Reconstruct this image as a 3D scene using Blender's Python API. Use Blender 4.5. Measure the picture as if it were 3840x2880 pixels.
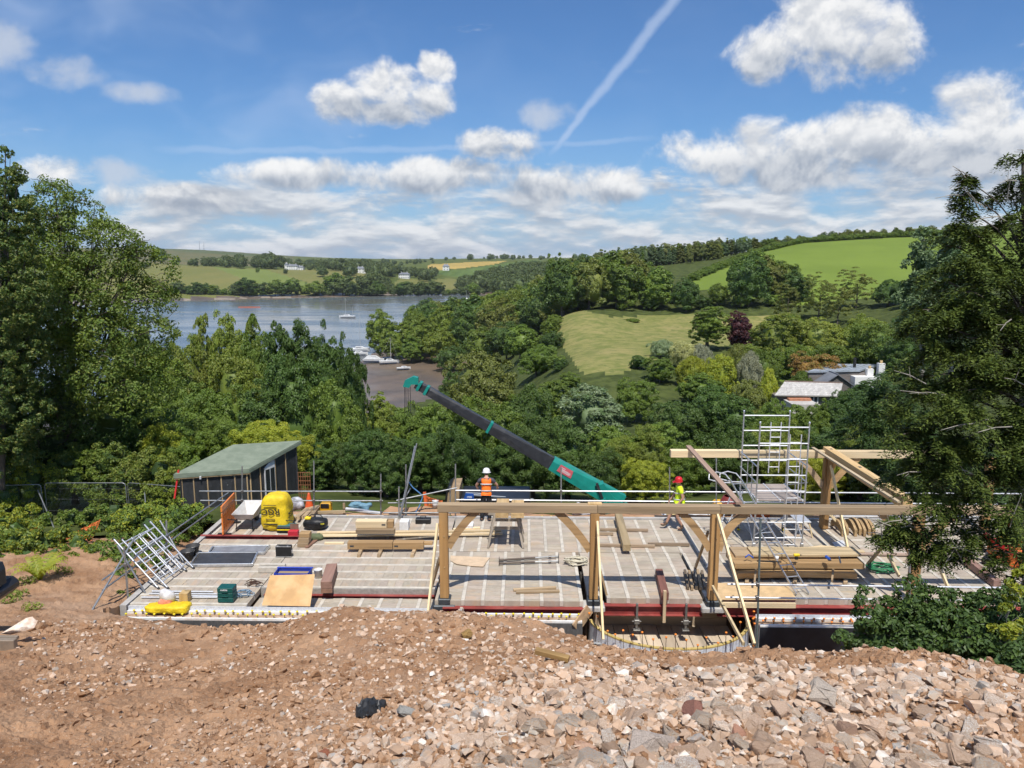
import bpy, bmesh, math, random
import numpy as np
from mathutils import Vector, Matrix, Euler
random.seed(11); RNG = np.random.default_rng(7)
SC = bpy.context.scene
COL = SC.collection
for _o in list(bpy.data.objects): bpy.data.objects.remove(_o)
R = math.radians

# ------------------------------------------------------------------ camera
CAM_H, PITCH, YAW, FPX = 9.0, R(9.39), R(1.09), 2884.0
cam_d = bpy.data.cameras.new('camera'); cam = bpy.data.objects.new('camera', cam_d); COL.objects.link(cam)
cam_d.sensor_width = 36.0; cam_d.lens = 36.0*FPX/3840.0; cam_d.clip_start = 0.1; cam_d.clip_end = 20000
cam.location = (0, 0, CAM_H); cam.rotation_euler = (R(90)-PITCH, 0, YAW)
SC.camera = cam

_fw = np.array([-math.sin(YAW)*math.cos(PITCH), math.cos(YAW)*math.cos(PITCH), -math.sin(PITCH)])
_rt = np.array([math.cos(YAW), math.sin(YAW), 0.0]); _up = np.cross(_rt, _fw)
def ray(px, py): return _fw + (px-1920)/FPX*_rt - (py-1440)/FPX*_up
def G(px, py, z=0.0):                     # the point of the level z seen at a photograph pixel
    d = ray(px, py); t = (z-CAM_H)/d[2]; return Vector((d[0]*t, d[1]*t, z))
def AY(px, py, Y):                        # the point at depth Y seen at a photograph pixel
    d = ray(px, py); t = Y/d[1]; return Vector((d[0]*t, Y, CAM_H+d[2]*t))
def proj(p):
    v = np.asarray(p, float)-np.array([0, 0, CAM_H]); k = v@_fw
    return 1920+FPX*(v@_rt)/k, 1440-FPX*(v@_up)/k

# ------------------------------------------------------------------ light
SUN_EL, SUN_DIR = R(62.0), Vector((0.13, -1.0))      # the sun stands behind the camera, a little to the right
sd = Vector((SUN_DIR.x, SUN_DIR.y, 0)).normalized()*math.cos(SUN_EL)+Vector((0, 0, math.sin(SUN_EL)))
sun_d = bpy.data.lights.new('sun', 'SUN'); sun = bpy.data.objects.new('sun', sun_d); COL.objects.link(sun)
sun_d.energy = 5.0; sun_d.angle = R(0.53); sun_d.color = (1.0, 0.955, 0.89)
sun.rotation_euler = sd.to_track_quat('Z', 'Y').to_euler(); sun.location = (0, -20, 60)

vs = SC.view_settings
SC.display_settings.display_device = 'sRGB'
vs.view_transform = 'Standard'; vs.look = 'None'; vs.exposure = 0.0; vs.gamma = 1.0; vs.use_curve_mapping = False
SC.render.engine = 'CYCLES'
cy = SC.cycles
cy.max_bounces = 6; cy.diffuse_bounces = 2; cy.glossy_bounces = 2; cy.transmission_bounces = 3; cy.volume_bounces = 0
cy.transparent_max_bounces = 6; cy.caustics_reflective = False; cy.caustics_refractive = False
cy.use_denoising = True; cy.sample_clamp_indirect = 6.0
cy.use_adaptive_sampling = True; cy.adaptive_threshold = 0.03

# ------------------------------------------------------------------ node helpers
class NT:
    def __init__(s, tree): s.t = tree; s.n = tree.nodes; s.l = tree.links
    def new(s, ty, **kw):
        n = s.n.new(ty)
        for k, v in kw.items(): setattr(n, k, v)
        return n
    def put(s, sock, v):
        if isinstance(v, bpy.types.NodeSocket): s.l.new(v, sock)
        elif v is not None:
            if sock.type == 'RGBA' and len(v) == 3: v = (*v, 1.0)
            sock.default_value = v
    def m(s, op, a, b=None, c=None, clamp=False):
        n = s.new('ShaderNodeMath', operation=op); n.use_clamp = clamp
        for i, v in enumerate((a, b, c)):
            if v is not None: s.put(n.inputs[i], v)
        return n.outputs[0]
    def v(s, op, a, b=None, scale=None):
        n = s.new('ShaderNodeVectorMath', operation=op); s.put(n.inputs[0], a)
        if b is not None: s.put(n.inputs[1], b)
        if scale is not None: s.put(n.inputs['Scale'], scale)
        return n.outputs['Value'] if op in ('DOT_PRODUCT', 'LENGTH', 'DISTANCE') else n.outputs[0]
    def mix(s, f, a, b, blend='MIX'):
        n = s.new('ShaderNodeMix', data_type='RGBA', blend_type=blend); s.put(n.inputs[0], f); s.put(n.inputs[6], a); s.put(n.inputs[7], b)
        return n.outputs[2]
    def noise(s, vec, scale, detail=4, rough=0.55, dim='3D', out=0, lac=2.0):
        n = s.new('ShaderNodeTexNoise', noise_dimensions=dim); s.put(n.inputs['Vector'], vec)
        s.put(n.inputs['Scale'], scale); n.inputs['Detail'].default_value = detail; n.inputs['Roughness'].default_value = rough
        n.inputs['Lacunarity'].default_value = lac
        return n.outputs[out]
    def ss(s, x, a, b, o0=0.0, o1=1.0):
        n = s.new('ShaderNodeMapRange', interpolation_type='SMOOTHSTEP'); s.put(n.inputs[0], x)
        n.inputs[1].default_value = a; n.inputs[2].default_value = b; n.inputs[3].default_value = o0; n.inputs[4].default_value = o1
        return n.outputs[0]
    def lin(s, x, a, b, o0=0.0, o1=1.0):
        n = s.new('ShaderNodeMapRange'); s.put(n.inputs[0], x)
        n.inputs[1].default_value = a; n.inputs[2].default_value = b; n.inputs[3].default_value = o0; n.inputs[4].default_value = o1
        return n.outputs[0]

# ------------------------------------------------------------------ sky
def azel(px, py):
    d = ray(px, py); return math.degrees(math.atan2(d[0], d[1])), math.degrees(math.atan2(d[2], math.hypot(d[0], d[1])))
def build_sky():
    w = bpy.data.worlds.new('World'); SC.world = w; w.use_nodes = True
    t = NT(w.node_tree); t.n.clear()
    out = t.new('ShaderNodeOutputWorld')
    sky = t.new('ShaderNodeTexSky', sky_type='NISHITA'); sky.sun_disc = False
    sky.sun_elevation = SUN_EL; sky.sun_rotation = math.atan2(SUN_DIR.x, SUN_DIR.y)
    sky.air_density = 1.0; sky.dust_density = 0.5; sky.ozone_density = 3.0; sky.altitude = 30
    D = t.new('ShaderNodeTexCoord').outputs['Generated']
    sep = t.new('ShaderNodeSeparateXYZ'); t.put(sep.inputs[0], D)
    x, y, z = sep.outputs
    az = t.m('MULTIPLY', t.m('ARCTAN2', x, y), 57.2958)
    el = t.m('MULTIPLY', t.m('ARCSINE', z), 57.2958)
    cmb = t.new('ShaderNodeCombineXYZ'); t.put(cmb.inputs[0], az); t.put(cmb.inputs[1], el)
    P = cmb.outputs[0]
    # puffy edge noise, same grain in azimuth and elevation
    wob = t.noise(P, 0.16, 1, 0.5, out=1)
    Pw = t.v('ADD', P, t.v('SCALE', t.v('SUBTRACT', wob, (0.5, 0.5, 0.5)), scale=2.6))
    n1 = t.noise(Pw, 0.30, 7, 0.60)
    n1u = t.noise(t.v('ADD', Pw, (0.05, 0.70, 0)), 0.30, 4, 0.58)    # the same puffs a little higher: what they shade
    def field(blobs, k=57.3/FPX):
        acc = None
        for (px, py, rx, ry) in blobs:
            a, e = azel(px, py)
            d = t.v('MULTIPLY', t.v('SUBTRACT', P, (a, e, 0)), (1/(rx*k), 1/(ry*k), 0))
            q = t.v('DOT_PRODUCT', d, d)
            acc = q if acc is None else t.m('SMOOTH_MIN', acc, q, 0.25)
        return t.m('SUBTRACT', 1.0, acc)
    cum = field([(1450, 325, 150, 95), (1300, 390, 115, 80), (1590, 385, 110, 80), (1440, 420, 215, 55), (1630, 250, 70, 60),
                 (3100, 130, 270, 165), (2900, 200, 160, 105), (3300, 190, 150, 115), (3120, 30, 190, 90),
                 (3300, 550, 520, 130), (2780, 575, 300, 105), (3780, 500, 330, 170), (2980, 650, 320, 70),
                 (1880, 545, 170, 62), (220, 640, 105, 55),
                 (1180, 655, 340, 62), (1700, 660, 310, 75), (2120, 700, 330, 85), (680, 745, 280, 55)])
    wisp = field([(10, 150, 130, 90), (250, 275, 120, 60), (520, 350, 140, 40), (450, 650, 110, 55), (2050, 430, 120, 60)])
    wa = t.m('MULTIPLY', t.ss(t.m('ADD', wisp, t.m('MULTIPLY', t.m('SUBTRACT', n1, 0.5), 3.6)), -0.1, 1.3), 0.72)
    base = field([(1450, 450, 220, 60), (3080, 300, 320, 80), (3350, 680, 620, 95), (2850, 690, 300, 70), (1900, 600, 180, 40), (1200, 720, 380, 50), (1750, 740, 420, 60), (2200, 790, 420, 60), (680, 800, 320, 45)])
    cd = t.m('ADD', cum, t.m('MULTIPLY', t.m('SUBTRACT', n1, 0.5), 3.4))
    ca = t.ss(cd, -0.15, 0.85)
    # layered bank above the horizon
    Ps = t.v('MULTIPLY', P, (0.30, 1.0, 1.0))
    Psw = t.v('ADD', Ps, t.v('SCALE', t.v('SUBTRACT', wob, (0.5, 0.5, 0.5)), scale=0.8))
    n2 = t.noise(Psw, 0.44, 6, 0.62)
    n2u = t.noise(t.v('ADD', Psw, (0.0, 0.5, 0)), 0.44, 3, 0.6)
    bank = t.ss(t.m('ADD', el, t.m('MULTIPLY', t.m('SUBTRACT', n1, 0.5), 5.0)), 3.8, 7.4, 1.0, 0.0)
    bank = t.m('MULTIPLY', bank, t.ss(az, -34, -25, 0.5, 1.0))
    bd = t.m('ADD', bank, t.m('MULTIPLY', t.m('SUBTRACT', n2, 0.5), 3.4))
    ba = t.m('MULTIPLY', t.ss(bd, 0.46, 1.25), 0.92)
    # scattered cumulus over the rest of the sky, as in the part in view
    n3 = t.noise(t.v('MULTIPLY', D, (1, 1, 2.0)), 2.6, 4, 0.55)
    out_f = t.m('MAXIMUM', t.ss(t.m('ABSOLUTE', az), 36, 46), t.ss(el, 22, 30))
    oa = t.m('MULTIPLY', t.m('MULTIPLY', t.ss(n3, 0.56, 0.66), out_f), t.ss(el, -2, 2))
    # light on the clouds: bright where the puff above is thinner, grey bases
    sh1 = t.ss(t.m('SUBTRACT', n1, n1u), -0.15, 0.13)
    lum1 = t.m('ADD', t.m('MULTIPLY', sh1, 0.46), t.m('SUBTRACT', 0.50, t.m('MULTIPLY', t.ss(base, -1.5, 0.7), 0.46)))
    sh2 = t.ss(t.m('SUBTRACT', n2, n2u), -0.13, 0.14)
    lum2 = t.m('ADD', t.m('MULTIPLY', sh2, 0.62), t.m('SUBTRACT', 0.24, t.m('MULTIPLY', t.ss(base, -0.6, 0.9), 0.10)))
    ram = lambda l: t.mix(t.m('MULTIPLY', l, 1.0, clamp=True), (0.30, 0.36, 0.46), (0.99, 0.985, 0.975))
    # thin veil and two vapour trails
    cir = t.noise(t.v('ADD', t.v('MULTIPLY', P, (0.05, 0.11, 0)), t.v('SCALE', wob, scale=0.5)), 1.0, 4, 0.6)
    ci = t.m('MULTIPLY', t.ss(cir, 0.40, 0.75), t.m('MULTIPLY', t.ss(az, -34, 4, 0.85, 0.12), t.ss(el, 4, 9)))
    def trail(p0, p1, w0, w1, amp):
        a0 = Vector((*azel(*p0), 0)); a1 = Vector((*azel(*p1), 0)); u = (a1-a0); L = u.length; u /= L; nrm = Vector((-u.y, u.x, 0))
        rel = t.v('SUBTRACT', P, tuple(a0))
        s_ = t.m('DIVIDE', t.v('DOT_PRODUCT', rel, tuple(u)), L)
        q = t.m('ADD', t.v('DOT_PRODUCT', rel, tuple(nrm)), t.m('MULTIPLY', t.m('SUBTRACT', n1, 0.5), 0.9))
        wd = t.lin(s_, 0, 1, w0, w1)
        g = t.ss(t.m('DIVIDE', t.m('ABSOLUTE', q), wd), 0.1, 1.0, 1.0, 0.0)
        return t.m('MULTIPLY', t.m('MULTIPLY', g, amp), t.m('MULTIPLY', t.ss(s_, -0.05, 0.08), t.ss(s_, 0.88, 1.05, 1.0, 0.0)))
    tr = t.m('MAXIMUM', trail((2570, -60), (2060, 580), 0.62, 0.42, 0.45), trail((600, 562), (2480, 518), 0.4, 0.3, 0.26))
    thin = t.m('MAXIMUM', t.m('MULTIPLY', ci, 0.55), tr)
    S = t.v('SCALE', sky.outputs[0], scale=0.096)
    S = t.mix(1.0, S, (0.62, 0.90, 1.22), 'MULTIPLY')
    low = t.ss(el, -1.0, 9.0, 0.50, 0.0)
    S = t.mix(low, S, (0.36, 0.53, 0.82))
    S = t.mix(thin, S, (0.62, 0.73, 0.93))
    S = t.mix(ba, S, ram(lum2)); S = t.mix(t.m('MULTIPLY', ca, 0.97), S, ram(lum1)); S = t.mix(wa, S, (0.62, 0.67, 0.76)); S = t.mix(oa, S, (0.72, 0.75, 0.80))
    bg = t.new('ShaderNodeBackground'); t.put(bg.inputs[0], S); bg.inputs[1].default_value = 1.0
    t.l.new(bg.outputs[0], out.inputs[0])
    w.cycles.sampling_method = 'NONE'
build_sky()
# ------------------------------------------------------------------ materials
def pmat(name, c1, c2=None, scale=3.0, rough=0.8, metal=0.0, bump=0.0, bscale=None, stretch=(1, 1, 1), objvar=0.12, islvar=0.0,
         hue=0.0, detail=5, spec=0.4, contrast=(0.35, 0.65), c3=None, spots=None):
    m = bpy.data.materials.new(name); m.use_nodes = True; t = NT(m.node_tree); t.n.clear()
    out = t.new('ShaderNodeOutputMaterial'); p = t.new('ShaderNodeBsdfPrincipled')
    tc = t.new('ShaderNodeTexCoord').outputs['Object']
    oi = t.new('ShaderNodeObjectInfo'); rnd = oi.outputs['Random']
    off = t.v('SCALE', (17.0, 31.0, 47.0), scale=rnd)
    vec = t.v('ADD', t.v('MULTIPLY', tc, stretch), off)
    c2 = c2 or tuple(v*0.75 for v in c1)
    nz = t.noise(vec, scale, detail, 0.6)
    c = t.mix(t.ss(nz, *contrast), c2, c1)
    if c3: c = t.mix(t.m('MULTIPLY', t.ss(t.noise(t.v('ADD', vec, (9, 4, 2)), scale*0.37, 4, 0.65), 0.5, 0.68), 0.8), c, c3)
    if spots: c = t.mix(t.m('MULTIPLY', t.ss(t.noise(vec, spots[1], 3, 0.6), spots[2], spots[2]+0.06), spots[3]), c, spots[0])
    r2 = rnd
    if islvar:
        isl = t.new('ShaderNodeNewGeometry').outputs['Random Per Island']
        r2 = t.m('FRACT', t.m('ADD', rnd, isl))
    amt = max(objvar, islvar)
    if amt or hue:
        h = t.new('ShaderNodeHueSaturation'); t.put(h.inputs['Color'], c)
        t.put(h.inputs['Value'], t.lin(r2, 0, 1, 1-amt, 1+amt))
        if hue: t.put(h.inputs['Hue'], t.lin(t.m('FRACT', t.m('MULTIPLY', r2, 7.31)), 0, 1, 0.5-hue, 0.5+hue))
        c = h.outputs[0]
    t.put(p.inputs['Base Color'], c); p.inputs['Roughness'].default_value = rough; p.inputs['Metallic'].default_value = metal
    p.inputs['Specular IOR Level'].default_value = spec
    if bump:
        b = t.new('ShaderNodeBump'); b.inputs['Strength'].default_value = 0.8; b.inputs['Distance'].default_value = bump
        t.put(b.inputs['Height'], t.noise(vec, bscale or scale*4, 5, 0.65)); t.l.new(b.outputs[0], p.inputs['Normal'])
    t.l.new(p.outputs[0], out.inputs[0]); return m

def wood(name, c1, c2, axis='X', scale=9.0, objvar=0.2, bump=0.002):
    st = {'X': (0.05, 1, 1), 'Y': (1, 0.05, 1), 'Z': (1, 1, 0.05)}[axis]
    return pmat(name, c1, c2, scale=scale, rough=0.72, bump=bump, bscale=scale*2.5, stretch=st, objvar=objvar, detail=6, contrast=(0.3, 0.7),
                c3=tuple(v*0.55 for v in c1), spots=(tuple(v*.35 for v in c1), 7, .62, .6))

def leafmat(name, c1, c2, c3=None, trans=0.28, rough=0.5, objvar=0.15, spec=0.35, hue=0.007):
    m = bpy.data.materials.new(name); m.use_nodes = True; t = NT(m.node_tree); t.n.clear()
    out = t.new('ShaderNodeOutputMaterial'); p = t.new('ShaderNodeBsdfPrincipled')
    isl = t.new('ShaderNodeNewGeometry').outputs['Random Per Island']; rnd = t.new('ShaderNodeObjectInfo').outputs['Random']
    tc = t.new('ShaderNodeTexCoord').outputs['Object']
    c = t.mix(isl, c1, c2)
    if c3: c = t.mix(t.ss(t.noise(tc, 0.45, 3, 0.5), 0.46, 0.62), c, c3)
    h = t.new('ShaderNodeHueSaturation'); t.put(h.inputs['Color'], c)
    t.put(h.inputs['Value'], t.lin(rnd, 0, 1, 1-objvar, 1+objvar))
    t.put(h.inputs['Hue'], t.lin(t.m('FRACT', t.m('MULTIPLY', rnd, 5.7)), 0, 1, 0.5-hue, 0.5+hue))
    c = h.outputs[0]
    t.put(p.inputs['Base Color'], c); p.inputs['Roughness'].default_value = rough; p.inputs['Specular IOR Level'].default_value = spec
    tr = t.new('ShaderNodeBsdfTranslucent'); t.put(tr.inputs[0], t.mix(1.0, c, (1.15, 1.1, 0.5), 'MULTIPLY'))
    mx = t.new('ShaderNodeMixShader'); mx.inputs[0].default_value = trans
    t.l.new(p.outputs[0], mx.inputs[1]); t.l.new(tr.outputs[0], mx.inputs[2]); t.l.new(mx.outputs[0], out.inputs[0]); return m

# ------------------------------------------------------------------ objects
ORG = {}
def tag(o, label=None, cat=None, group=None, kind=None):
    if label: o['label'] = label
    if cat: o['category'] = cat
    if group: o['group'] = group
    if kind: o['kind'] = kind
    return o
def thing(name, label, cat, loc=(0, 0, 0), group=None, rotz=0.0):
    o = bpy.data.objects.new(name, None); COL.objects.link(o); o.location = loc; o.rotation_euler = (0, 0, rotz)
    o.empty_display_size = 0.2; ORG[o] = Vector(loc); return tag(o, label, cat, group)
def link(name, me, parent=None, loc=(0, 0, 0), rot=(0, 0, 0), scale=(1, 1, 1)):
    o = bpy.data.objects.new(name, me); COL.objects.link(o); o.location = loc; o.rotation_euler = rot; o.scale = scale
    if parent is not None: o.parent = parent
    return o
def dup(root, loc=None, rotz=None, scale=None, label=None, parent=None):
    c = root.copy(); COL.objects.link(c); c.parent = parent
    if loc is not None: c.location = loc; ORG[c] = Vector(loc)
    if rotz is not None: c.rotation_euler = (0, 0, rotz)
    if scale is not None: c.scale = scale if hasattr(scale, '__len__') else (scale,)*3
    if label: c['label'] = label
    for ch in KIDS.get(root, []):
        k = dup(ch, parent=c); KIDS.setdefault(c, []).append(k)
    return c
KIDS = {}
def frame(a, b, roll=0.0):
    a = Vector(a); b = Vector(b); d = (b-a); L = d.length; d = d.normalized()
    ref = Vector((0, 0, 1)) if abs(d.z) < 0.95 else Vector((0, 1, 0))
    s = d.cross(ref).normalized(); u = s.cross(d).normalized()
    if roll: s, u = s*math.cos(roll)+u*math.sin(roll), u*math.cos(roll)-s*math.sin(roll)
    return a, d, s, u, L
class MB:
    def __init__(s): s.v = []; s.f = []; s.sm = []
    def add(s, vs, fs, smooth=False):
        n = len(s.v); s.v += [tuple(v) for v in vs]; s.f += [tuple(i+n for i in f) for f in fs]; s.sm += [smooth]*len(fs); return s
    def box(s, lo, hi, bev=0.0):
        (x0, y0, z0), (x1, y1, z1) = lo, hi
        b = min(bev, (x1-x0)*.45, (y1-y0)*.45, (z1-z0)*.45)
        if b <= 0:
            return s.add([(x0, y0, z0), (x1, y0, z0), (x1, y1, z0), (x0, y1, z0), (x0, y0, z1), (x1, y0, z1), (x1, y1, z1), (x0, y1, z1)],
                         [(0, 3, 2, 1), (4, 5, 6, 7), (0, 1, 5, 4), (1, 2, 6, 5), (2, 3, 7, 6), (3, 0, 4, 7)])
        r0 = [(x0+b, y0, z0+b), (x1-b, y0, z0+b), (x1, y0+b, z0+b), (x1, y1-b, z0+b), (x1-b, y1, z0+b), (x0+b, y1, z0+b), (x0, y1-b, z0+b), (x0, y0+b, z0+b)]
        r1 = [(x, y, z1-b) for x, y, z in r0]
        B = [(x0+b, y0+b, z0), (x1-b, y0+b, z0), (x1-b, y1-b, z0), (x0+b, y1-b, z0)]; T = [(x, y, z1) for x, y, z in B]
        vs_ = r0+r1+B+T; fs = [(i, (i+1) % 8, 8+(i+1) % 8, 8+i) for i in range(8)]
        fs += [(16, 19, 18, 17), (20, 21, 22, 23)]
        for i in range(4):
            j = (i+1) % 4; a, c = 2*i, 2*i+1; d = (2*i+2) % 8
            fs += [(16+i, 16+j, c, a), (8+a, 8+c, 20+j, 20+i), (c, 16+j, d), (8+c, 8+d, 20+j)]
        return s.add(vs_, fs)
    def bar(s, a, b, w, h, roll=0.0, bev=0.0):      # rectangular bar from a to b: w sideways, h upwards
        a, d, sd_, u, L = frame(a, b, roll); t = MB().box((-w/2, 0, -h/2), (w/2, L, h/2), bev)
        return s.add([a+sd_*x+d*y+u*z for x, y, z in t.v], t.f)
    def tube(s, a, b, r, n=8, r2=None, caps=True):
        a, d, sd_, u, L = frame(a, b); r2 = r if r2 is None else r2
        vs_ = [a+(sd_*math.cos(6.2832*i/n)+u*math.sin(6.2832*i/n))*r for i in range(n)]+[a+d*L+(sd_*math.cos(6.2832*i/n)+u*math.sin(6.2832*i/n))*r2 for i in range(n)]
        s.add(vs_, [(i, (i+1) % n, n+(i+1) % n, n+i) for i in range(n)], True)
        if caps: s.add(vs_, [tuple(range(n-1, -1, -1)), tuple(range(n, 2*n))])
        return s
    def path(s, pts, r, n=6, taper=None):
        pts = [Vector(p) for p in pts]; vs_ = []; k = len(pts); prev = None
        for i, p in enumerate(pts):
            d = (pts[min(i+1, k-1)]-pts[max(i-1, 0)]).normalized()
            if prev is None:
                ref = Vector((0, 0, 1)) if abs(d.z) < 0.9 else Vector((0, 1, 0)); sd_ = d.cross(ref).normalized()
            else: sd_ = (prev-d*prev.dot(d)).normalized()
            prev = sd_; u = d.cross(sd_); rr = r if taper is None else taper[i] if hasattr(taper, '__len__') else r+(taper-r)*i/(k-1)
            vs_ += [p+(sd_*math.cos(6.2832*j/n)+u*math.sin(6.2832*j/n))*rr for j in range(n)]
        fs = [(i*n+j, i*n+(j+1) % n, (i+1)*n+(j+1) % n, (i+1)*n+j) for i in range(k-1) for j in range(n)]
        s.add(vs_, fs, True); s.add(vs_, [tuple(range(n-1, -1, -1)), tuple(range((k-1)*n, k*n))]); return s
    def lathe(s, prof, c=(0, 0, 0), n=16, smooth=True):
        c = Vector(c); vs_ = [c+Vector((r*math.cos(6.2832*j/n), r*math.sin(6.2832*j/n), z)) for r, z in prof for j in range(n)]
        fs = [(i*n+j, i*n+(j+1) % n, (i+1)*n+(j+1) % n, (i+1)*n+j) for i in range(len(prof)-1) for j in range(n)]
        return s.add(vs_, fs, smooth)
    def prism(s, poly, off):                           # polygon (list of points) extruded by vector off
        P = [Vector(p) for p in poly]; off = Vector(off); n = len(P)
        nrm = sum(((P[i]).cross(P[(i+1) % n]) for i in range(n)), Vector())
        if nrm.dot(off) > 0: P = P[::-1]
        vs_ = P+[p+off for p in P]
        return s.add(vs_, [tuple(range(n)), tuple(range(2*n-1, n-1, -1))]+[(i, n+i, n+(i+1) % n, (i+1) % n) for i in range(n)])
    def mesh(s, name, org=(0, 0, 0)):
        me = bpy.data.meshes.new(name); o = Vector(org)
        me.from_pydata([(v[0]-o.x, v[1]-o.y, v[2]-o.z) for v in s.v], [], s.f)
        if any(s.sm): me.polygons.foreach_set('use_smooth', s.sm)
        me.update(); return me
    def build(s, name, mat, parent=None, loc=None):
        org = ORG.get(parent, Vector()) if parent is not None else Vector(loc or (0, 0, 0))
        me = s.mesh(name, org); me.materials.append(mat)
        o = link(name, me, parent, (0, 0, 0) if parent is not None else org); ORG[o] = org
        if parent is not None: KIDS.setdefault(parent, []).append(o)
        return o
def one(name, mb, mat, label, cat, group=None, kind=None):       # a thing that is a single mesh, origin at its base centre
    a = np.array(mb.v); c = (a.min(0)+a.max(0))/2; loc = (c[0], c[1], a[:, 2].min())
    return tag(mb.build(name, mat, None, loc), label, cat, group, kind)

def npmesh(name, V, F, mat=None, smooth=False):
    me = bpy.data.meshes.new(name); V = np.asarray(V, np.float32); F = np.asarray(F, np.int32); k = F.shape[1]
    me.vertices.add(len(V)); me.vertices.foreach_set('co', V.ravel())
    me.loops.add(F.size); me.loops.foreach_set('vertex_index', F.ravel())
    me.polygons.add(len(F)); me.polygons.foreach_set('loop_start', np.arange(0, F.size, k, dtype=np.int32))
    me.polygons.foreach_set('use_smooth', np.full(len(F), smooth, dtype=bool))
    me.update(calc_edges=True)
    if mat: me.materials.append(mat)
    return me

# ------------------------------------------------------------------ numpy noise
def _h(ix, iy, s):
    n = (ix.astype(np.int64)*374761393+iy.astype(np.int64)*668265263+s*1442695) & 0x7fffffff
    n = (n ^ (n >> 13))*1274126177 & 0x7fffffff
    return ((n ^ (n >> 16)) & 0xffff)/65535.0
def vnoise(x, y, s=0):
    ix = np.floor(x); iy = np.floor(y); fx = x-ix; fy = y-iy; fx = fx*fx*(3-2*fx); fy = fy*fy*(3-2*fy)
    a = _h(ix, iy, s); b = _h(ix+1, iy, s); c = _h(ix, iy+1, s); d = _h(ix+1, iy+1, s)
    return (a*(1-fx)+b*fx)*(1-fy)+(c*(1-fx)+d*fx)*fy-0.5
def fbm(x, y, oct=5, s=0, g=0.5):
    r = 0; a = 1.0
    for i in range(oct): r = r+a*vnoise(x*2**i+i*13.7, y*2**i-i*7.3, s+i); a *= g
    return r
class TPS:
    def __init__(s, P, z, lam=1e-3):
        P = np.asarray(P, float); n = len(P); s.P = P
        K = s.k(np.hypot(P[:, None, 0]-P[None, :, 0], P[:, None, 1]-P[None, :, 1]))+lam*np.eye(n)
        A = np.zeros((n+3, n+3)); A[:n, :n] = K; A[:n, n:] = A[n:, :n].T if False else np.c_[np.ones(n), P]; A[n:, :n] = np.c_[np.ones(n), P].T
        s.w = np.linalg.solve(A, np.r_[np.asarray(z, float), 0, 0, 0])
    @staticmethod
    def k(r): return np.where(r > 1e-9, r*r*np.log(np.maximum(r, 1e-9)), 0)
    def __call__(s, x, y):
        x = np.asarray(x, float); y = np.asarray(y, float); sh = x.shape; x = x.ravel(); y = y.ravel(); n = len(s.P); r = s.w[n]+s.w[n+1]*x+s.w[n+2]*y
        for i in range(n): r = r+s.w[i]*s.k(np.hypot(x-s.P[i, 0], y-s.P[i, 1]))
        return r.reshape(sh)
# ------------------------------------------------------------------ terrain beyond the site
WATER = -27.0
def at_z(px, Y, z):                       # world point at depth Y and level z in photograph column px
    X = (px-1975)/FPX*Y
    for _ in range(6):
        qx, qy = proj((X, Y, z)); X += (px-qx)/FPX*Y*0.98
    return Vector((X, Y, z))
_C = []
for px in (-300, 500, 1300, 2100, 2900, 3700, 4300):
    _C.append(at_z(px, 28, -1.2))
for px, Y, z in [(-200, 34, -1.6), (300, 34, -2.4), (700, 33, -1.5), (1100, 33, -1.3), (1600, 34, -2.0), (2400, 34, -2.2), (3200, 34, -2.0), (4200, 34, -1),
                 (-200, 55, -6), (800, 55, -7), (1500, 55, -7.5), (2200, 55, -7.5), (2900, 55, -6), (3800, 55, -3.5),
                 (-200, 90, -15), (800, 90, -16), (1500, 90, -16), (2200, 90, -14), (2800, 95, -13), (3300, 90, -9), (4000, 90, -3),
                 (-200, 130, -23), (700, 130, -23), (1400, 130, -22.5), (1900, 130, -19), (2900, 112, -13.5), (3150, 115, -12.5), (3900, 130, 0),
                 (-200, 170, -27.5), (600, 170, -27.2), (1300, 175, -26.3), (1700, 175, -24), (3500, 170, -2.5), (4100, 190, 9),
                 (1400, 205, -26.4), (1650, 205, -26.2), (1850, 205, -24.5), (1350, 250, -26.9), (1550, 255, -26.4), (1000, 210, -27.6), (300, 220, -28),
                 (1300, 300, -27.9), (1000, 300, -28.5), (200, 300, -29), (1420, 340, -28), (1600, 300, -25.5), (1800, 290, -24), (2000, 270, -21), (1700, 350, -25), (1950, 350, -22), (1560, 400, -28.5),
                 (1750, 430, -28), (2000, 440, -24.5), (300, 450, -30), (1000, 450, -31), (1500, 500, -31), (2000, 640, -25), (1850, 560, -29), (2250, 420, -10), (2250, 600, -8), (2700, 600, 8)]:
    _C.append(at_z(px, Y, z))
for px, py, Y in [(2150, 1365, 136), (2250, 1290, 162), (2400, 1310, 152), (2400, 1255, 180), (2700, 1290, 158), (2150, 1240, 185), (2110, 1185, 215), (2400, 1205, 208), (2700, 1205, 206), (2900, 1235, 200), (2880, 1390, 138), (3250, 1350, 145),
                  (2630, 1060, 262), (2700, 1010, 290), (2860, 945, 335), (3000, 912, 350), (3250, 895, 352), (3520, 882, 352), (3300, 1065, 240), (3000, 1075, 235), (3100, 980, 292), (3600, 1000, 270), (4000, 850, 350),
                  (3300, 885, 460), (3900, 840, 460), (2900, 930, 430), (2500, 1010, 380),
                  (2300, 1030, 330), (2450, 1100, 250)]:
    _C.append(AY(px, py, Y))
_far = [(380, 1140), (700, 1128), (1000, 1120), (1300, 1112), (1600, 1104), (1780, 1103)]
for px, py in _far:
    g = G(px, py, WATER); _C.append(g); _C.append(at_z(px, g.y*0.88, -29.5)); _C.append(at_z(px, g.y*1.05, -25.0))
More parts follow.
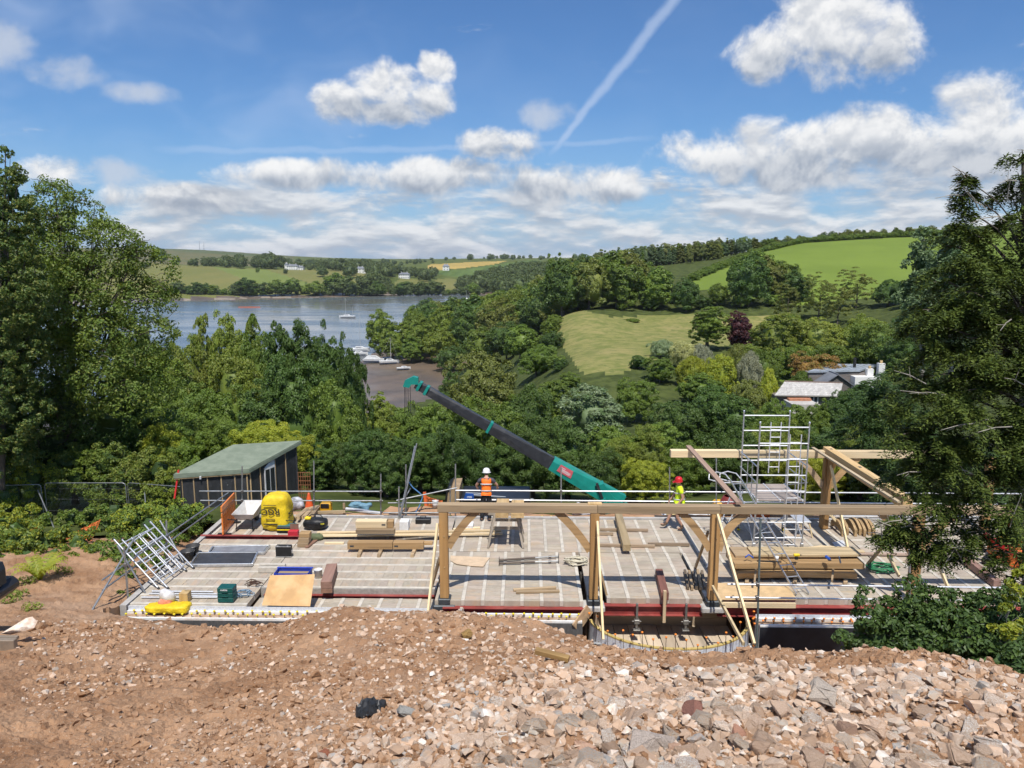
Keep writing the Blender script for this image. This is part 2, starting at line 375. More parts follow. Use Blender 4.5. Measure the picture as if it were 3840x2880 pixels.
for px, py, Y in [(100, 1060, 760), (420, 1050, 760), (700, 1060, 770), (1000, 1060, 780), (1300, 1060, 830), (1500, 1075, 840), (1700, 1080, 850),
                  (100, 985, 1000), (500, 985, 1000), (750, 1000, 1000), (1000, 1010, 1000), (1300, 1020, 1000), (1520, 1045, 960), (1700, 1045, 1050), (1900, 1045, 1000),
                  (1620, 1012, 1250), (1900, 1010, 1300), (1750, 985, 1500), (2100, 985, 1500), (2400, 970, 1400), (2100, 1000, 950),
                  (-200, 935, 2600), (500, 930, 2600), (800, 940, 2600), (1050, 958, 2600), (1300, 972, 2600), (1600, 972, 2400), (2000, 968, 2300), (2400, 965, 2300), (3400, 960, 2300),
                  (600, 990, 1500), (1000, 1000, 1500), (1400, 1000, 1500), (3000, 950, 1200), (4000, 940, 1200)]:
    _C.append(AY(px, py, Y))
for px in (-300, 700, 1500, 2300, 3200, 4200):
    _C.append(at_z(px, 6000, -20))
_P = np.array([(c.x/c.y*2.2, math.log(c.y)) for c in _C]); _Z = np.array([c.z for c in _C])
_tps = TPS(_P, _Z, 1e-3)
def H(X, Y): return _tps(np.asarray(X)/np.asarray(Y)*2.2, np.log(np.asarray(Y, float)))
def h1(X, Y): return float(H(np.array([X]), np.array([Y]))[0])

M_GRASS = pmat('grass_rough', (0.115, 0.135, 0.032), (0.070, 0.095, 0.022), scale=0.05, rough=0.95, bump=0.25, bscale=1.2, objvar=0, spec=0.1)
M_SOILG = pmat('leaf_litter', (0.085, 0.105, 0.030), (0.045, 0.060, 0.018), scale=0.5, rough=0.95, bump=0.1, objvar=0, spec=0.1)
M_MUD = pmat('tidal_mud', (0.175, 0.125, 0.085), (0.105, 0.080, 0.058), scale=0.07, rough=0.42, bump=0.05, bscale=0.8, objvar=0, spec=0.5, c3=(0.20, 0.17, 0.14))
M_SHORE = pmat('shingle', (0.30, 0.25, 0.19), (0.20, 0.165, 0.13), scale=0.2, rough=0.85, objvar=0)
M_MEADOW = pmat('meadow', (0.255, 0.235, 0.085), (0.155, 0.175, 0.050), scale=0.35, rough=0.95, bump=0.10, bscale=1.3, objvar=0, spec=0.08, detail=9, c3=(0.29, 0.25, 0.10), spots=((.11, .14, .04), .5, .56, .6))
M_GREEN = pmat('pasture', (0.165, 0.225, 0.040), (0.140, 0.195, 0.034), scale=0.03, rough=0.9, bump=0.05, bscale=1.5, objvar=0, spec=0.08, detail=6)
M_LAWN = pmat('lawn', (0.15, 0.22, 0.035), (0.12, 0.18, 0.030), scale=0.2, rough=0.9, objvar=0, spec=0.1)
M_PASTDRY = pmat('dry_pasture', (0.190, 0.180, 0.062), (0.150, 0.160, 0.048), scale=0.012, rough=0.95, objvar=0, spec=0.08, detail=7, stretch=(1, 0.5, 1))
M_PASTGRN = pmat('mown_pasture', (0.170, 0.205, 0.058), (0.145, 0.180, 0.048), scale=0.012, rough=0.95, objvar=0, spec=0.08)
M_WHEAT = pmat('ripe_wheat', (0.43, 0.31, 0.095), (0.36, 0.265, 0.08), scale=0.01, rough=0.95, objvar=0, spec=0.08)
M_VINE = pmat('vineyard', (0.12, 0.17, 0.045), (0.07, 0.11, 0.03), scale=0.05, rough=0.95, objvar=0, spec=0.08, stretch=(1, 0.1, 1))
M_MOOR = pmat('moorland', (0.150, 0.135, 0.062), (0.085, 0.110, 0.045), scale=0.004, rough=0.95, objvar=0, spec=0.05)

# land cover, outlined in photograph columns/rows with a depth range each
_LC = [('dry_pasture', M_PASTDRY, [(250, 960), (450, 980), (900, 1000), (1060, 1020), (1250, 1120), (300, 1140), (200, 1000)], 560, 1030),
       ('mown_pasture', M_PASTGRN, [(800, 1003), (990, 1010), (1060, 1030), (1180, 1075), (1100, 1090), (980, 1070)], 700, 1030),
       ('upper_pasture', M_PASTDRY, [(1000, 1010), (1400, 1010), (1420, 1075), (1300, 1085), (1200, 1075), (1060, 1030)], 700, 1080),
       ('creek_pasture', M_PASTDRY, [(1500, 1045), (1620, 1050), (1710, 1040), (1720, 1110), (1480, 1110), (1480, 1060)], 640, 1060),
       ('wheat_field', M_WHEAT, [(1600, 1008), (1610, 992), (1760, 983), (1900, 978), (1860, 990), (1720, 1008), (1640, 1012)], 1100, 1900),
       ('vineyard', M_VINE, [(1560, 1012), (1720, 1012), (1990, 975), (2040, 978), (1830, 1040), (1700, 1038)], 1000, 1800),
       ('moor', M_MOOR, [(-900, 860), (1100, 930), (1100, 1000), (-900, 1000)], 1500, 7000),
       ('meadow', M_MEADOW, [(2050, 1170), (2130, 1150), (2300, 1190), (2560, 1180), (2960, 1180), (2960, 1260), (2700, 1300), (2500, 1330), (2330, 1400), (2180, 1400), (2080, 1250)], 118, 232),
       ('hill_field', M_GREEN, [(2590, 1080), (2610, 1030), (2720, 980), (2850, 940), (3000, 910), (3300, 893), (3560, 875), (4300, 850), (4300, 1200), (3300, 1120), (3000, 1140), (2700, 1100)], 200, 356),
       ('lawn', M_LAWN, [(2860, 1330), (3150, 1330), (3420, 1300), (3420, 1400), (3200, 1420), (2870, 1430)], 100, 190)]
def inpoly(px, py, poly):
    r = np.zeros(px.shape, bool); n = len(poly)
    for i in range(n):
        x0, y0 = poly[i]; x1, y1 = poly[(i+1) % n]
        c = ((y0 > py) != (y1 > py)) & (px < (x1-x0)*(py-y0)/((y1-y0) if y1 != y0 else 1e-9)+x0); r ^= c
    return r
def build_terrain():
    na, nr = 560, 280
    A = np.linspace(-0.86, 0.86, na); Yv = np.exp(np.linspace(math.log(26.6), math.log(7000), nr))
    a, Y = np.meshgrid(A, Yv); X = a*Y; Z = H(X, Y)
    Z = Z+fbm(X/22, Y/22, 3, 5)*np.clip((Y-230)/300, 0, 1)*1.4
    Z = np.where((Z > WATER-0.6) | (Y > 640) | (Y < 200), Z, np.minimum(Z, WATER-0.5))
    V = np.c_[X.ravel(), Y.ravel(), Z.ravel()]
    idx = np.arange(na*nr).reshape(nr, na)
    F = np.c_[idx[:-1, :-1].ravel(), idx[:-1, 1:].ravel(), idx[1:, 1:].ravel(), idx[1:, :-1].ravel()]
    C = V[F].mean(1); w = C-np.array([0, 0, CAM_H]); k = w@_fw; qx = 1920+FPX*(w@_rt)/k; qy = 1440-FPX*(w@_up)/k
    cls = np.zeros(len(F), int)
    cls[(C[:, 1] > 640)] = 1
    for i, (nm, m, poly, y0, y1) in enumerate(_LC):
        s = inpoly(qx, qy, poly) & (C[:, 1] > y0) & (C[:, 1] < y1); cls[s] = 10+i
    est = (C[:, 2] < WATER+1.6) & (C[:, 1] > 150) & (C[:, 1] < 900); cls[est] = 2
    cls[(C[:, 2] < WATER+0.55) & (C[:, 1] > 520) & (C[:, 1] < 900)] = 3
    cls[(C[:, 2] < WATER+0.25) & (C[:, 1] > 150) & (C[:, 1] < 900)] = 2
    names = {0: ('ground', M_SOILG), 1: ('far_ground', M_GRASS), 2: ('mudflat', M_MUD), 3: ('far_shore', M_SHORE)}
    for i, (nm, m, *_r) in enumerate(_LC): names[10+i] = (nm, m)
    lab = {'ground': 'shaded leaf litter ground below the trees past the site', 'far_ground': 'rough green ground on the far side of the estuary',
           'mudflat': 'brown tidal mud at the edge of the estuary', 'far_shore': 'pale shingle strip along the far shore',
           'meadow': 'yellow green meadow of long grass below the wood', 'hill_field': 'bright green hill field above the wood',
           'lawn': 'mown green lawn behind the slate roofed house', 'wheat_field': 'golden wheat field on the distant hill'}
    for c in np.unique(cls):
        f = F[cls == c]; u, inv = np.unique(f, return_inverse=True)
        me = npmesh(names[c][0], V[u], inv.reshape(f.shape), names[c][1], True)
        o = link(names[c][0], me); tag(o, lab.get(names[c][0], names[c][0].replace('_', ' ')+' on the slope across the estuary'), None, None, 'structure')
build_terrain()

def build_water():
    m = bpy.data.materials.new('estuary_water'); m.use_nodes = True; t = NT(m.node_tree); p = t.n['Principled BSDF']
    tc = t.new('ShaderNodeTexCoord').outputs['Object']
    nz = t.noise(t.v('MULTIPLY', tc, (0.010, 0.035, 1)), 1.0, 4, 0.55)
    calm = t.ss(nz, 0.40, 0.60)
    t.put(p.inputs['Base Color'], t.mix(calm, (0.10, 0.125, 0.135), (0.17, 0.165, 0.15)))
    t.put(p.inputs['Roughness'], t.lin(calm, 0, 1, 0.24, 0.12)); p.inputs['Specular IOR Level'].default_value = 0.75
    b = t.new('ShaderNodeBump'); b.inputs['Distance'].default_value = 0.06; t.put(b.inputs['Strength'], t.lin(calm, 0, 1, 0.5, 0.12))
    t.put(b.inputs['Height'], t.noise(t.v('MULTIPLY', tc, (0.6, 1.2, 1)), 1.0, 3, 0.6)); t.l.new(b.outputs[0], p.inputs['Normal'])
    me = npmesh('water', [(-700, 140, WATER), (500, 140, WATER), (900, 1000, WATER), (-1200, 1000, WATER)], [(0, 1, 2, 3)], m)
    tag(link('water', me), 'calm grey blue tidal water of the estuary', None, None, 'structure')
build_water()
# ------------------------------------------------------------------ foliage
def LMAT(n, a, b, c=None, **k):
    g = lambda v: None if v is None else tuple(min(x*q, .6) for x, q in zip(v, (1.98, 1.84, 1.5)))
    return leafmat(n, g(a), g(b), g(c), **k)
LM = {
 'oak': LMAT('leaf_oak', (0.075, 0.115, 0.022), (0.115, 0.150, 0.030), (0.095, 0.140, 0.022)),
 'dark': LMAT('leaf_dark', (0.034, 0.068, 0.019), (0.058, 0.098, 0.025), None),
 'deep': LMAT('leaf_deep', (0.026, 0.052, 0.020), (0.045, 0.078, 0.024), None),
 'ash': LMAT('leaf_ash', (0.088, 0.130, 0.030), (0.150, 0.180, 0.045), (0.120, 0.165, 0.030), trans=0.36),
 'lime': LMAT('leaf_lime', (0.155, 0.205, 0.028), (0.225, 0.245, 0.036), None, trans=0.4),
 'mid': LMAT('leaf_mid', (0.060, 0.105, 0.022), (0.095, 0.140, 0.032), (0.080, 0.125, 0.020)),
 'olive': LMAT('leaf_olive', (0.085, 0.112, 0.030), (0.120, 0.142, 0.040), None),
 'silver': LMAT('leaf_silver', (0.095, 0.140, 0.080), (0.145, 0.195, 0.120), (0.070, 0.115, 0.050), trans=0.2, spec=0.5),
 'grey': LMAT('leaf_grey', (0.135, 0.155, 0.120), (0.180, 0.200, 0.160), None, trans=0.2),
 'copper': LMAT('leaf_copper', (0.035, 0.012, 0.018), (0.070, 0.024, 0.032), None, trans=0.2),
 'russet': LMAT('leaf_russet', (0.14, 0.095, 0.030), (0.19, 0.13, 0.045), (0.11, 0.12, 0.03)),
 'pine': LMAT('leaf_pine', (0.045, 0.078, 0.040), (0.075, 0.112, 0.055), None, trans=0.12),
 'larch': LMAT('leaf_larch', (0.080, 0.105, 0.036), (0.115, 0.135, 0.046), None, trans=0.2),
 'yew': LMAT('leaf_yew', (0.014, 0.027, 0.007), (0.058, 0.084, 0.020), None, trans=0.15, objvar=0.0, spec=.15),
 'far': LMAT('leaf_far', (0.050, 0.080, 0.034), (0.080, 0.112, 0.044), None),
 'yellow': LMAT('leaf_yellow', (0.42, 0.34, 0.04), (0.50, 0.42, 0.07), None),
 'cream': LMAT('leaf_cream', (0.19, 0.21, 0.10), (0.25, 0.26, 0.14), None),
}
M_BARK = pmat('bark', (0.150, 0.125, 0.100), (0.080, 0.066, 0.052), scale=4, rough=0.95, bump=0.02, stretch=(1, 1, 0.3))
M_PALEB = pmat('pale_bark', (0.36, 0.33, 0.28), (0.22, 0.20, 0.16), scale=6, rough=0.9, bump=0.01)

def unit(n, rng): v = rng.normal(size=(n, 3)); return v/np.linalg.norm(v, axis=1, keepdims=True)
def leaves(C, N, size, rng, asp=0.55, fold=0.12, tang=None):
    n = len(C); N = N/np.maximum(np.linalg.norm(N, axis=1, keepdims=True), 1e-6)
    t = unit(n, rng) if tang is None else tang
    t = t-N*np.sum(t*N, 1, keepdims=True); t /= np.maximum(np.linalg.norm(t, axis=1, keepdims=True), 1e-6); b = np.cross(N, t)
    s = np.asarray(size).reshape(-1, 1)*np.ones((n, 1))
    V = np.empty((n, 4, 3)); V[:, 0] = C-t*s*0.5; V[:, 2] = C+t*s*0.5
    V[:, 1] = C+b*s*0.5*asp+N*s*fold-t*s*0.08; V[:, 3] = C-b*s*0.5*asp+N*s*fold-t*s*0.08
    return V.reshape(-1, 3), np.arange(4*n).reshape(-1, 4)
def clump_leaves(cen, rad, per, size, rng, axis=None, up=0.35, jit=0.6, squash=0.8):
    cen = np.asarray(cen, float); rad = np.asarray(rad, float); k = len(cen)
    per = np.maximum((per*(rad/rad.mean())**2).astype(int), 6); idx = np.repeat(np.arange(k), per); n = len(idx)
    d = unit(n, rng); pref = (np.zeros((k, 3)) if axis is None else axis)+np.array([0, 0, up]); pref = pref[idx]
    flip = np.sum(d*pref, 1) < -0.25; d[flip] *= -1
    r = rad[idx]*(0.45+0.62*rng.random(n)**0.6); P = cen[idx]+d*r[:, None]*np.array([1, 1, squash])
    N = d*0.7+np.array([0, 0, 0.35])+unit(n, rng)*jit
    return leaves(P, N, size*(0.7+0.6*rng.random(n)), rng)
def ico(sub):
    bm = bmesh.new(); bmesh.ops.create_icosphere(bm, subdivisions=sub, radius=1.0)
    V = np.array([v.co[:] for v in bm.verts]); F = np.array([[v.index for v in f.verts] for f in bm.faces]); bm.free(); return V, F
ICO2, ICO3 = ico(2), ico(3)
def crown_mesh(name, seed, Hh, rx, rz, cz, ncl, per, leaf, rcl=0.24, core=0.70, shape='round', lob=0.25):
    rng = np.random.default_rng(seed); d = unit(ncl*3, rng); d = d[d[:, 2] > -0.75][:ncl]
    lobv = unit(7, rng); m = 1-lob+2*lob*np.max(np.maximum(d@lobv.T, 0)**3, axis=1)*0.9
    rr = (0.70+0.30*rng.random(len(d)))*m; rr[rng.random(len(d)) < 0.22] *= 0.6
    P = d*rr[:, None]*np.array([rx, rx, rz])
    if shape == 'cone': P[:, :2] *= np.clip(1.15-(P[:, 2]/rz+1)/2, 0.12, 1)[:, None]
    if shape == 'spread': P[:, 2] *= np.where(P[:, 2] < 0, 0.55, 1.0)
    P[:, 2] += cz; rad = rx*rcl*(0.7+0.6*rng.random(len(d)))
    V, F = clump_leaves(P, rad, per, leaf, rng, axis=d)
    if core:
        cv = ICO3[0]*np.array([rx, rx, rz])*core; q = (ICO3[0]@lobv.T); cv = cv*(1-lob+1.4*lob*np.max(np.maximum(q, 0)**3, axis=1))[:, None]
        if shape == 'cone': cv[:, :2] *= np.clip(1.1-(cv[:, 2]/rz+1)/2, 0.1, 1)[:, None]
        cv = cv+rng.normal(size=cv.shape)*rx*0.05; cv[:, 2] += cz
        cf = ICO3[1]; cf4 = np.c_[cf, cf[:, 2]]
    V[:, 2] = np.maximum(V[:, 2], 0.05*Hh)
    me = bpy.data.meshes.new(name); faces = [F+0]
    if core:
        allV = np.r_[V, cv]; n = len(V)
        me.vertices.add(len(allV)); me.vertices.foreach_set('co', allV.astype(np.float32).ravel())
        li = np.r_[F.ravel(), (cf+n).ravel()].astype(np.int32); me.loops.add(len(li)); me.loops.foreach_set('vertex_index', li)
        ls = np.r_[np.arange(0, F.size, 4), F.size+np.arange(0, cf.size, 3)].astype(np.int32)
        me.polygons.add(len(ls)); me.polygons.foreach_set('loop_start', ls); me.update(calc_edges=True)
    else: me = npmesh(name, V, F)
    me.materials.append(LM['oak']); return me, P
def trunk_mesh(name, seed, Hh, r, P, nl=7):
    rng = random.Random(seed); mb = MB(); hz = Hh*0.62
    mb.path([(0, 0, -Hh*0.06), (0.01*Hh, 0, Hh*0.2), (-0.01*Hh, 0.01*Hh, Hh*0.42), (0, 0, hz)], r, 7, [r*1.25, r*0.9, r*0.65, r*0.3])
    for i in range(nl):
        p = P[rng.randrange(len(P))]; z0 = Hh*(0.18+0.3*rng.random()); q = Vector(p)*0.92
        mb.path([(0, 0, z0), (q.x*0.45, q.y*0.45, z0+(q.z-z0)*0.35), (q.x, q.y, q.z)], r*0.4, 5, r*0.08)
    return mb.mesh(name)
PROTO = {}
def proto(key, seed, Hh, rx, rz, cz, ncl, per, leaf, r=0.3, **kw):
    c, P = crown_mesh('crown', seed, Hh, rx, rz, cz, ncl, per, leaf, **kw); t = trunk_mesh('trunk', seed, Hh, r, P); t.materials.append(M_BARK)
    # keep the envelope for sizing
    PROTO[key] = (c, t, Hh, rx)
for i in range(4): proto('far%d' % i, 20+i, 15, [5.6, 6.4, 5.0, 6.0][i], [7.2, 6.8, 7.4, 7.0][i], [7.6, 8.0, 7.4, 7.8][i], 85, 46, 0.95, rcl=0.27, core=0.74)
for i in range(2): proto('farcone%d' % i, 30+i, 16, [3.2, 2.7][i], 8.0, 8.4, 80, 36, 0.85, shape='cone', rcl=0.26, core=0.66)
for i in range(4): proto('wood%d' % i, 40+i, 15, [5.8, 6.6, 5.2, 6.2][i], [7.2, 6.8, 7.4, 7.0][i], [7.6, 8.0, 7.4, 7.8][i], 150, 62, 0.62, rcl=0.19, core=0.72, lob=0.3)
for i in range(2): proto('cone%d' % i, 50+i, 16, [3.0, 2.6][i], 8.0, 8.3, 120, 44, 0.58, shape='cone', rcl=0.22, core=0.6)
for i in range(4): proto('mid%d' % i, 60+i, 12, [4.6, 5.2, 4.0, 5.0][i], [5.8, 5.6, 6.0, 5.6][i], [6.0, 6.3, 5.9, 6.2][i], 215, 105, 0.32, rcl=0.155, core=0.66, lob=0.32)
for i in range(2): proto('tall%d' % i, 70+i, 14, [3.0, 3.4][i], [6.6, 6.4][i], [7.3, 7.5][i], 300, 70, 0.27, rcl=0.15, core=0.55, lob=0.22)
for i in range(3): proto('close%d' % i, 80+i, 8, [3.1, 3.5, 2.9][i], [3.6, 3.3, 3.8][i], [4.1, 4.2, 4.0][i], 240, 130, 0.165, rcl=0.15, core=0.60, lob=0.3)
for i in range(2): proto('shrub%d' % i, 90+i, 3, [1.7, 2.0][i], [1.5, 1.4][i], [1.5, 1.45][i], 120, 90, 0.15, rcl=0.2, core=0.72, lob=0.2, r=0.08)
proto('thin0', 95, 14, 3.3, 6.4, 7.4, 120, 70, 0.28, rcl=0.16, core=0.0, lob=0.4, r=0.16)

def tree(kind, shape, base, h, w=None, label='', group=None, name='broadleaf_tree', rot=None):
    c, t, Hh, rx = PROTO[shape]; e = bpy.data.objects.new(name, None); COL.objects.link(e); e.location = base; e.empty_display_size = 0.5
    s = h/(Hh*0.98 if 'cone' not in shape else Hh); k = s if w is None else w/(2*rx*1.08)
    if 'shrub' not in shape: k = min(k, s*1.3*Hh/12*5.2/rx)
    e.scale = (k, k, s); e.rotation_euler = (0, 0, random.random()*6.28 if rot is None else rot)
    tag(e, label, 'shrub' if 'shrub' in name or 'bush' in name else 'tree', group)
    o = link('trunk', t, e); o2 = link('crown', c, e)
    o2.material_slots[0].link = 'OBJECT'; o2.material_slots[0].material = LM[kind]
    return e
def tree_at(px, ytop, Y, kind, shape, wpx=None, label='', group=None, name='broadleaf_tree', zb=None):
    top = AY(px, ytop, Y); z0 = (h1(top.x, Y) if zb is None else zb)-0.2
    h = top.z-z0
    if h < 2.2 and 'shrub' not in shape: return None
    h = max(h, 1.0); w = None if wpx is None else wpx/FPX*Y
    return tree(kind, shape, (top.x, Y, z0), h, w, label, group, name)
rs = random.Random(3)
PAL = {'mid': 'mid green', 'deep': 'blackish green', 'dark': 'dark green', 'olive': 'olive green', 'oak': 'warm green', 'silver': 'silvery grey green', 'ash': 'light green', 'far': 'dull green', 'pine': 'blue green', 'larch': 'yellowish green', 'lime': 'yellow green'}
def scatter(poly_px, Y0, Y1, sp, hr, kinds, shapes, label, group, name='broadleaf_tree', cap=None, zmin=-26.4, avoid=None, mass=None):
    """poly_px: (px0, px1) at Y0 and at Y1; trees on a jittered grid in world space."""
    n = 0; Y = Y0
    while Y < Y1:
        f = (Y-Y0)/(Y1-Y0); a0 = poly_px[0][0]+(poly_px[1][0]-poly_px[0][0])*f; a1 = poly_px[0][1]+(poly_px[1][1]-poly_px[0][1])*f
        x = at_z(a0, Y, -5).x; x1 = at_z(a1, Y, -5).x
        while x < x1:
            X = x+rs.uniform(-.35, .35)*sp; YY = Y+rs.uniform(-.35, .35)*sp; z = h1(X, YY)
            if z > zmin and not (avoid and avoid(X, YY)):
                h = rs.uniform(*hr); k = rs.choice(kinds); s = rs.choice(shapes)
                if cap:
                    q = proj((X, YY, z+h)); lim = np.interp(q[0], [c[0] for c in cap], [c[1] for c in cap])
                    if q[1] < lim: h = AY(q[0], lim+rs.uniform(0, 14), YY).z-z
                    if h < 5.5: x += sp; continue
                if mass is not None: mass.append((X, YY, z-.3, h, h*rs.uniform(.8, 1.05))); x += sp*rs.uniform(.85, 1.2); continue
                tree(k, s, (X, YY, z-0.3), h, h*rs.uniform(0.72, 1.0) if 'cone' not in s else h*rs.uniform(.34, .46), PAL[k]+' '+label, group, name); n += 1
            x += sp*rs.uniform(.85, 1.2)
        Y += sp*0.92
    return n
def mass_of(name, label, items, kind):
    rng = np.random.default_rng(len(items)); PR = []
    for i in range(5):
        d = unit(120, rng); d = d[d[:, 2] > -.7][:62]; P = d*(.72+.3*rng.random((len(d), 1)))*np.array([.5, .5, .49]); P[:, 2] += .5
        PR.append(clump_leaves(P, .13*(.7+.6*rng.random(len(d))), 11, .12, rng, axis=d))
    Vs = []; Fs = []; off = 0; cv = []; cf = []; co = 0
    for (X, Y, z, h, w) in items:
        v, f = PR[rng.integers(5)]; th = rng.uniform(0, 6.28); c, q = math.cos(th), math.sin(th); u = v@np.array([[c, q, 0], [-q, c, 0], [0, 0, 1]])
        Vs.append(u*np.array([w, w, h])+np.array([X, Y, z])); Fs.append(f+off); off += len(v)
        cv.append((ICO2[0]*(1+rng.normal(size=(len(ICO2[0]), 1))*.06)*np.array([.37, .37, .38])+np.array([0, 0, .47]))*np.array([w, w, h])+np.array([X, Y, z])); cf.append(ICO2[1]+co); co += len(ICO2[0])
    o = link(name, npmesh(name, np.concatenate(Vs), np.concatenate(Fs), LM[kind])); tag(o, label, None, None, 'stuff')
    c = link('inner_foliage', npmesh('inner_foliage', np.concatenate(cv), np.concatenate(cf), LM[kind]), o); c['kind'] = 'stuff'
ORD = 'first second third fourth fifth sixth seventh eighth ninth tenth eleventh twelfth thirteenth fourteenth fifteenth sixteenth seventeenth eighteenth nineteenth twentieth'.split()
def woods():
    far_items, sky_items = [], []
    F = ['far0', 'far1', 'far2', 'far3']; W = ['wood0', 'wood1', 'wood2', 'wood3']; Md = ['mid0', 'mid1', 'mid2', 'mid3']
    # headland
    cap = [(1380, 1165), (1440, 1125), (1500, 1120), (1640, 1130), (1720, 1120), (1800, 1105), (1900, 1060), (2100, 1040), (2300, 1060)]
    scatter(((1440, 2080), (1560, 2080)), 262, 400, 10.5, (13, 18), ['oak', 'oak', 'mid', 'olive', 'dark'], W, 'rounded tree in the wood on the headland beside the moored boats', 'trees on the headland', 'oak_tree', cap=cap, zmin=-26.0)
    SH0 = [(1430, 1175, 292, 130, 'oak'), (1470, 1230, 268, 130, 'oak'), (1560, 1190, 270, 150, 'oak'), (1650, 1240, 258, 140, 'oak'), (1540, 1270, 258, 110, 'mid'), (1690, 1300, 240, 130, 'dark'), (1800, 1240, 235, 150, 'mid'), (1900, 1210, 230, 160, 'dark'),
                            (1750, 1150, 300, 150, 'olive'), (1600, 1140, 330, 150, 'oak'), (1930, 1150, 270, 170, 'mid')]
    for px, yt, Y, w, k in SH0:
        tree_at(px, yt, Y, k, rs.choice(W), w, 'broad shore tree on the edge of the headland above the mud, %s from left' % ORD[sorted(SH0).index((px, yt, Y, w, k))], 'shore trees of the headland', 'shore_oak_tree', zb=max(h1(AY(px, yt, Y).x, Y), -26.5))
    # wood behind the meadow and up to the ridge
    av = lambda X, Y: (lambda q: (2590 < q[0] < 3600 and inpoly(np.array([q[0]]), np.array([q[1]]), _LC[8][2])[0] and Y > 236 and Y < 350))(proj((X, Y, h1(X, Y))))
    cap = [(2000, 985), (2150, 985), (2250, 960), (2350, 945), (2450, 1000), (2560, 1040), (2620, 1066), (2785, 1066), (2800, 960), (2850, 945), (2950, 990), (3050, 1040), (3150, 1080)]
    scatter(((2080, 3050), (2050, 2660)), 222, 322, 10, (12, 17), ['dark', 'dark', 'mid', 'olive', 'oak'], W, 'dense tree in the wood that rises behind the meadow', 'trees of the wood behind the meadow', 'woodland_tree', cap=cap, avoid=av)
    FR0 = [(2840, 955, 240, 260, 'mid'), (2930, 990, 232, 240, 'mid'), (3010, 1060, 226, 200, 'dark'), (2690, 1075, 232, 170, 'dark'), (2560, 1060, 232, 200, 'deep'), (2480, 1020, 250, 190, 'dark'), (2640, 1110, 222, 170, 'dark'), (2780, 1090, 222, 210, 'mid'), (2900, 1110, 220, 200, 'mid'), (2440, 1110, 224, 190, 'dark'), (2330, 1130, 222, 150, 'mid')]
    for px, yt, Y, w, k in FR0:
        FR = sorted(FR0); tree_at(px, yt, Y, k, rs.choice(W), w, 'tall tree in the front rank of the wood above the meadow, %s from left' % ORD[FR.index((px, yt, Y, w, k))], 'front rank of the wood', 'wood_edge_tree')
    cap = [(1960, 975), (2100, 975), (2200, 955), (2300, 940), (2400, 930), (2500, 915), (2650, 905), (2750, 890), (2900, 905), (3000, 885), (3100, 872), (3300, 862), (3450, 855), (3600, 850), (4000, 830)]
    scatter(((2080, 2680), (2050, 2900)), 325, 430, 9.5, (12, 17), ['pine', 'larch', 'pine', 'olive', 'mid'], ['cone0', 'cone1', 'cone0', 'wood2'], 'slim conifer in the plantation on the ridge skyline', 'conifers on the ridge', 'conifer_tree', cap=cap)
    scatter(((2830, 3720), (2850, 3720)), 364, 392, 7.5, (10, 14), ['mid', 'olive', 'larch', 'dark', 'pine'], ['cone0', 'wood2', 'wood0'], 'tree in the belt above the bright green hill field', 'tree belt above the field', 'ridge_tree', cap=cap)
    # far side of the estuary
    for i in range(60):
        px = 600+i*20.4+rs.uniform(-9, 9)
        if 1445 < px < 1470: continue
        g = G(px, 1122-0.012*(px-600), WATER); yt = 1068+rs.uniform(-22, 26)-(20 if 1240 < px < 1420 else 0)
        tree_at(px, yt, g.y+rs.uniform(8, 22), (c_ := rs.choice(['far', 'far', 'mid', 'dark'])), rs.choice(F), rs.uniform(56, 100), PAL[c_]+' tree in the row along the far shore of the estuary', 'trees along the far shore', 'shore_tree')
    LT = [(597, 932, 1010, 58, 'deep'), (545, 980, 900, 55, 'far'), (725, 968, 990, 55, 'far'), (570, 1010, 880, 40, 'far'), (660, 965, 1020, 30, 'far'), (710, 1020, 860, 18, 'far'), (965, 1005, 900, 16, 'mid'), (975, 1042, 850, 14, 'mid'), (1210, 1000, 880, 44, 'far'), (1290, 1040, 850, 16, 'far'), (1110, 1040, 840, 24, 'far'), (1180, 1055, 820, 26, 'far'), (1070, 1010, 900, 18, 'far'), (1630, 1062, 820, 34, 'far')]
    for px, yt, Y, w, k in LT:
        tree_at(px, yt, Y, k, rs.choice(F), w, 'lone tree in the pasture across the estuary, %s from the left' % ORD[sorted(LT).index((px, yt, Y, w, k))], 'lone trees in the far pasture', 'pasture_tree')
    cap = [(0, 960), (700, 975), (800, 965), (830, 955), (920, 965), (960, 955), (1020, 945), (1060, 960), (1200, 965), (1280, 960), (1400, 975), (1700, 985)]
    scatter(((790, 1450), (800, 1480)), 1015, 1110, 20, (16, 26), ['far', 'far', 'deep'], F, 'tree of the dark copse round the white mansion', 'copse round the mansion', mass=far_items, cap=[(700, 960), (850, 955), (900, 950), (930, 958), (980, 950), (1030, 940), (1075, 975), (1150, 985), (1200, 972), (1300, 965), (1450, 980)])
    scatter(((1320, 1620), (1330, 1640)), 900, 1100, 24, (14, 22), ['far', 'deep', 'mid'], F, 'tree on the wooded slope behind the white villa', 'trees behind the white villa', mass=far_items, cap=[(1300, 975), (1600, 995), (1700, 1000)],
            avoid=lambda X, Y: (lambda q: 1470 < q[0] < 1580 and Y < 985)(proj((X, Y, h1(X, Y)))))
    scatter(((1390, 1520), (1380, 1480)), 720, 860, 17, (13, 22), ['far', 'deep', 'dark'], F, 'dark pine like tree on the point below the white villa', 'trees on the point', mass=far_items, cap=[(1350, 1030), (1420, 1015), (1470, 1050), (1600, 1075)])
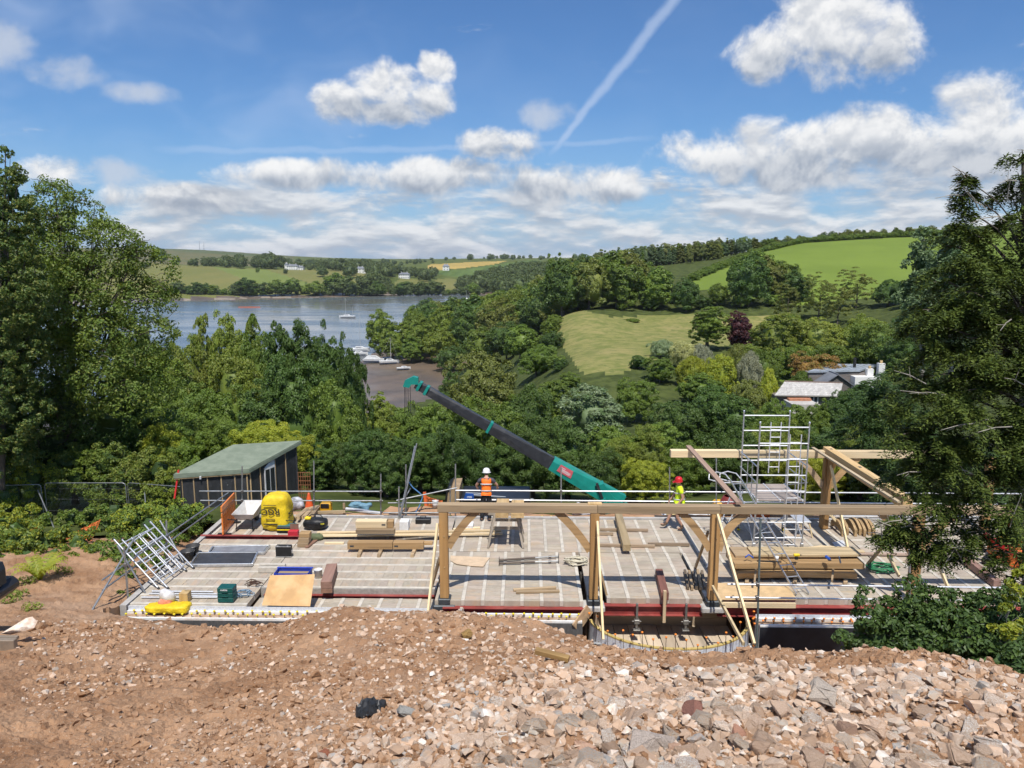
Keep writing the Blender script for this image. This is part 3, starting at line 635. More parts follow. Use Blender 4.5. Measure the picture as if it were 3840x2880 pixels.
    scatter(((1720, 2080), (1760, 2200)), 640, 1000, 17, (14, 19), ['far', 'dark', 'mid', 'far'], F, 'tree of the dense wood on the far side of the creek', 'trees of the far wood', mass=far_items,
            cap=[(1680, 1070), (1720, 1040), (1800, 1010), (1900, 985), (2000, 975), (2150, 985), (2300, 985)])
    scatter(((1450, 2500), (1450, 2600)), 1750, 2100, 60, (14, 22), ['far', 'deep'], F, 'tree on the distant skyline', 'skyline trees', mass=sky_items, cap=[(1400, 968), (1600, 966), (1680, 960), (1760, 952), (1850, 950), (2000, 952), (2100, 965), (2600, 970)])
    scatter(((1100, 1620), (1100, 1640)), 1500, 1750, 42, (15, 24), ['far', 'deep'], F, 'small dark tree on the horizon past the villas', 'horizon trees', mass=sky_items, cap=[(1000, 968), (1700, 970)])
    mass_of('far_wood', 'dark mixed woods on the far side of the estuary and creek', far_items, 'far'); mass_of('horizon_treeline', 'line of small dark trees along the horizon', sky_items, 'far')
    for px in range(2060, 2700, 13):
        yt = np.interp(px, [2060, 2200, 2300, 2400, 2500, 2650, 2750], [972, 958, 944, 932, 918, 905, 893]); k = rs.random() < .7
        c_ = rs.choice(['pine', 'larch', 'mid', 'pine']); tree_at(px, yt+rs.uniform(-6, 22), rs.uniform(332, 350), c_, rs.choice(['cone0', 'cone1']) if k else rs.choice(W), rs.uniform(36, 52) if k else rs.uniform(60, 90), PAL[c_]+' slim conifer in the plantation on the ridge skyline', 'conifers on the ridge', 'conifer_tree')
    for px in range(2700, 3700, 15):
        yt = np.interp(px, [2700, 2900, 3000, 3100, 3300, 3450, 3700], [900, 893, 882, 868, 858, 852, 845])
        c_ = rs.choice(['mid', 'olive', 'larch', 'pine']); tree_at(px, yt+rs.uniform(-4, 16), rs.uniform(357, 366), c_, rs.choice(['cone0', 'wood2', 'wood0']), rs.uniform(40, 60), PAL[c_]+' tree in the belt above the bright green hill field', 'tree belt above the field', 'ridge_tree')
    # hedge bank at the top edge of the hill field
    hedge = thing('field_hedge', 'long clipped hedge along the top edge of the bright green hill field', 'hedge', tuple(AY(2860, 945, 336)))
    for i in range(60):
        px = 2600+i*15.5; py = np.interp(px, [2600, 2700, 2860, 3000, 3250, 3520], [1050, 1005, 945, 911, 895, 882]); Yh = np.interp(px, [2600, 2700, 2860, 3000, 3250], [268, 292, 336, 351, 354])
        hb = AY(px, py+3, Yh); z_ = h1(hb.x, Yh); q_ = PROTO[rs.choice(['shrub0', 'shrub1'])]; kk = rs.uniform(.9, 1.25); o = link('bush', q_[0], hedge, Vector((hb.x, Yh, z_-.3))-hedge.location, (0, 0, rs.uniform(0, 6)), (kk, kk, kk*rs.uniform(.7, .95))); o.material_slots[0].link = 'OBJECT'; o.material_slots[0].material = LM['mid']
    # valley below the site
    V = [(2320, 1200, 212, 90, 'mid', 'mid'), (1700, 1390, 140, 150, 'dark', 'mid'), (2185, 1345, 138, 120, 'mid', 'mid'), (2265, 1385, 128, 120, 'dark', 'mid'), (1810, 1320, 118, 300, 'olive', 'mid'), (2010, 1290, 150, 200, 'mid', 'mid'), (2090, 1330, 140, 200, 'mid', 'mid'), (2170, 1300, 150, 120, 'dark', 'mid'),
         (1950, 1230, 200, 200, 'mid', 'wood'), (2080, 1180, 205, 160, 'oak', 'wood'), (2130, 1250, 180, 120, 'dark', 'wood'), (1760, 1390, 150, 160, 'deep', 'mid'),
         (2060, 1420, 105, 200, 'mid', 'mid'), (2240, 1440, 85, 280, 'silver', 'mid'), (1960, 1440, 80, 230, 'dark', 'mid'), (2110, 1560, 62, 200, 'dark', 'mid'), (1740, 1480, 62, 260, 'mid', 'mid'), (1890, 1520, 55, 230, 'mid', 'mid'),
         (1500, 1510, 66, 190, 'mid', 'mid'), (1590, 1510, 55, 220, 'mid', 'mid'), (2380, 1420, 100, 170, 'mid', 'mid'), (2480, 1340, 120, 230, 'mid', 'mid'), (2400, 1330, 128, 110, 'dark', 'mid'), (2620, 1400, 108, 200, 'mid', 'mid'), (2560, 1500, 75, 240, 'dark', 'mid'),
         (2700, 1440, 80, 230, 'dark', 'mid'), (2780, 1480, 72, 190, 'dark', 'mid'), (2850, 1560, 58, 180, 'mid', 'mid'), (2950, 1530, 62, 150, 'mid', 'mid'), (2450, 1580, 55, 230, 'mid', 'mid'), (2300, 1600, 52, 200, 'mid', 'mid'), (3060, 1515, 60, 130, 'mid', 'mid'), (3000, 1512, 72, 150, 'mid', 'mid'), (3130, 1500, 72, 130, 'dark', 'mid'), (3195, 1455, 88, 130, 'dark', 'mid'), (3240, 1420, 96, 120, 'dark', 'mid'), (2890, 1490, 84, 120, 'mid', 'mid'),
         (2065, 1240, 172, 160, 'dark', 'mid'), (2035, 1300, 158, 160, 'mid', 'mid'), (2100, 1345, 138, 150, 'dark', 'mid'), (2140, 1395, 122, 150, 'mid', 'mid'), (2060, 1190, 196, 110, 'oak', 'mid'), (2210, 1420, 118, 120, 'dark', 'mid'), (2300, 1405, 122, 120, 'mid', 'mid'), (2660, 1140, 150, 150, 'mid', 'tall'), (2800, 1290, 132, 140, 'ash', 'mid'), (2910, 1170, 142, 230, 'ash', 'mid'), (2990, 1180, 150, 200, 'mid', 'mid'), (3100, 1190, 140, 260, 'ash', 'mid'), (3230, 1180, 138, 200, 'ash', 'mid'), (3000, 1290, 134, 180, 'mid', 'mid'), (3150, 1280, 128, 200, 'mid', 'mid'), (3300, 1200, 126, 200, 'mid', 'mid'), (2880, 1310, 130, 130, 'mid', 'mid'), (3390, 1250, 118, 180, 'dark', 'mid'), (3440, 1180, 130, 180, 'dark', 'mid'), (3340, 1050, 200, 150, 'dark', 'wood'), (3420, 1060, 190, 160, 'dark', 'wood')]
    pal = {'mid': 'mid green', 'deep': 'very dark green', 'dark': 'dark green', 'olive': 'olive green', 'oak': 'warm green', 'silver': 'silvery grey green', 'ash': 'light green'}
    V.sort()
    for px, yt, Y, w, k, s in V:
        sh = {'mid': Md, 'wood': W, 'tall': ['tall0', 'tall1']}[s]
        zn = lambda v: 'beside the garden' if v[2] > 100 and v[0] > 2550 else 'below the timber frame' if v[2] < 100 else 'between the boom and the meadow'
        me_ = (px, yt, Y, w, k, s); z_ = zn(me_); same = [v for v in V if v[4] == k and zn(v) == z_]
        tree_at(px, yt, Y, k, rs.choice(sh), w, '%s tree %s, %s such tree from the left' % (pal[k], z_, ORD[same.index(me_)]), 'valley trees', 'valley_tree')
    for i, (px, yt, Y, w) in enumerate([(2960, 1060, 205, 110), (3080, 1030, 200, 130), (3220, 1010, 205, 140), (3150, 1060, 190, 120)]):
        tree_at(px, yt, Y, 'olive', 'thin0', w, 'feathery birch below the green hill field, %s of four' % ['leftmost', 'second', 'rightmost', 'third'][i], 'birches below the field', 'birch_tree')
    tree_at(2780, 1165, 150, 'copper', 'mid2', 110, 'dark purple leaved tree standing alone beside the meadow', None, 'copper_beech_tree')
    # garden shrubs
    for px, yt, Y, w, k, lab in [(2815, 1320, 118, 95, 'grey', 'pale silver grey rounded shrub in the garden'), (2635, 1290, 128, 75, 'grey', 'small silver grey shrub left of the rounded one beside the meadow'), (2760, 1290, 125, 95, 'olive', 'dull olive weeping shrub behind the silver shrubs'),
                            (3060, 1320, 118, 200, 'russet', 'large russet brown shrub beside the metal roof'), (2570, 1280, 130, 110, 'cream', 'pale cream green shrub at the edge of the meadow'), (2700, 1345, 115, 130, 'lime', 'yellow green shrub below the silver shrubs'), (2480, 1275, 140, 100, 'silver', 'pale grey green shrub in the meadow corner'),
                            (2880, 1400, 108, 90, 'lime', 'yellow flowering shrub left of the metal roof'), (2600, 1335, 118, 120, 'lime', 'bright lime green shrub in the middle of the garden'), (2860, 1330, 120, 90, 'mid', 'low arching green shrub on the lawn edge'), (2370, 1210, 205, 60, 'mid', 'lone green bush at the top of the meadow'),
                            (3000, 1390, 112, 90, 'mid', 'dark bush in front of the metal roofed barn'), (2820, 1420, 96, 150, 'olive', 'olive bush just left of the grey slate roof')]:
        tree_at(px, yt, Y, k, rs.choice(['shrub0', 'shrub1']) if w < 140 else rs.choice(Md), w, lab, None, 'garden_shrub')
    # trees on the near left slope, in front of the water
    for px, yt, Y, w, k, s, lab in [(740, 1150, 66, 100, 'ash', 'tall0', 'pale green tree with a tall left spire in front of the water'), (860, 1160, 64, 150, 'ash', 'tall1', 'pale green tree with a pointed top in front of the water'), (930, 1155, 66, 110, 'ash', 'tall0', 'pale green tree with a blunt top in front of the water'),
                               (720, 1290, 56, 220, 'ash', 'mid0', 'low pale green tree below the three spires'), (900, 1300, 55, 260, 'ash', 'mid1', 'broad light green tree below the spires'), (1060, 1200, 52, 190, 'dark', 'mid2', 'dark leaved tree left of the mudflat with a ragged top'), (1130, 1190, 52, 170, 'dark', 'tall1', 'dark pointed tree in the middle of the dark group left of the mudflat'),
                               (1220, 1260, 50, 170, 'dark', 'mid2', 'dark rounded tree in the group left of the mudflat'), (1315, 1300, 50, 140, 'dark', 'mid0', 'dark tree at the right end of the group left of the mudflat'), (1120, 1330, 46, 260, 'dark', 'mid3', 'broad dark tree in front of the dark group'), (1270, 1420, 44, 230, 'mid', 'mid1', 'rounded mid green tree behind the shed peak'),
                               (1415, 1475, 60, 160, 'ash', 'tall1', 'yellowish green tree below the crane tip'), (640, 1420, 50, 260, 'mid', 'mid1', 'mid green tree left of the shed roof'), (820, 1440, 48, 280, 'mid', 'mid3', 'mid green tree behind the shed roof'), (980, 1450, 46, 260, 'dark', 'mid0', 'dark green tree behind the shed roof'), (560, 1300, 60, 240, 'mid', 'mid2', 'mid green tree by the ash tree'), (670, 1255, 62, 170, 'ash', 'mid3', 'pale green tree between the ash and the left spire'), (800, 1235, 68, 170, 'ash', 'mid2', 'pale green tree filling the gap between two spires'), (990, 1240, 60, 190, 'mid', 'mid0', 'green tree between the spires and the dark group'), (1185, 1260, 56, 150, 'dark', 'mid0', 'small dark tree inside the dark group'), (1280, 1310, 56, 160, 'dark', 'mid1', 'low dark tree by the mudflat edge'), (500, 1200, 70, 220, 'mid', 'mid0', 'green tree in front of the far left water')]:
        tree_at(px, yt, Y, k, s, w, lab, None)
    # tall hedge at the back of the site
    Cl = ['close0', 'close1', 'close2']
    for i in range(15):
        px = 600+i*70+rs.uniform(-20, 20); lime = px < 1110
        tree_at(px, 1590+rs.uniform(-30, 40)+(40 if px > 1150 else 0), rs.uniform(33.5, 37), 'lime' if lime and rs.random() < 0.5 else ('mid' if lime else 'dark'), rs.choice(Cl), rs.uniform(190, 250), 'clipped hedge tree behind the shed and handrail, %s from the left' % ORD[i], 'hedge trees behind the site', 'hedge_tree')
    for i in range(17):
        px = 1600+i*105+rs.uniform(-25, 25)
        tree_at(px, 1640+rs.uniform(-60, 50), rs.uniform(35.5, 40), rs.choice(['dark', 'mid', 'dark', 'ash' if px > 2300 else 'dark']), rs.choice(Cl), rs.uniform(200, 270), 'bushy hedge tree behind the crane and scaffold tower, %s from the left' % ORD[i], 'hedge trees behind the crane', 'hedge_tree')
    for i, (px, yt, w, k) in enumerate([(2420, 1720, 200, 'lime'), (2330, 1740, 160, 'lime'), (2990, 1690, 200, 'lime'), (3120, 1680, 200, 'lime'), (3240, 1640, 200, 'ash'), (3180, 1760, 180, 'lime'), (3330, 1700, 200, 'dark')]):
        tree_at(px, yt, rs.uniform(33.5, 35.5), k, rs.choice(Cl), w, ['bright yellow green bush right of the crane knuckle', 'yellow green bush at the foot of the crane boom', 'yellow green bush just right of the scaffold tower', 'yellow green bush above the oak cross beam', 'light green bush left of the spruce', 'low yellow green bush below the cross beam', 'dark bush below the spruce'][i], 'bright bushes behind the site', 'hedge_bush')
woods()
# ------------------------------------------------------------------ near ground: earth and rubble between the camera and the slab
_K = []
for px, py, Y in [(-200, 2880, 4.7), (500, 2880, 4.5), (1000, 2880, 4.2), (1500, 2880, 3.7), (2000, 2880, 3.3), (2600, 2880, 3.1), (3200, 2880, 3.1), (3840, 2880, 3.2), (4300, 2880, 3.3),
                  (-200, 2600, 7.6), (500, 2600, 7.4), (1000, 2600, 6.8), (1500, 2600, 6.2), (2000, 2600, 5.4), (2600, 2600, 5.1), (3200, 2600, 5.0), (3700, 2600, 5.0),
                  (-100, 2450, 10.5), (500, 2440, 11.0), (900, 2440, 10.6), (1300, 2420, 9.0), (1700, 2430, 8.4), (2100, 2470, 7.6), (2600, 2480, 7.0), (3100, 2480, 6.6), (3450, 2500, 6.4),
                  (-100, 2350, 14.0), (300, 2335, 15.6), (700, 2335, 15.6), (1000, 2358, 13.4), (1150, 2330, 12.4), (1290, 2276, 11.4), (1450, 2300, 11.4), (1680, 2292, 11.0), (1800, 2312, 10.8), (1930, 2345, 10.6), (2060, 2385, 10.4), (2200, 2424, 9.4), (2450, 2424, 8.6), (2700, 2424, 8.3), (2870, 2402, 8.1), (3050, 2424, 7.8), (3200, 2408, 7.7), (3380, 2440, 7.2), (3560, 2490, 6.6), (3720, 2545, 6.1), (3860, 2600, 5.7)]:
    _K.append(AY(px, py, Y)-Vector((0, 0, (.13 if px > 2150 else (-.08 if px > 1880 else .03 if 1200 < px else .06)) if py < 2500 and px < 3300 else .06)))
for px, py, Y in [(0, 2290, 17.0), (150, 2270, 17.6), (0, 2165, 20.6), (150, 2170, 20.2), (260, 2215, 19.5), (340, 2275, 18.2), (-300, 2120, 20.6)]: _K.append(AY(px, py, Y))
for X, Y, z in [(0, 0, 7.35), (-4, 0, 7.3), (4, 0, 7.4), (8, 0, 7.3), (-8, 1, 7.0), (-13, 6, 5.4), (11, 2, 6.4), (10, 6, 4.2), (12, 10, 1.6), (9, 10.5, 1.3), (6, 11.5, 1.0), (3.5, 12.5, 1.0), (1, 14, 0.2), (-2, 14.5, 0.3), (-4.5, 14.5, 1.0), (-6, 16.5, -0.3), (-9, 17.6, 0.0),
                (8, 13.5, -1.8), (5, 14.5, -2.2), (2, 15.5, -2.1), (-2, 16.8, -1.6), (-5, 17.6, -1.3), (12, 16, -1.8), (-8, 18.3, -0.7), (-11.3, 20, -0.1), (-12, 24, -0.6), (-14, 27, -1.3), (-20, 24, -0.6), (-20, 15, 1.5), (0, 22, -2.4), (8, 22, -2.4), (-8, 22, -2.4), (15, 22, -2), (0, 28, -2.4), (10, 28, -2.4), (-8, 28, -2.2)]:
    _K.append(Vector((X, Y, z)))
_htps = TPS([(k.x, k.y) for k in _K], [k.z for k in _K], 1e-3)
def stony(X, Y):           # 0 in the bare wheel track, 1 on the tipped stone on the right
    a = X/np.maximum(Y, 0.5)
    cr = np.clip((6.9-.9*np.clip(a-.25, 0, 1)+1.5*np.clip(.2-a, 0, .5)+fbm(X*.9, Y*.9, 3, 61)*1.5-Y)*1.4+.5, 0.06, 1)
    return cr*np.clip((a+0.27+fbm(X*0.7, Y*0.7, 3, 77)*0.22+np.clip(6.6-Y, -1.2, 4)*0.06)*3.2, 0, 1)
def HG(X, Y, fine=True):
    X = np.asarray(X, float); Y = np.asarray(Y, float); z = _htps(X, Y)
    pit = (X > -10.6) & (Y > 18.0); z = np.where(pit, np.minimum(z, -1.7), z)
    fb = np.clip((Y-25.5)/2.5, 0, 1); z = z*(1-fb)+(H(X, np.maximum(Y, 20))-.18)*fb
    if fine:
        s = stony(X, Y); pm = np.where(pit, 0.0, 1.0)
        z = z+pm*(fbm(X*1.1, Y*1.1, 3, 3)*0.16*(0.35+0.65*s)+fbm(X*5, Y*5, 4, 9, 0.6)*(0.06+0.05*s))
        cl = np.clip((Y-9)/6, 0, 1)
        z = z+pm*np.abs(fbm(X*3.2, Y*3.2, 4, 31, 0.6))*0.10*(1-cl*0.4)
    return z
def hg(X, Y): return float(HG(np.array([X]), np.array([Y]))[0])
M_EARTH = pmat('red_earth', (0.455, 0.275, 0.160), (0.290, 0.158, 0.084), scale=0.8, rough=0.95, bump=0.05, bscale=22, objvar=0, spec=0.1, detail=9, c3=(0.46, 0.30, 0.195), spots=((0.50, 0.39, 0.29), 55, 0.60, 0.75))
def stone_mat(name, cols):
    m = bpy.data.materials.new(name); m.use_nodes = True; t = NT(m.node_tree); p = t.n['Principled BSDF']
    isl = t.new('ShaderNodeNewGeometry').outputs['Random Per Island']; rnd = t.new('ShaderNodeObjectInfo').outputs['Random']
    r = t.m('FRACT', t.m('ADD', isl, rnd)); tc = t.new('ShaderNodeTexCoord').outputs['Object']
    cr = t.new('ShaderNodeValToRGB'); cr.color_ramp.interpolation = 'CONSTANT'; e = cr.color_ramp.elements
    e[0].position = 0; e[0].color = (*cols[0][1], 1); e[1].position = cols[1][0]; e[1].color = (*cols[1][1], 1)
    for pos, c in cols[2:]: x = e.new(pos); x.color = (*c, 1)
    t.put(cr.inputs[0], r)
    vec = t.v('ADD', tc, t.v('SCALE', (13.0, 7.0, 29.0), scale=r))
    n1 = t.noise(vec, 9, 6, 0.65); n2 = t.noise(vec, 34, 4, 0.6)
    c = t.mix(t.m('MULTIPLY', t.ss(n1, 0.36, 0.60), 0.80), cr.outputs[0], (0.52, 0.355, 0.24))       # clinging earth
    c = t.mix(t.m('MULTIPLY', t.ss(n2, 0.56, 0.66), 0.5), c, (0.62, 0.55, 0.47))
    h = t.new('ShaderNodeHueSaturation'); t.put(h.inputs['Color'], c); t.put(h.inputs['Value'], t.lin(t.m('FRACT', t.m('MULTIPLY', r, 9.7)), 0, 1, 0.74, 1.20))
    t.put(p.inputs['Base Color'], h.outputs[0]); p.inputs['Roughness'].default_value = 0.93; p.inputs['Specular IOR Level'].default_value = 0.12
    b = t.new('ShaderNodeBump'); b.inputs['Distance'].default_value = 0.012; b.inputs['Strength'].default_value = 0.9
    t.put(b.inputs['Height'], t.noise(vec, 26, 6, 0.7)); t.l.new(b.outputs[0], p.inputs['Normal']); return m
M_STONE = stone_mat('rubble_stone', [(0, (0.62, 0.45, 0.33)), (0.24, (0.68, 0.53, 0.41)), (0.46, (0.54, 0.37, 0.26)), (0.58, (0.72, 0.62, 0.52)), (0.74, (0.52, 0.46, 0.38)), (0.85, (0.42, 0.39, 0.34)), (0.89, (0.48, 0.28, 0.20)), (0.93, (0.76, 0.71, 0.64))])
M_CHIP = stone_mat('stone_chips', [(0, (0.50, 0.36, 0.26)), (0.26, (0.40, 0.265, 0.175)), (0.44, (0.55, 0.42, 0.32)), (0.62, (0.63, 0.54, 0.45)), (0.78, (0.44, 0.40, 0.34)), (0.87, (0.70, 0.65, 0.58)), (0.94, (0.36, 0.35, 0.33))])
def hull_stone(seed, npt, flat):
    rng = np.random.default_rng(seed); P = unit(npt, rng)*(0.78+0.22*rng.random((npt, 1))); P[:, 2] *= flat; P[:, 0] *= 1.0+0.35*rng.random()
    P = np.sign(P)*np.abs(P)**0.82
    bm = bmesh.new()
    for p in P: bm.verts.new(p)
    r = bmesh.ops.convex_hull(bm, input=bm.verts[:]); bmesh.ops.delete(bm, geom=list({g for g in r['geom_unused'] if isinstance(g, bmesh.types.BMVert)}), context='VERTS')
    bm.verts.index_update(); bmesh.ops.triangulate(bm, faces=bm.faces[:]); bm.verts.index_update()
    V = np.array([v.co[:] for v in bm.verts]); F = np.array([[v.index for v in f.verts] for f in bm.faces]); bm.free()
    return V/np.abs(V).max(), F
def rough_stone(seed, flat):
    V, F = hull_stone(seed, 15, flat); rng = np.random.default_rng(seed+500)
    bm = bmesh.new(); vs_ = [bm.verts.new(v) for v in V]
    for f in F: bm.faces.new([vs_[i] for i in f])
    bmesh.ops.dissolve_limit(bm, angle_limit=0.20, verts=bm.verts[:], edges=bm.edges[:])
    bmesh.ops.bevel(bm, geom=bm.edges[:], offset=0.085, segments=1, affect='EDGES', clamp_overlap=True)
    bmesh.ops.triangulate(bm, faces=bm.faces[:]); bmesh.ops.subdivide_edges(bm, edges=bm.edges[:], cuts=1)
    for v in bm.verts: v.co += Vector(rng.normal(size=3)*0.032)
    me = bpy.data.meshes.new('stone'); bm.to_mesh(me); bm.free(); me.materials.append(M_STONE); return me
def build_rubble():
    na, nr = 410, 310
    A = np.linspace(-0.84, 0.84, na); Yv = np.exp(np.linspace(math.log(2.2), math.log(33.0), nr))
    a, Y = np.meshgrid(A, Yv); X = a*(Y+0.6); Z = HG(X, Y)
    V = np.c_[X.ravel(), Y.ravel(), Z.ravel()]; idx = np.arange(na*nr).reshape(nr, na)
    F = np.c_[idx[:-1, :-1].ravel(), idx[:-1, 1:].ravel(), idx[1:, 1:].ravel(), idx[1:, :-1].ravel()]
    g = link('earth_heap', npmesh('earth_heap', V, F, M_EARTH, False)); tag(g, 'heap of red brown earth and pale rubble in front of the floor', None, None, 'structure')
    gx, gy = np.meshgrid(np.linspace(-9, 9, 50), np.linspace(-6, 2.35, 30)); gz = HG(gx, gy)-0.03
    idx = np.arange(1500).reshape(30, 50); F = np.c_[idx[:-1, :-1].ravel(), idx[:-1, 1:].ravel(), idx[1:, 1:].ravel(), idx[1:, :-1].ravel()]
    tag(link('standing_ground', npmesh('standing_ground', np.c_[gx.ravel(), gy.ravel(), gz.ravel()], F, M_EARTH)), 'earth underfoot where the picture was taken', None, None, 'structure')
    rng = np.random.default_rng(5)
    # stones one can pick out
    PM = [rough_stone(100+i, [0.55, 0.7, 0.8, 0.45, 0.65, 0.75][i % 6]) for i in range(14)]
    n = 0; placed = []
    N = 34000; yy = np.exp(rng.uniform(math.log(2.9), math.log(9.5), N)); x = rng.uniform(-.66, .66, N)*yy; s = stony(x, yy); k = rng.random(N) < s**1.5+.015; x, yy, s = x[k], yy[k], s[k]
    r = .019+.036*rng.random(len(x))**2.4; r = np.where((s > .9) & (rng.random(len(x)) < .02), .055+.03*rng.random(len(x)), r)*np.where(s < .5, .75, 1); zz = HG(x, yy)
    cand = sorted(zip(r/yy, r, x, yy, zz), reverse=True)
    cell = {}
    rest = []
    for sz, r, x, yy, z in cand:
        ok = True; ck = (int(x/0.25), int(yy/0.25))
        for i in (-1, 0, 1):
            for j in (-1, 0, 1):
                for (qx, qy, qr) in cell.get((ck[0]+i, ck[1]+j), ()):
                    if (qx-x)**2+(qy-yy)**2 < ((qr+r)*0.80)**2: ok = False
        if not ok: continue
        cell.setdefault(ck, []).append((x, yy, r))
        if n < 300:
            o = link('stone', PM[n % 14], g, (x, yy, z+r*0.10), tuple(rng.uniform(-0.5, 0.5, 2))+(rng.uniform(0, 6.28),), tuple(r*1.12*(0.85+0.3*rng.random(3)))); n += 1
        else: rest.append((r, x, yy, z))
    # everything smaller, joined
    HS = [hull_stone(200+i, 10, [0.55, 0.75, 0.65][i % 3]) for i in range(12)]
    N = 30000; aa = rng.uniform(-0.72, 0.70, N); yy = np.exp(rng.uniform(math.log(2.7), math.log(16.5), N)); x = aa*yy; s = stony(x, yy)
    patch = np.clip(0.44+fbm(x*0.55, yy*0.55, 3, 51)*1.5, 0.03, 1)
    keep = rng.random(N) < np.maximum(s*0.95, patch*0.8); x, yy, s = x[keep], yy[keep], s[keep]
    r = (0.0065+0.0042*np.minimum(yy, 9)*rng.random(len(x))**2.5)*(0.75+0.85*s)*(1+0.05*yy); z = HG(x, yy)
    ok = (x < -10.9) | (yy < 17.2); x, yy, r, z = x[ok], yy[ok], r[ok], z[ok]
    Vs = []; Fs = []; off = 0
    ex = [(b[0], b[1], b[2], b[3]) for b in rest]
    R_ = np.r_[r, [e[0] for e in ex]]; X_ = np.r_[x, [e[1] for e in ex]]; Y_ = np.r_[yy, [e[2] for e in ex]]; Z_ = np.r_[z, [e[3] for e in ex]]
    def strew(X_, Y_, Z_, R_, lift, jit):
        Vs = []; Fs = []; off = 0
        for j in range(12):
            v, f = HS[j]; q = np.arange(j, len(R_), 12); n_ = len(q); th = rng.uniform(0, 6.28, n_); c, s_ = np.cos(th), np.sin(th); w = v[None]*(R_[q, None, None]*(.8+.4*rng.random((n_, 1, 3))))
            tl = rng.uniform(-.5, .5, n_)[:, None]; y = w[..., 1]*np.cos(tl)-w[..., 2]*np.sin(tl); z = w[..., 1]*np.sin(tl)+w[..., 2]*np.cos(tl); xx = w[..., 0]
            P = np.stack([xx*c[:, None]-y*s_[:, None], xx*s_[:, None]+y*c[:, None], z], -1)+rng.normal(size=w.shape)*R_[q, None, None]*jit+np.stack([X_[q], Y_[q], Z_[q]+R_[q]*lift], -1)[:, None]
            Vs.append(P.reshape(-1, 3)); Fs.append((f[None]+(np.arange(n_)*len(v))[:, None, None]+off).reshape(-1, 3)); off += n_*len(v)
        return np.concatenate(Vs), np.concatenate(Fs)
    Vs, Fs = strew(X_, Y_, Z_, R_, .2, 0.0)
    me = npmesh('loose_rubble', Vs, Fs, M_CHIP); o = link('loose_rubble', me, g); o['kind'] = 'stuff'
    # clods of earth along the crest
    N = 15000; aa = rng.uniform(-0.70, 0.68, N); yy = np.exp(rng.uniform(math.log(3.2), math.log(15.0), N)); x = aa*yy; keep = rng.random(N) < np.clip(0.5+fbm(x*0.8, yy*0.8, 3, 88)*1.6, 0.05, 1); x, yy = x[keep], yy[keep]
    r = (0.010+0.0060*yy*rng.random(len(x))**2.2); z = HG(x, yy); Vs, Fs = strew(x, yy, z, r, .15, .14)
    o = link('earth_clods', npmesh('earth_clods', Vs, Fs, M_EARTH), g); o['kind'] = 'stuff'
    print('rubble', n, len(R_))
build_rubble()
def on_heap(px, py):                      # where a photograph pixel meets the heap
    d = ray(px, py); t = np.linspace(2.0, 24, 600); P = np.array([0, 0, CAM_H])+t[:, None]*d; z = HG(P[:, 0], P[:, 1]); i = int(np.argmax(P[:, 2] < z)); return Vector((P[i, 0], P[i, 1], z[i]))
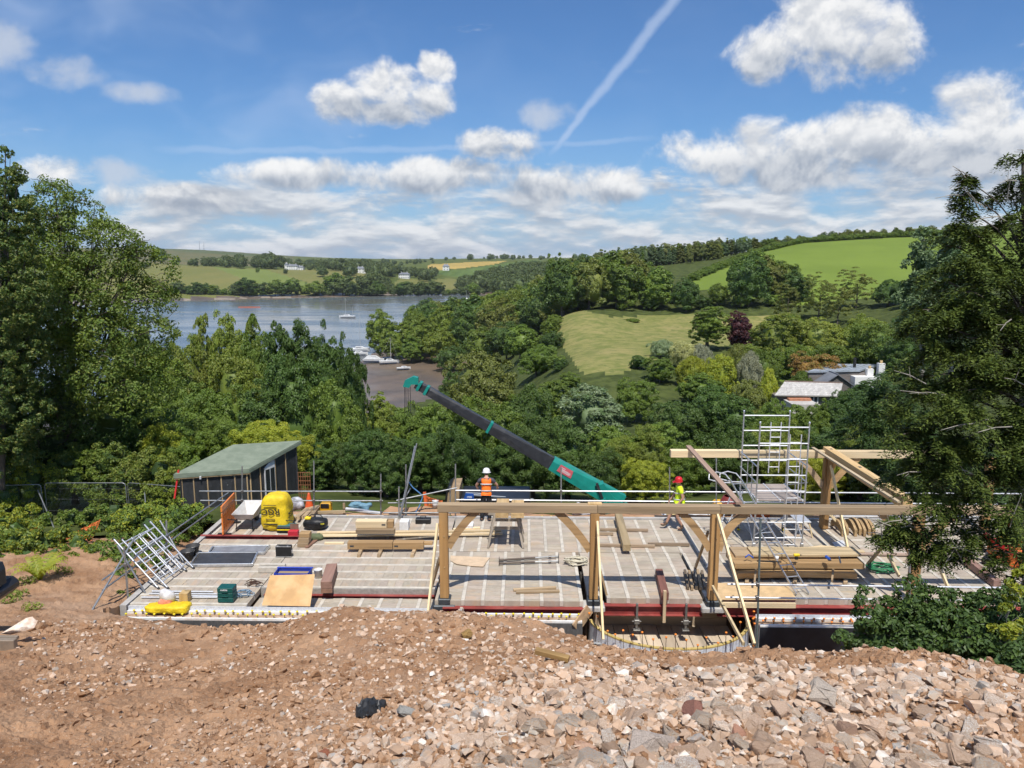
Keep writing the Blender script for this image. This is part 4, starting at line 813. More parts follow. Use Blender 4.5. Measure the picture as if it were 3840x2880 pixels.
def heap_things():
    def rock(name, px, py, r, col, label, cat, seed, sc=(1, 1, 1), rot=0.3):
        p = on_heap(px, py); r *= .72; m = pmat(name+'_surface', col, tuple(c*0.7 for c in col), scale=14, rough=0.9, bump=0.01, bscale=40)
        me = rough_stone(seed, .7); me.materials[0] = m; o = link(name, me, None, (p.x, p.y, p.z+r*0.35), (rot, 0.1, seed), tuple(r*v for v in sc)); tag(o, label, cat)
    rock('sandstone', 2610, 2700, 0.105, (0.34, 0.16, 0.115), 'large dark red rounded stone among the pale rubble', 'stone', 301, (1.1, .9, .9))
    rock('sandstone', 1215, 2840, 0.065, (0.36, 0.13, 0.07), 'smooth brick red stone at the lower edge of the heap', 'stone', 302)
    rock('quarried_slab', 1530, 2690, 0.13, (0.42, 0.41, 0.38), 'long grey slab of stone leaning on the heap', 'stone', 303, (0.55, 1.2, 0.6))
    rock('quarried_slab', 2240, 2420, 0.09, (0.50, 0.50, 0.48), 'flat pale grey stone at the foot of the white roll', 'stone', 304, (1, .8, .5))
    rock('brick_piece', 3090, 2850, 0.085, (0.52, 0.235, 0.13), 'orange broken brick near the bottom of the heap', 'brick', 305, (1.5, .7, .5))
    rock('ochre_stone', 1745, 2390, 0.12, (0.40, 0.25, 0.085), 'ochre yellow angular stone on the crest of the heap', 'stone', 306)
    rock('brick_piece', 2760, 2790, 0.07, (0.55, 0.29, 0.19), 'small salmon coloured brick piece between big pale stones', 'brick', 307)
    rock('pale_boulder', 2440, 2820, 0.16, (0.55, 0.46, 0.39), 'biggest pale pink boulder in the rubble', 'stone', 308, (1.1, 1, .8))
    rock('pale_boulder', 3080, 2620, 0.15, (0.52, 0.44, 0.36), 'broad pale boulder below the shaded bush', 'stone', 309, (1.3, .9, .8))
    p = on_heap(2070, 2475); mb = MB().bar((p.x-.16, p.y+.05, p.z+.06), (p.x+.16, p.y-.05, p.z+.03), 0.07, 0.05, bev=.004)
    one('timber_offcut', mb, wood('offcut', (0.42, 0.27, 0.10), (0.27, 0.16, 0.06)), 'short yellow timber offcut lying in the rubble', 'timber')
    p = on_heap(1390, 2680); rng = np.random.default_rng(4)
    gx, gy = np.meshgrid(np.linspace(-1, 1, 14), np.linspace(-1, 1, 12)); rr = np.hypot(gx, gy); gz = 0.09*np.clip(1-rr, -.3, 1)+rng.normal(size=gx.shape)*0.018+0.03
    V = np.c_[(p.x+gx*0.11+rng.normal(size=gx.shape)*.008).ravel(), (p.y+gy*0.10+rng.normal(size=gx.shape)*.008).ravel(), (p.z+gz).ravel()]
    idx = np.arange(168).reshape(12, 14); F = np.c_[idx[:-1, :-1].ravel(), idx[:-1, 1:].ravel(), idx[1:, 1:].ravel(), idx[1:, :-1].ravel()]
    me = npmesh('plastic_scrap', V-np.array(p), F, pmat('black_plastic', (0.030, 0.032, 0.036), rough=0.4, objvar=0)); o = link('plastic_scrap', me, None, p)
    o.modifiers.new('thick', 'SOLIDIFY').thickness = 0.004; tag(o, 'crumpled black plastic scrap in the rubble', 'plastic scrap')
heap_things()
# ------------------------------------------------------------------ the beam and block floor
M_BLOCK = pmat('aggregate_block', (0.445, 0.385, 0.310), (0.365, 0.312, 0.250), scale=2.2, rough=0.9, bump=0.004, bscale=60, objvar=0.10, islvar=0.10, hue=0.010, detail=8, spec=0.2, c3=(0.47, 0.36, 0.25), spots=((.32, .25, .18), 1.1, .58, .3))
M_BEAM = pmat('concrete_beam', (0.58, 0.53, 0.45), (0.46, 0.42, 0.355), scale=5, rough=0.85, bump=0.003, bscale=60, objvar=0.06, spec=0.2)
M_STEEL = pmat('red_oxide_steel', (0.30, 0.050, 0.042), (0.20, 0.040, 0.035), scale=3, rough=0.55, objvar=0.05, c3=(0.36, 0.10, 0.085))
M_CONC = pmat('insitu_concrete', (0.50, 0.475, 0.44), (0.40, 0.38, 0.35), scale=5, rough=0.9, bump=0.004, bscale=50)
M_EPS = pmat('white_insulation', (0.80, 0.80, 0.78), (0.68, 0.67, 0.64), scale=7, rough=0.7, bump=0.004, bscale=60, objvar=0.03, c3=(0.62, 0.50, 0.40))
M_FOIL = pmat('bubble_foil', (0.70, 0.73, 0.77), (0.58, 0.61, 0.66), scale=16, rough=0.35, metal=0.12, bump=0.01, bscale=30, objvar=0.03)
M_MEMB = pmat('grey_membrane', (0.105, 0.105, 0.105), (0.070, 0.070, 0.072), scale=6, rough=0.55, bump=0.01, bscale=14, stretch=(3, 1, 1), objvar=0)
M_TANK = pmat('black_tanking', (0.022, 0.025, 0.032), (0.015, 0.017, 0.022), scale=3, rough=0.42, bump=0.006, bscale=5, objvar=0)
M_REBAR = pmat('rusty_rebar', (0.115, 0.060, 0.038), (0.07, 0.042, 0.03), scale=30, rough=0.8, metal=0.3)
M_CAPY = pmat('yellow_cap', (0.80, 0.66, 0.02), (0.74, 0.58, 0.02), scale=20, rough=0.45, objvar=0.04)
M_CAPO = pmat('orange_cap', (0.85, 0.27, 0.03), (0.78, 0.22, 0.03), scale=20, rough=0.45, objvar=0.04)
def build_slab():
    root = thing('floor_slab', 'pale grey beam and block ground floor of the half built house', 'floor', (0, 22, 0))
    blocks = []; beams = []; SP = 0.525; rg = random.Random(8)
    def zone(x0, x1, y0, y1, along, z, off=0.0):
        if along == 'Y':
            x = x0+off
            while x < x1-0.05:
                beams.append((max(x-.05, x0), y0, min(x+.05, x1), y1, z)); a = x+.053; b = min(x+SP-.053, x1)
                if b-a > 0.1:
                    y = y0+rg.choice([0, .1])
                    if y > y0: blocks.append((a, y0, b, y-.004, z))
                    while y < y1-0.03: blocks.append((a, y, b, min(y+.211, y1), z)); y += .215
                x += SP
            if off > 0.15: y = y0; blocks.append((x0, y0, x0+off-.053, y1, z))
        else:
            y = y0+off
            while y < y1-0.05:
                beams.append((x0, y-.05, x1, min(y+.05, y1), z)); a = y+.053; b = min(y+SP-.053, y1)
                if b-a > 0.08:
                    x = x0
                    while x < x1-0.03: blocks.append((x, a, min(x+.211, x1), b, z)); x += .215
                y += SP
    zone(-10.42, -7.32, 18.82, 23.62, 'X', 0.0, 0.06); zone(-7.30, -2.46, 19.92, 23.62, 'X', 0.0, 0.05)
    zone(-7.28, -2.46, 18.78, 19.70, 'Y', -0.20, 0.2); zone(-10.42, -2.46, 23.96, 25.66, 'Y', 0.0, 0.12)
    zone(-2.42, 1.62, 19.20, 22.62, 'Y', 0.0, 0.22); zone(-2.42, 10.42, 22.66, 25.64, 'Y', 0.0, 0.42); zone(2.10, 4.72, 19.42, 22.62, 'Y', 0.0, 0.12)
    zone(1.66, 2.06, 19.5, 22.62, 'Y', 0.0, 0.30); zone(4.76, 10.42, 19.44, 22.62, 'Y', 0.0, 0.10); zone(10.46, 16.5, 19.44, 22.62, 'Y', 0.0, 0.25); zone(10.46, 16.5, 22.70, 25.64, 'X', 0.0, 0.10)
    o = root.location
    mb = MB()
    ms = [MB().box((-.5, -.5, -.15), (.5, .5, 0), .0).mesh('block') for _ in range(1)]
    ms[0].materials.append(M_BLOCK)
    def vis(b):
        q = proj(((b[0]+b[2])/2, (b[1]+b[3])/2, 0)); return -(q[1]) if -60 < q[0] < 3300 else 1e9
    blocks.sort(key=vis); big = MB(); rgz = random.Random(2)
    for i, (x0, y0, x1, y1, z) in enumerate(blocks):
        dz = -0.012+rgz.uniform(-.004, .004)
        if i < 300:
            b = link('block', ms[0], root, ((x0+x1)/2-o.x, (y0+y1)/2-o.y, z+dz), (rgz.uniform(-.006, .006), rgz.uniform(-.006, .006), 0), (x1-x0, y1-y0, 1))
        else: big.box((x0, y0, z+dz-.15), (x1, y1, z+dz))
    r = big.build('block_infill', M_BLOCK, root); r['kind'] = 'stuff'
    for (x0, y0, x1, y1, z) in beams:
        MB().box((x0, y0, z-.16), (x1, y1, z), .006).build('floor_beam', M_BEAM, root)
    # ends of the beams and edges
    def ib(a, b, h, w, t=.014):         # I section steel, web upright
        a = Vector(a); b = Vector(b); m_ = MB(); m_.bar(a, b, w, t); m_.bar(a-Vector((0, 0, h)), b-Vector((0, 0, h)), w, t); m_.bar(a-Vector((0, 0, h/2)), b-Vector((0, 0, h/2)), .012, h-t); return m_
    st = [((-2.2, 19.12, -.172), (1.62, 19.12, -.172), .25, .16), ((2.05, 19.36, -.172), (4.70, 19.36, -.172), .26, .2), ((5.1, 19.36, -.172), (16.5, 19.36, -.172), .26, .2), ((-7.2, 19.80, -.165), (-2.46, 19.80, -.165), .2, .12), ((-10.62, 23.79, .022), (-6.9, 23.79, .022), .2, .12)]
    for a, b, h, w in st: ib(a, b, h, w).build('steel_beam', M_STEEL, root)
    MB().box((-7.3, 19.85, -.34), (-2.46, 19.905, -.004)).build('slab_edge', pmat('block_side', (0.40, 0.37, 0.33), (0.30, 0.28, 0.25), scale=12, rough=.95, bump=.01), root)
    MB().box((-2.42, 25.66, -.6), (16.5, 25.80, .05)).build('slab_kerb', M_CONC, root)
    MB().box((-10.62, 18.7, -1.2), (-10.45, 25.7, .01)).build('slab_kerb', M_CONC, root)
    MB().box((-10.4, 18.75, -1.0), (-7.32, 18.80, -.02)).build('slab_edge', M_BEAM, root)
    MB().box((-10.4, 19.5, -1.3), (16.4, 25.9, -.45)).build('underfloor', M_CONC, root) if False else None
    MB().box((-10.4, 25.9, -2.4), (16.5, 26.0, -.02)).build('rear_wall', M_CONC, root)
build_slab()

def build_walls():
    def bars(w, pts, h, capm, z):
        rb = MB().tube((0, 0, -.2), (0, 0, 1), .007, 5).mesh('rebar'); rb.materials.append(M_REBAR)
        for (x, y) in pts:
            hh = h*random.uniform(.8, 1.2); o = ORG[w]
            b = link('rebar', rb, w, (x-o.x, y-o.y, z-o.z), (random.uniform(-.06, .06), random.uniform(-.06, .06), 0), (1, 1, hh)); 
            c = link('cap', CAPS[capm], b, (0, 0, 1), (0, 0, 0), (1, 1, 1/hh))
    cp = MB().lathe([(.0, -.035), (.014, -.035), (.016, -.005), (.03, .0), (.034, .012), (.024, .026), (.0, .030)], n=8)
    CAPS = {}
    for k, m in (('y', M_CAPY), ('o', M_CAPO)): CAPS[k] = cp.mesh('cap'); CAPS[k].materials.append(m)
    def wall(name, label, x0, x1, y0, y1, zt, zb, capm, step, foil, front):
        w = thing(name, label, 'wall', ((x0+x1)/2, y0, zb))
        MB().box((x0, y0+.075, zb), (x1, y1-.075, zt-.05)).build('concrete_core', pmat('core', (0.40, 0.27, 0.17), (0.30, 0.2, 0.13), scale=6, rough=.95, bump=.01, c3=(.55, .46, .38)), w)
        MB().box((x0, y0, zb), (x1, y0+.07, zt)).build('insulation_leaf', M_EPS, w); MB().box((x0, y1-.07, zb), (x1, y1, zt+.02)).build('insulation_leaf', M_EPS, w)
        if foil: MB().box((x0, y1+.004, zb), (x1, y1+.02, zt+foil)).build('foil_sheet', M_FOIL, w)
        MB().box((x0-.01, y0-.02, zb), (x1+.01, y0-.004, zt-.05)).build('membrane', front, w)
        n = int((x1-x0)/step); pts = []
        for i in range(n):
            x = x0+(i+.5)*(x1-x0)/n; pts.append((x+random.uniform(-.03, .03), y0+.12)); pts.append((x+.07+random.uniform(-.04, .04), y1-.12))
        bars(w, pts, .075, capm, zt-.02); return w
    wall('insulated_wall', 'white foam formwork wall with yellow capped bars along the left front edge', -10.4, -2.5, 18.28, 18.70, -.13, -1.4, 'y', .235, .12, M_MEMB)
    wall('insulated_wall', 'white foam formwork wall with yellow and orange caps below the red steel', -2.2, 1.45, 18.52, 18.92, -.24, -1.6, 'y', .235, .0, M_MEMB)
    wall('insulated_wall', 'black faced formwork wall with orange caps below the tree', 6.0, 15.0, 18.52, 18.92, -.30, -2.4, 'o', .25, .10, M_TANK)
    wall('insulated_wall', 'low white formwork wall with yellow caps along the back edge of the floor', 10.6, 16.0, 26.02, 26.30, .06, -2.0, 'y', .5, 0, M_MEMB)
    # curved bay
    w = thing('bay_wall', 'curved bay wall of silver foil and white foam with tall orange capped bars', 'wall', (3.75, 17.8, -2.0))
    cx, cyy = 3.78, 19.35
    def arc(rx, ry, n=44, a0=188, a1=352): return [(cx+rx*math.cos(R(a0+(a1-a0)*i/(n-1))), cyy+ry*math.sin(R(a0+(a1-a0)*i/(n-1)))) for i in range(n)]
    def shell(name, m, rx0, ry0, rx1, ry1, z0, z1, dip=0.0):
        A = arc(rx0, ry0); B = arc(rx1, ry1); n = len(A); b = MB(); v = []
        for i in range(n):
            for (p, z) in ((A[i], z0), (A[i], z1), (B[i], z1), (B[i], z0)): v.append((p[0], p[1], z))
        f = [(4*i+j, 4*i+4+j, 4*i+4+(j+1) % 4, 4*i+(j+1) % 4) for i in range(n-1) for j in range(4)]; f += [(0, 1, 2, 3), (4*n-1, 4*n-2, 4*n-3, 4*n-4)]
        b.add(v, f, False); return b.build(name, m, w)
    shell('inner_leaf', M_FOIL, 2.12, 1.78, 2.05, 1.71, -2.0, -.50); shell('top_edge', pmat('yellow_edge', (0.62, 0.47, 0.16), (0.5, 0.36, .12), scale=12), 2.125, 1.785, 2.045, 1.705, -.497, -.465)
    shell('outer_leaf', M_EPS, 2.50, 2.16, 2.42, 2.08, -2.4, -1.02); shell('core_fill', M_EPS, 2.415, 2.075, 2.125, 1.785, -2.4, -1.10); shell('membrane', M_MEMB, 2.53, 2.19, 2.505, 2.165, -2.6, -1.08)
    bars(w, arc(2.26, 1.93, 26), .98, 'o', -1.1); bars(w, arc(2.36, 2.03, 30), .30, 'o', -1.1)
    # deck inside the bay
    d = thing('plank_deck', 'pale plywood plank deck inside the curved bay', 'deck', (3.75, 18.9, -1.25)); wm = wood('deck_ply', (0.60, 0.49, 0.36), (0.50, 0.40, 0.29), 'Y', 5)
    for i in range(9): MB().box((2.05+i*.40, 17.75, -1.2), (2.43+i*.40, 20.2, -1.17+.004*(i % 3))).build('plank', wm, d)
    MB().box((1.9, 20.2, -1.2), (5.6, 20.25, -.72)).build('upstand_board', wood('upstand', (0.50, 0.39, 0.27), (0.40, 0.31, 0.21), 'X', 5), d)
    # dark coloured panel standing in for the shade under the floor
    one('void_shade_panel', MB().box((1.6, 21.4, -2.4), (6.0, 21.6, -.2)), pmat('void_shade', (0.10, 0.09, 0.08), (0.06, .055, .05), scale=2), 'dark panel standing in for the shade under the red steel', 'wall')
    # white roll and board at the left end of the bay
    m = pmat('white_sheet', (0.78, 0.74, 0.72), (0.70, 0.66, 0.64), scale=4, rough=.6, bump=.01)
    b = MB().path([(-.15+.0, 17.75, -1.02), (.25, 17.72, -1.0), (.7, 17.74, -1.0), (1.1, 17.72, -1.02)], .085, 10); one('sheet_roll', b, m, 'white roll of sheeting lying below the formwork wall', 'roll')
    one('stop_board', MB().bar((1.28, 18.5, -.42), (1.66, 18.8, -.02), .04, .34, bev=.003), wood('stopb', (0.48, .33, .19), (.36, .24, .14)), 'short brown stop board at the left end of the curved bay', 'board')
    # beam clamps below the steel
    for i, X in enumerate((2.95, 4.25)):
        c = thing('beam_clamp', '%s of the two steel clamps hanging from the red beam above the bay' % ('left' if i == 0 else 'right'), 'clamp', (X, 19.2, -.75)); mm = pmat('clamp_steel', (.26, .25, .23), rough=.5, metal=.6)
        MB().box((X-.03, 19.17, -.78), (X+.03, 19.23, -.05), .004).build('bar', mm, c); MB().box((X-.07, 19.14, -.62), (X+.07, 19.26, -.50), .01).build('jaw', mm, c); MB().tube((X-.12, 19.2, -.56), (X+.12, 19.2, -.56), .014, 6).build('bolt', mm, c)
        MB().box((X-.09, 19.12, -.80), (X+.09, 19.28, -.77), .004).build('foot_plate', mm, c)
    one('timber_upright', MB().box((3.62, 19.1, -.55), (3.70, 19.18, .34), .004), wood('upr', (0.50, 0.38, 0.24), (.40, .29, .17), 'Z'), 'short brown timber standing in front of the red steel above the bay', 'timber')
build_walls()
# ------------------------------------------------------------------ oak frame
M_OAK = wood('oak_long', (0.50, 0.325, 0.155), (0.36, 0.22, 0.10), 'X', 6)
M_OAKZ = wood('oak_post', (0.50, 0.295, 0.115), (0.36, 0.20, 0.075), 'Z', 6)
M_OAKY = wood('oak_cross', (0.62, 0.44, 0.22), (0.50, 0.33, 0.15), 'Y', 6)
M_OAKG = wood('oak_weathered', (0.46, 0.335, 0.20), (0.31, 0.22, 0.13), 'X', 6)
M_PINE = wood('pale_pine', (0.78, 0.63, 0.38), (0.70, 0.54, 0.30), 'Z', 5, bump=.001)
M_PINEX = wood('pale_pine_long', (0.74, 0.59, 0.37), (0.66, 0.50, 0.29), 'X', 5, bump=.001)
M_PINEY = wood('pale_pine_cross', (0.68, 0.55, 0.37), (0.58, 0.45, 0.28), 'Y', 5, bump=.001)
M_BROWN = wood('brown_timber', (0.30, 0.165, 0.11), (0.21, 0.115, 0.075), 'Y', 6)
M_GALV = pmat('galvanised_tube', (0.42, 0.43, 0.43), (0.30, 0.31, 0.31), scale=9, rough=0.45, metal=0.75, objvar=0.12)
M_ALU = pmat('aluminium', (0.66, 0.68, 0.70), (0.54, 0.56, 0.58), scale=12, rough=0.33, metal=0.8, objvar=0.06)
M_ALUW = pmat('aluminium_bright', (0.78, 0.79, 0.80), (0.68, 0.69, 0.70), scale=12, rough=0.38, metal=0.55, objvar=0.05)
M_SHOE = pmat('dark_shoe_steel', (0.062, 0.072, 0.080), (0.045, 0.052, 0.058), scale=5, rough=0.5, metal=0.3)
M_BLACK = pmat('black_plastic_case', (0.018, 0.018, 0.019), (0.012, 0.012, 0.012), scale=8, rough=0.5, objvar=0)
def brace_poly(x0, z0, x1, z1, bow, w, Y, dep):
    n = 9; a = Vector((x0, 0, z0)); b = Vector((x1, 0, z1)); d = (b-a).normalized(); nm = Vector((-d.z, 0, d.x)); L = []; Rr = []
    for i in range(n):
        t = i/(n-1); c = a+(b-a)*t+nm*bow*4*t*(1-t); L.append(c+nm*w/2); Rr.append(c-nm*w/2)
    return MB().prism([(p.x, Y, p.z) for p in L]+[(p.x, Y, p.z) for p in reversed(Rr)], (0, dep, 0))
def build_frame():
    f = thing('oak_skeleton', 'oak post and beam frame of the house standing on the floor', 'timber frame', (3.9, 19.36, 0))
    Y = 19.36; xs = [-2.17, 1.80, 4.95, 10.22]
    for i, x in enumerate(xs):
        p = MB().box((x-.115, Y-.115, .02), (x+.115, Y+.115, 2.40), .01).build('post', M_OAKZ, f)
        sh = MB().box((x-.17, Y-.17, -.14), (x+.17, Y+.17, .02), .02).build('post_shoe', M_SHOE, p)
        MB().box((x-.30, Y-.22, -.30), (x+.30, Y+.24, -.14), .03).build('shoe_base', M_SHOE if i in (0,) else M_CONC, p)
        for dz in (.9, 1.75): MB().tube((x+.02, Y-.12, dz), (x+.02, Y-.135, dz), .018, 8).build('peg', M_OAKY, p)
    segs = [(-2.32, 1.86), (1.86, 5.05), (5.05, 10.3), (10.3, 13.4)]
    for a, b in segs: MB().box((a+.003, Y-.12, 2.405), (b-.003, Y+.12, 2.615), .008).build('front_beam', M_OAKG, f)
    MB().box((1.62, Y-.05, 2.617), (1.98, Y+.10, 2.65)).build('splice_cap', M_OAKY, f)
    for x, s, l, h, bw in [(xs[0], 1, .86, .98, .05), (xs[1], -1, .98, 1.05, -.05), (xs[2], -1, .90, 1.0, -.05), (xs[2], 1, .82, 1.0, .13), (xs[3], -1, .98, 1.05, -.06), (xs[3], 1, .9, 1.0, .06)]:
        brace_poly(x+s*.115, 2.40-h, x+s*l, 2.403, bw*s*s if s > 0 else bw, .19, Y-.05, .10).build('brace', M_OAK, f)
    Yr = 24.9
    p = MB().box((9.87, Yr-.12, .02), (10.11, Yr+.12, 2.44), .01).build('post', M_OAKZ, f); MB().box((9.9, Yr-.1, -.02), (10.08, Yr+.1, .02)).build('post_shoe', M_SHOE, p)
    p = MB().box((15.2, Yr-.12, .02), (15.44, Yr+.12, 2.44), .01).build('post', M_OAKZ, f)
    for a, b in ((4.78, 7.15), (7.15, 9.86), (10.12, 13.6)): MB().box((a+.003, Yr-.11, 2.45), (b-.003, Yr+.11, 2.69), .008).build('rear_beam', M_OAKY if False else M_PINEX, f)
    brace_poly(9.87, 1.45, 8.95, 2.45, -.06, .18, Yr-.05, .10).build('brace', M_OAKG, f); brace_poly(10.11, 1.45, 11.0, 2.45, .06, .18, Yr-.05, .10).build('brace', M_OAK, f)
    MB().box((9.84, 19.5, 2.47), (10.10, 25.02, 2.80), .01).build('cross_beam', M_OAKY, f); MB().box((9.93, 24.6, 2.802), (10.01, 24.7, 2.806)).build('mortise', M_SHOE, f); MB().box((9.93, 22.4, 2.802), (10.01, 22.52, 2.806)).build('mortise', M_SHOE, f)
    n = 9; L = [(9.99, Yr-.12-.02-.55*(i/8)**1.6, 1.5+.98*i/8) for i in range(n)]
    MB().prism([(9.94, y, z) for _, y, z in L]+[(9.94, Yr-.12, 2.46), (9.94, Yr-.12, 1.35)], (.1, 0, 0)).build('brace', M_OAKZ, f)
    one('plank', MB().bar((9.55, 25.15, 2.72), (9.72, 19.45, 2.69), .10, .045), M_PINEY, 'pale plank laid beside the oak cross beam over the scaffold tower', 'plank')
    one('plank', MB().bar((5.43, 25.2, 2.74), (5.50, 19.2, 2.72), .16, .06), wood('pinkplank', (0.48, 0.33, 0.24), (0.38, .25, .18), 'Y'), 'pinkish brown plank laid across the frame above the red helmeted worker', 'plank')
    # temporary raking props
    pr = [(AY(1641, 1962, 19.20), AY(1606, 2295, 18.40), 'pale raking prop in front of the left oak post'), (AY(2240, 1955, 19.18), AY(2262, 2398, 17.62), 'pale raking prop in front of the second oak post'),
          (AY(2690, 1930, 19.18), AY(2828, 2415, 16.7), 'long pale raking prop in front of the third oak post'), (AY(2672, 2200, 19.15), AY(2788, 2415, 16.8), 'short pale raking prop at the foot of the third oak post'),
          (AY(3116, 1745, 24.5), G(3178, 2054), 'tall pale raking prop at the rear oak post'), (AY(3090, 1905, 24.5), G(3165, 1985), 'pale brace board crossing the rear raking prop'), (G(3252, 2118), AY(3356, 1995, 19.55), 'brown raking prop left of the right oak post'),
          (G(2608, 2128), AY(2655, 1995, 19.62), 'grey brown raking prop behind the third oak post'), (AY(3330, 2080, 19.9), AY(3372, 2160, 19.3), 'pale prop crossing behind the right oak post'), (AY(3520, 2120, 20.5), G(3560, 2215), 'pale raking prop right of the right oak post'), (G(1618, 2200), AY(1650, 2090, 19.55), 'brown stay behind the left oak post'), (AY(2232, 2060, 19.6), G(2275, 2230), 'dark stay leaning on the second oak post')]
    for i, (a, b, lab) in enumerate(pr):
        one('raking_prop', MB().bar(a, b, .055, .095, bev=.003), M_PINE if 'pale' in lab else wood('prop_brown%d' % i, (0.50, 0.36, 0.21), (.40, .28, .15), 'Z'), lab, 'prop', 'temporary props')
build_frame()

# ------------------------------------------------------------------ scaffold tubes
def tube_thing(a, b, label, r=.024, m=None, name='scaffold_tube', group='handrail tubes'): return one(name, MB().tube(a, b, r, 10), m or M_GALV, label, 'tube', group)
def coupler(p, parent): pass
def build_rails():
    def up(px, y0, y1, Y, label): return one('scaffold_upright', MB().tube(AY(px, y1, Y), AY(px, y0, Y), .025, 10), M_GALV, label, 'tube', 'handrail uprights')
    Yb = 26.25
    tube_thing(AY(748, 1842, Yb), AY(1434, 1843, Yb), 'upper handrail tube in front of the shed'); tube_thing(AY(752, 1877, Yb), AY(1436, 1878, Yb), 'lower handrail tube in front of the shed')
    up(908, 1748, 1935, Yb+.06, 'handrail upright in front of the shed corner'); up(1177, 1728, 1948, Yb+.06, 'handrail upright just right of the trellis'); up(1428, 1777, 1948, Yb+.06, 'handrail upright at the right end of the shed rail')
    tube_thing(AY(1708, 1839, Yb), AY(3900, 1852, Yb-.15), 'long upper handrail tube behind the oak frame', m=M_ALUW); tube_thing(AY(1712, 1874, Yb), AY(3900, 1892, Yb-.15), 'long lower handrail tube behind the oak frame', m=M_ALUW)
    for px, y0, lab in [(1708, 1740, 'handrail upright left of the orange vested worker'), (1688, 1824, 'short stub upright next to the orange vested worker'), (2104, 1752, 'handrail upright in front of the crane boom'), (2511, 1752, 'handrail upright behind the red helmeted worker'), (2686, 1720, 'tall handrail upright left of the scaffold tower')]:
        up(px, y0, 1960, Yb+.06, lab)
    tube_thing(AY(1486, 1877, 25.9), AY(1714, 1829, Yb), 'sloping handrail tube left of the orange vested worker'); tube_thing(AY(1455, 1886, 26.0), AY(1652, 1886, 26.0), 'short mid rail tube left of the oak frame'); tube_thing(AY(1438, 1923, 25.9), AY(1725, 1923, 25.9), 'low rail tube behind the left oak post')
    tube_thing(AY(1492, 1985, 25.6), AY(1563, 1662, 26.3), 'tall leaning tube rising above the hedge'); tube_thing(AY(1500, 1930, 25.8), AY(1556, 1672, 26.5), 'second tall leaning tube lashed beside the first'); up(1522, 1742, 1975, 26.0, 'upright beside the two leaning tubes'); up(1496, 1825, 1990, 25.6, 'short upright left of the two leaning tubes')
    tube_thing(AY(1500, 1900, 26.1), AY(1540, 1830, 26.4), 'short stay tube at the foot of the leaning tubes')
    # left edge
    tube_thing(AY(382, 2176, 18.9), AY(856, 1848, 26.2), 'upper sloping rail tube along the left edge of the floor'); tube_thing(AY(384, 2214, 18.7), AY(850, 1874, 26.1), 'lower sloping rail tube along the left edge of the floor')
    for a, b, lab in [(AY(480, 2245, 19.2), AY(465, 2050, 19.3), 'near upright of the left edge rail'), (AY(626, 2140, 22.0), AY(624, 1952, 22.2), 'middle upright of the left edge rail'), (AY(337, 2303, 17.8), AY(505, 2015, 20.2), 'green banded raking tube at the left edge of the floor'), (AY(545, 2224, 19.5), AY(440, 2045, 19.6), 'raking tube behind the leaning frames'), (AY(690, 2110, 21.6), AY(600, 1952, 22.6), 'far raking tube behind the leaning frames')]:
        tube_thing(a, b, lab, r=.026)
    # right front
    Yf = 18.15
    one('scaffold_upright', MB().tube(AY(2838, 2430, Yf), AY(2852, 1945, Yf), .027, 10), pmat('painted_tube', (.20, .25, .25), (.14, .18, .18), scale=4, rough=.5, metal=.5), 'dark upright tube at the front right of the floor', 'tube')
    tube_thing(AY(2728, 2191, Yf-.05), AY(3900, 2206, Yf-.2), 'upper front rail tube below the leaning ladder', m=M_ALUW); tube_thing(AY(2720, 2240, Yf-.05), AY(3900, 2256, Yf-.2), 'lower front rail tube at the edge of the floor', m=M_ALUW)
    one('scaffold_upright', MB().tube(AY(3412, 2420, Yf), AY(3410, 2060, Yf), .027, 10), M_GALV, 'upright tube beside the right oak post', 'tube')
    # couplers on the main joints
    cm = pmat('coupler_steel', (.20, .19, .18), rough=.5, metal=.6); me = MB().box((-.045, -.045, -.05), (.045, .045, .05), .015).mesh('coupler'); me.materials.append(cm)
    for i, (px, py, Y, lab) in enumerate([(908, 1842, Yb, 'shed corner upright, upper rail'), (908, 1877, Yb, 'shed corner upright, lower rail'), (1177, 1842, Yb, 'trellis upright, upper rail'), (1177, 1877, Yb, 'trellis upright, lower rail'), (1428, 1843, Yb, 'end upright, upper rail'), (1428, 1878, Yb, 'end upright, lower rail'), (2104, 1841, Yb, 'crane side upright, upper rail'), (2511, 1843, Yb, 'helmet side upright, upper rail'), (2841, 2192, Yf-.04, 'front upright, upper rail'), (2839, 2241, Yf-.04, 'front upright, lower rail'), (470, 2118, 19.25, 'left near upright'), (626, 2025, 22.1, 'left middle upright')]):
        p = AY(px, py, Y-.03); o = link('coupler', me, None, p); tag(o, 'steel coupler clamping the joint at the '+lab, 'coupler', 'tube couplers')
build_rails()
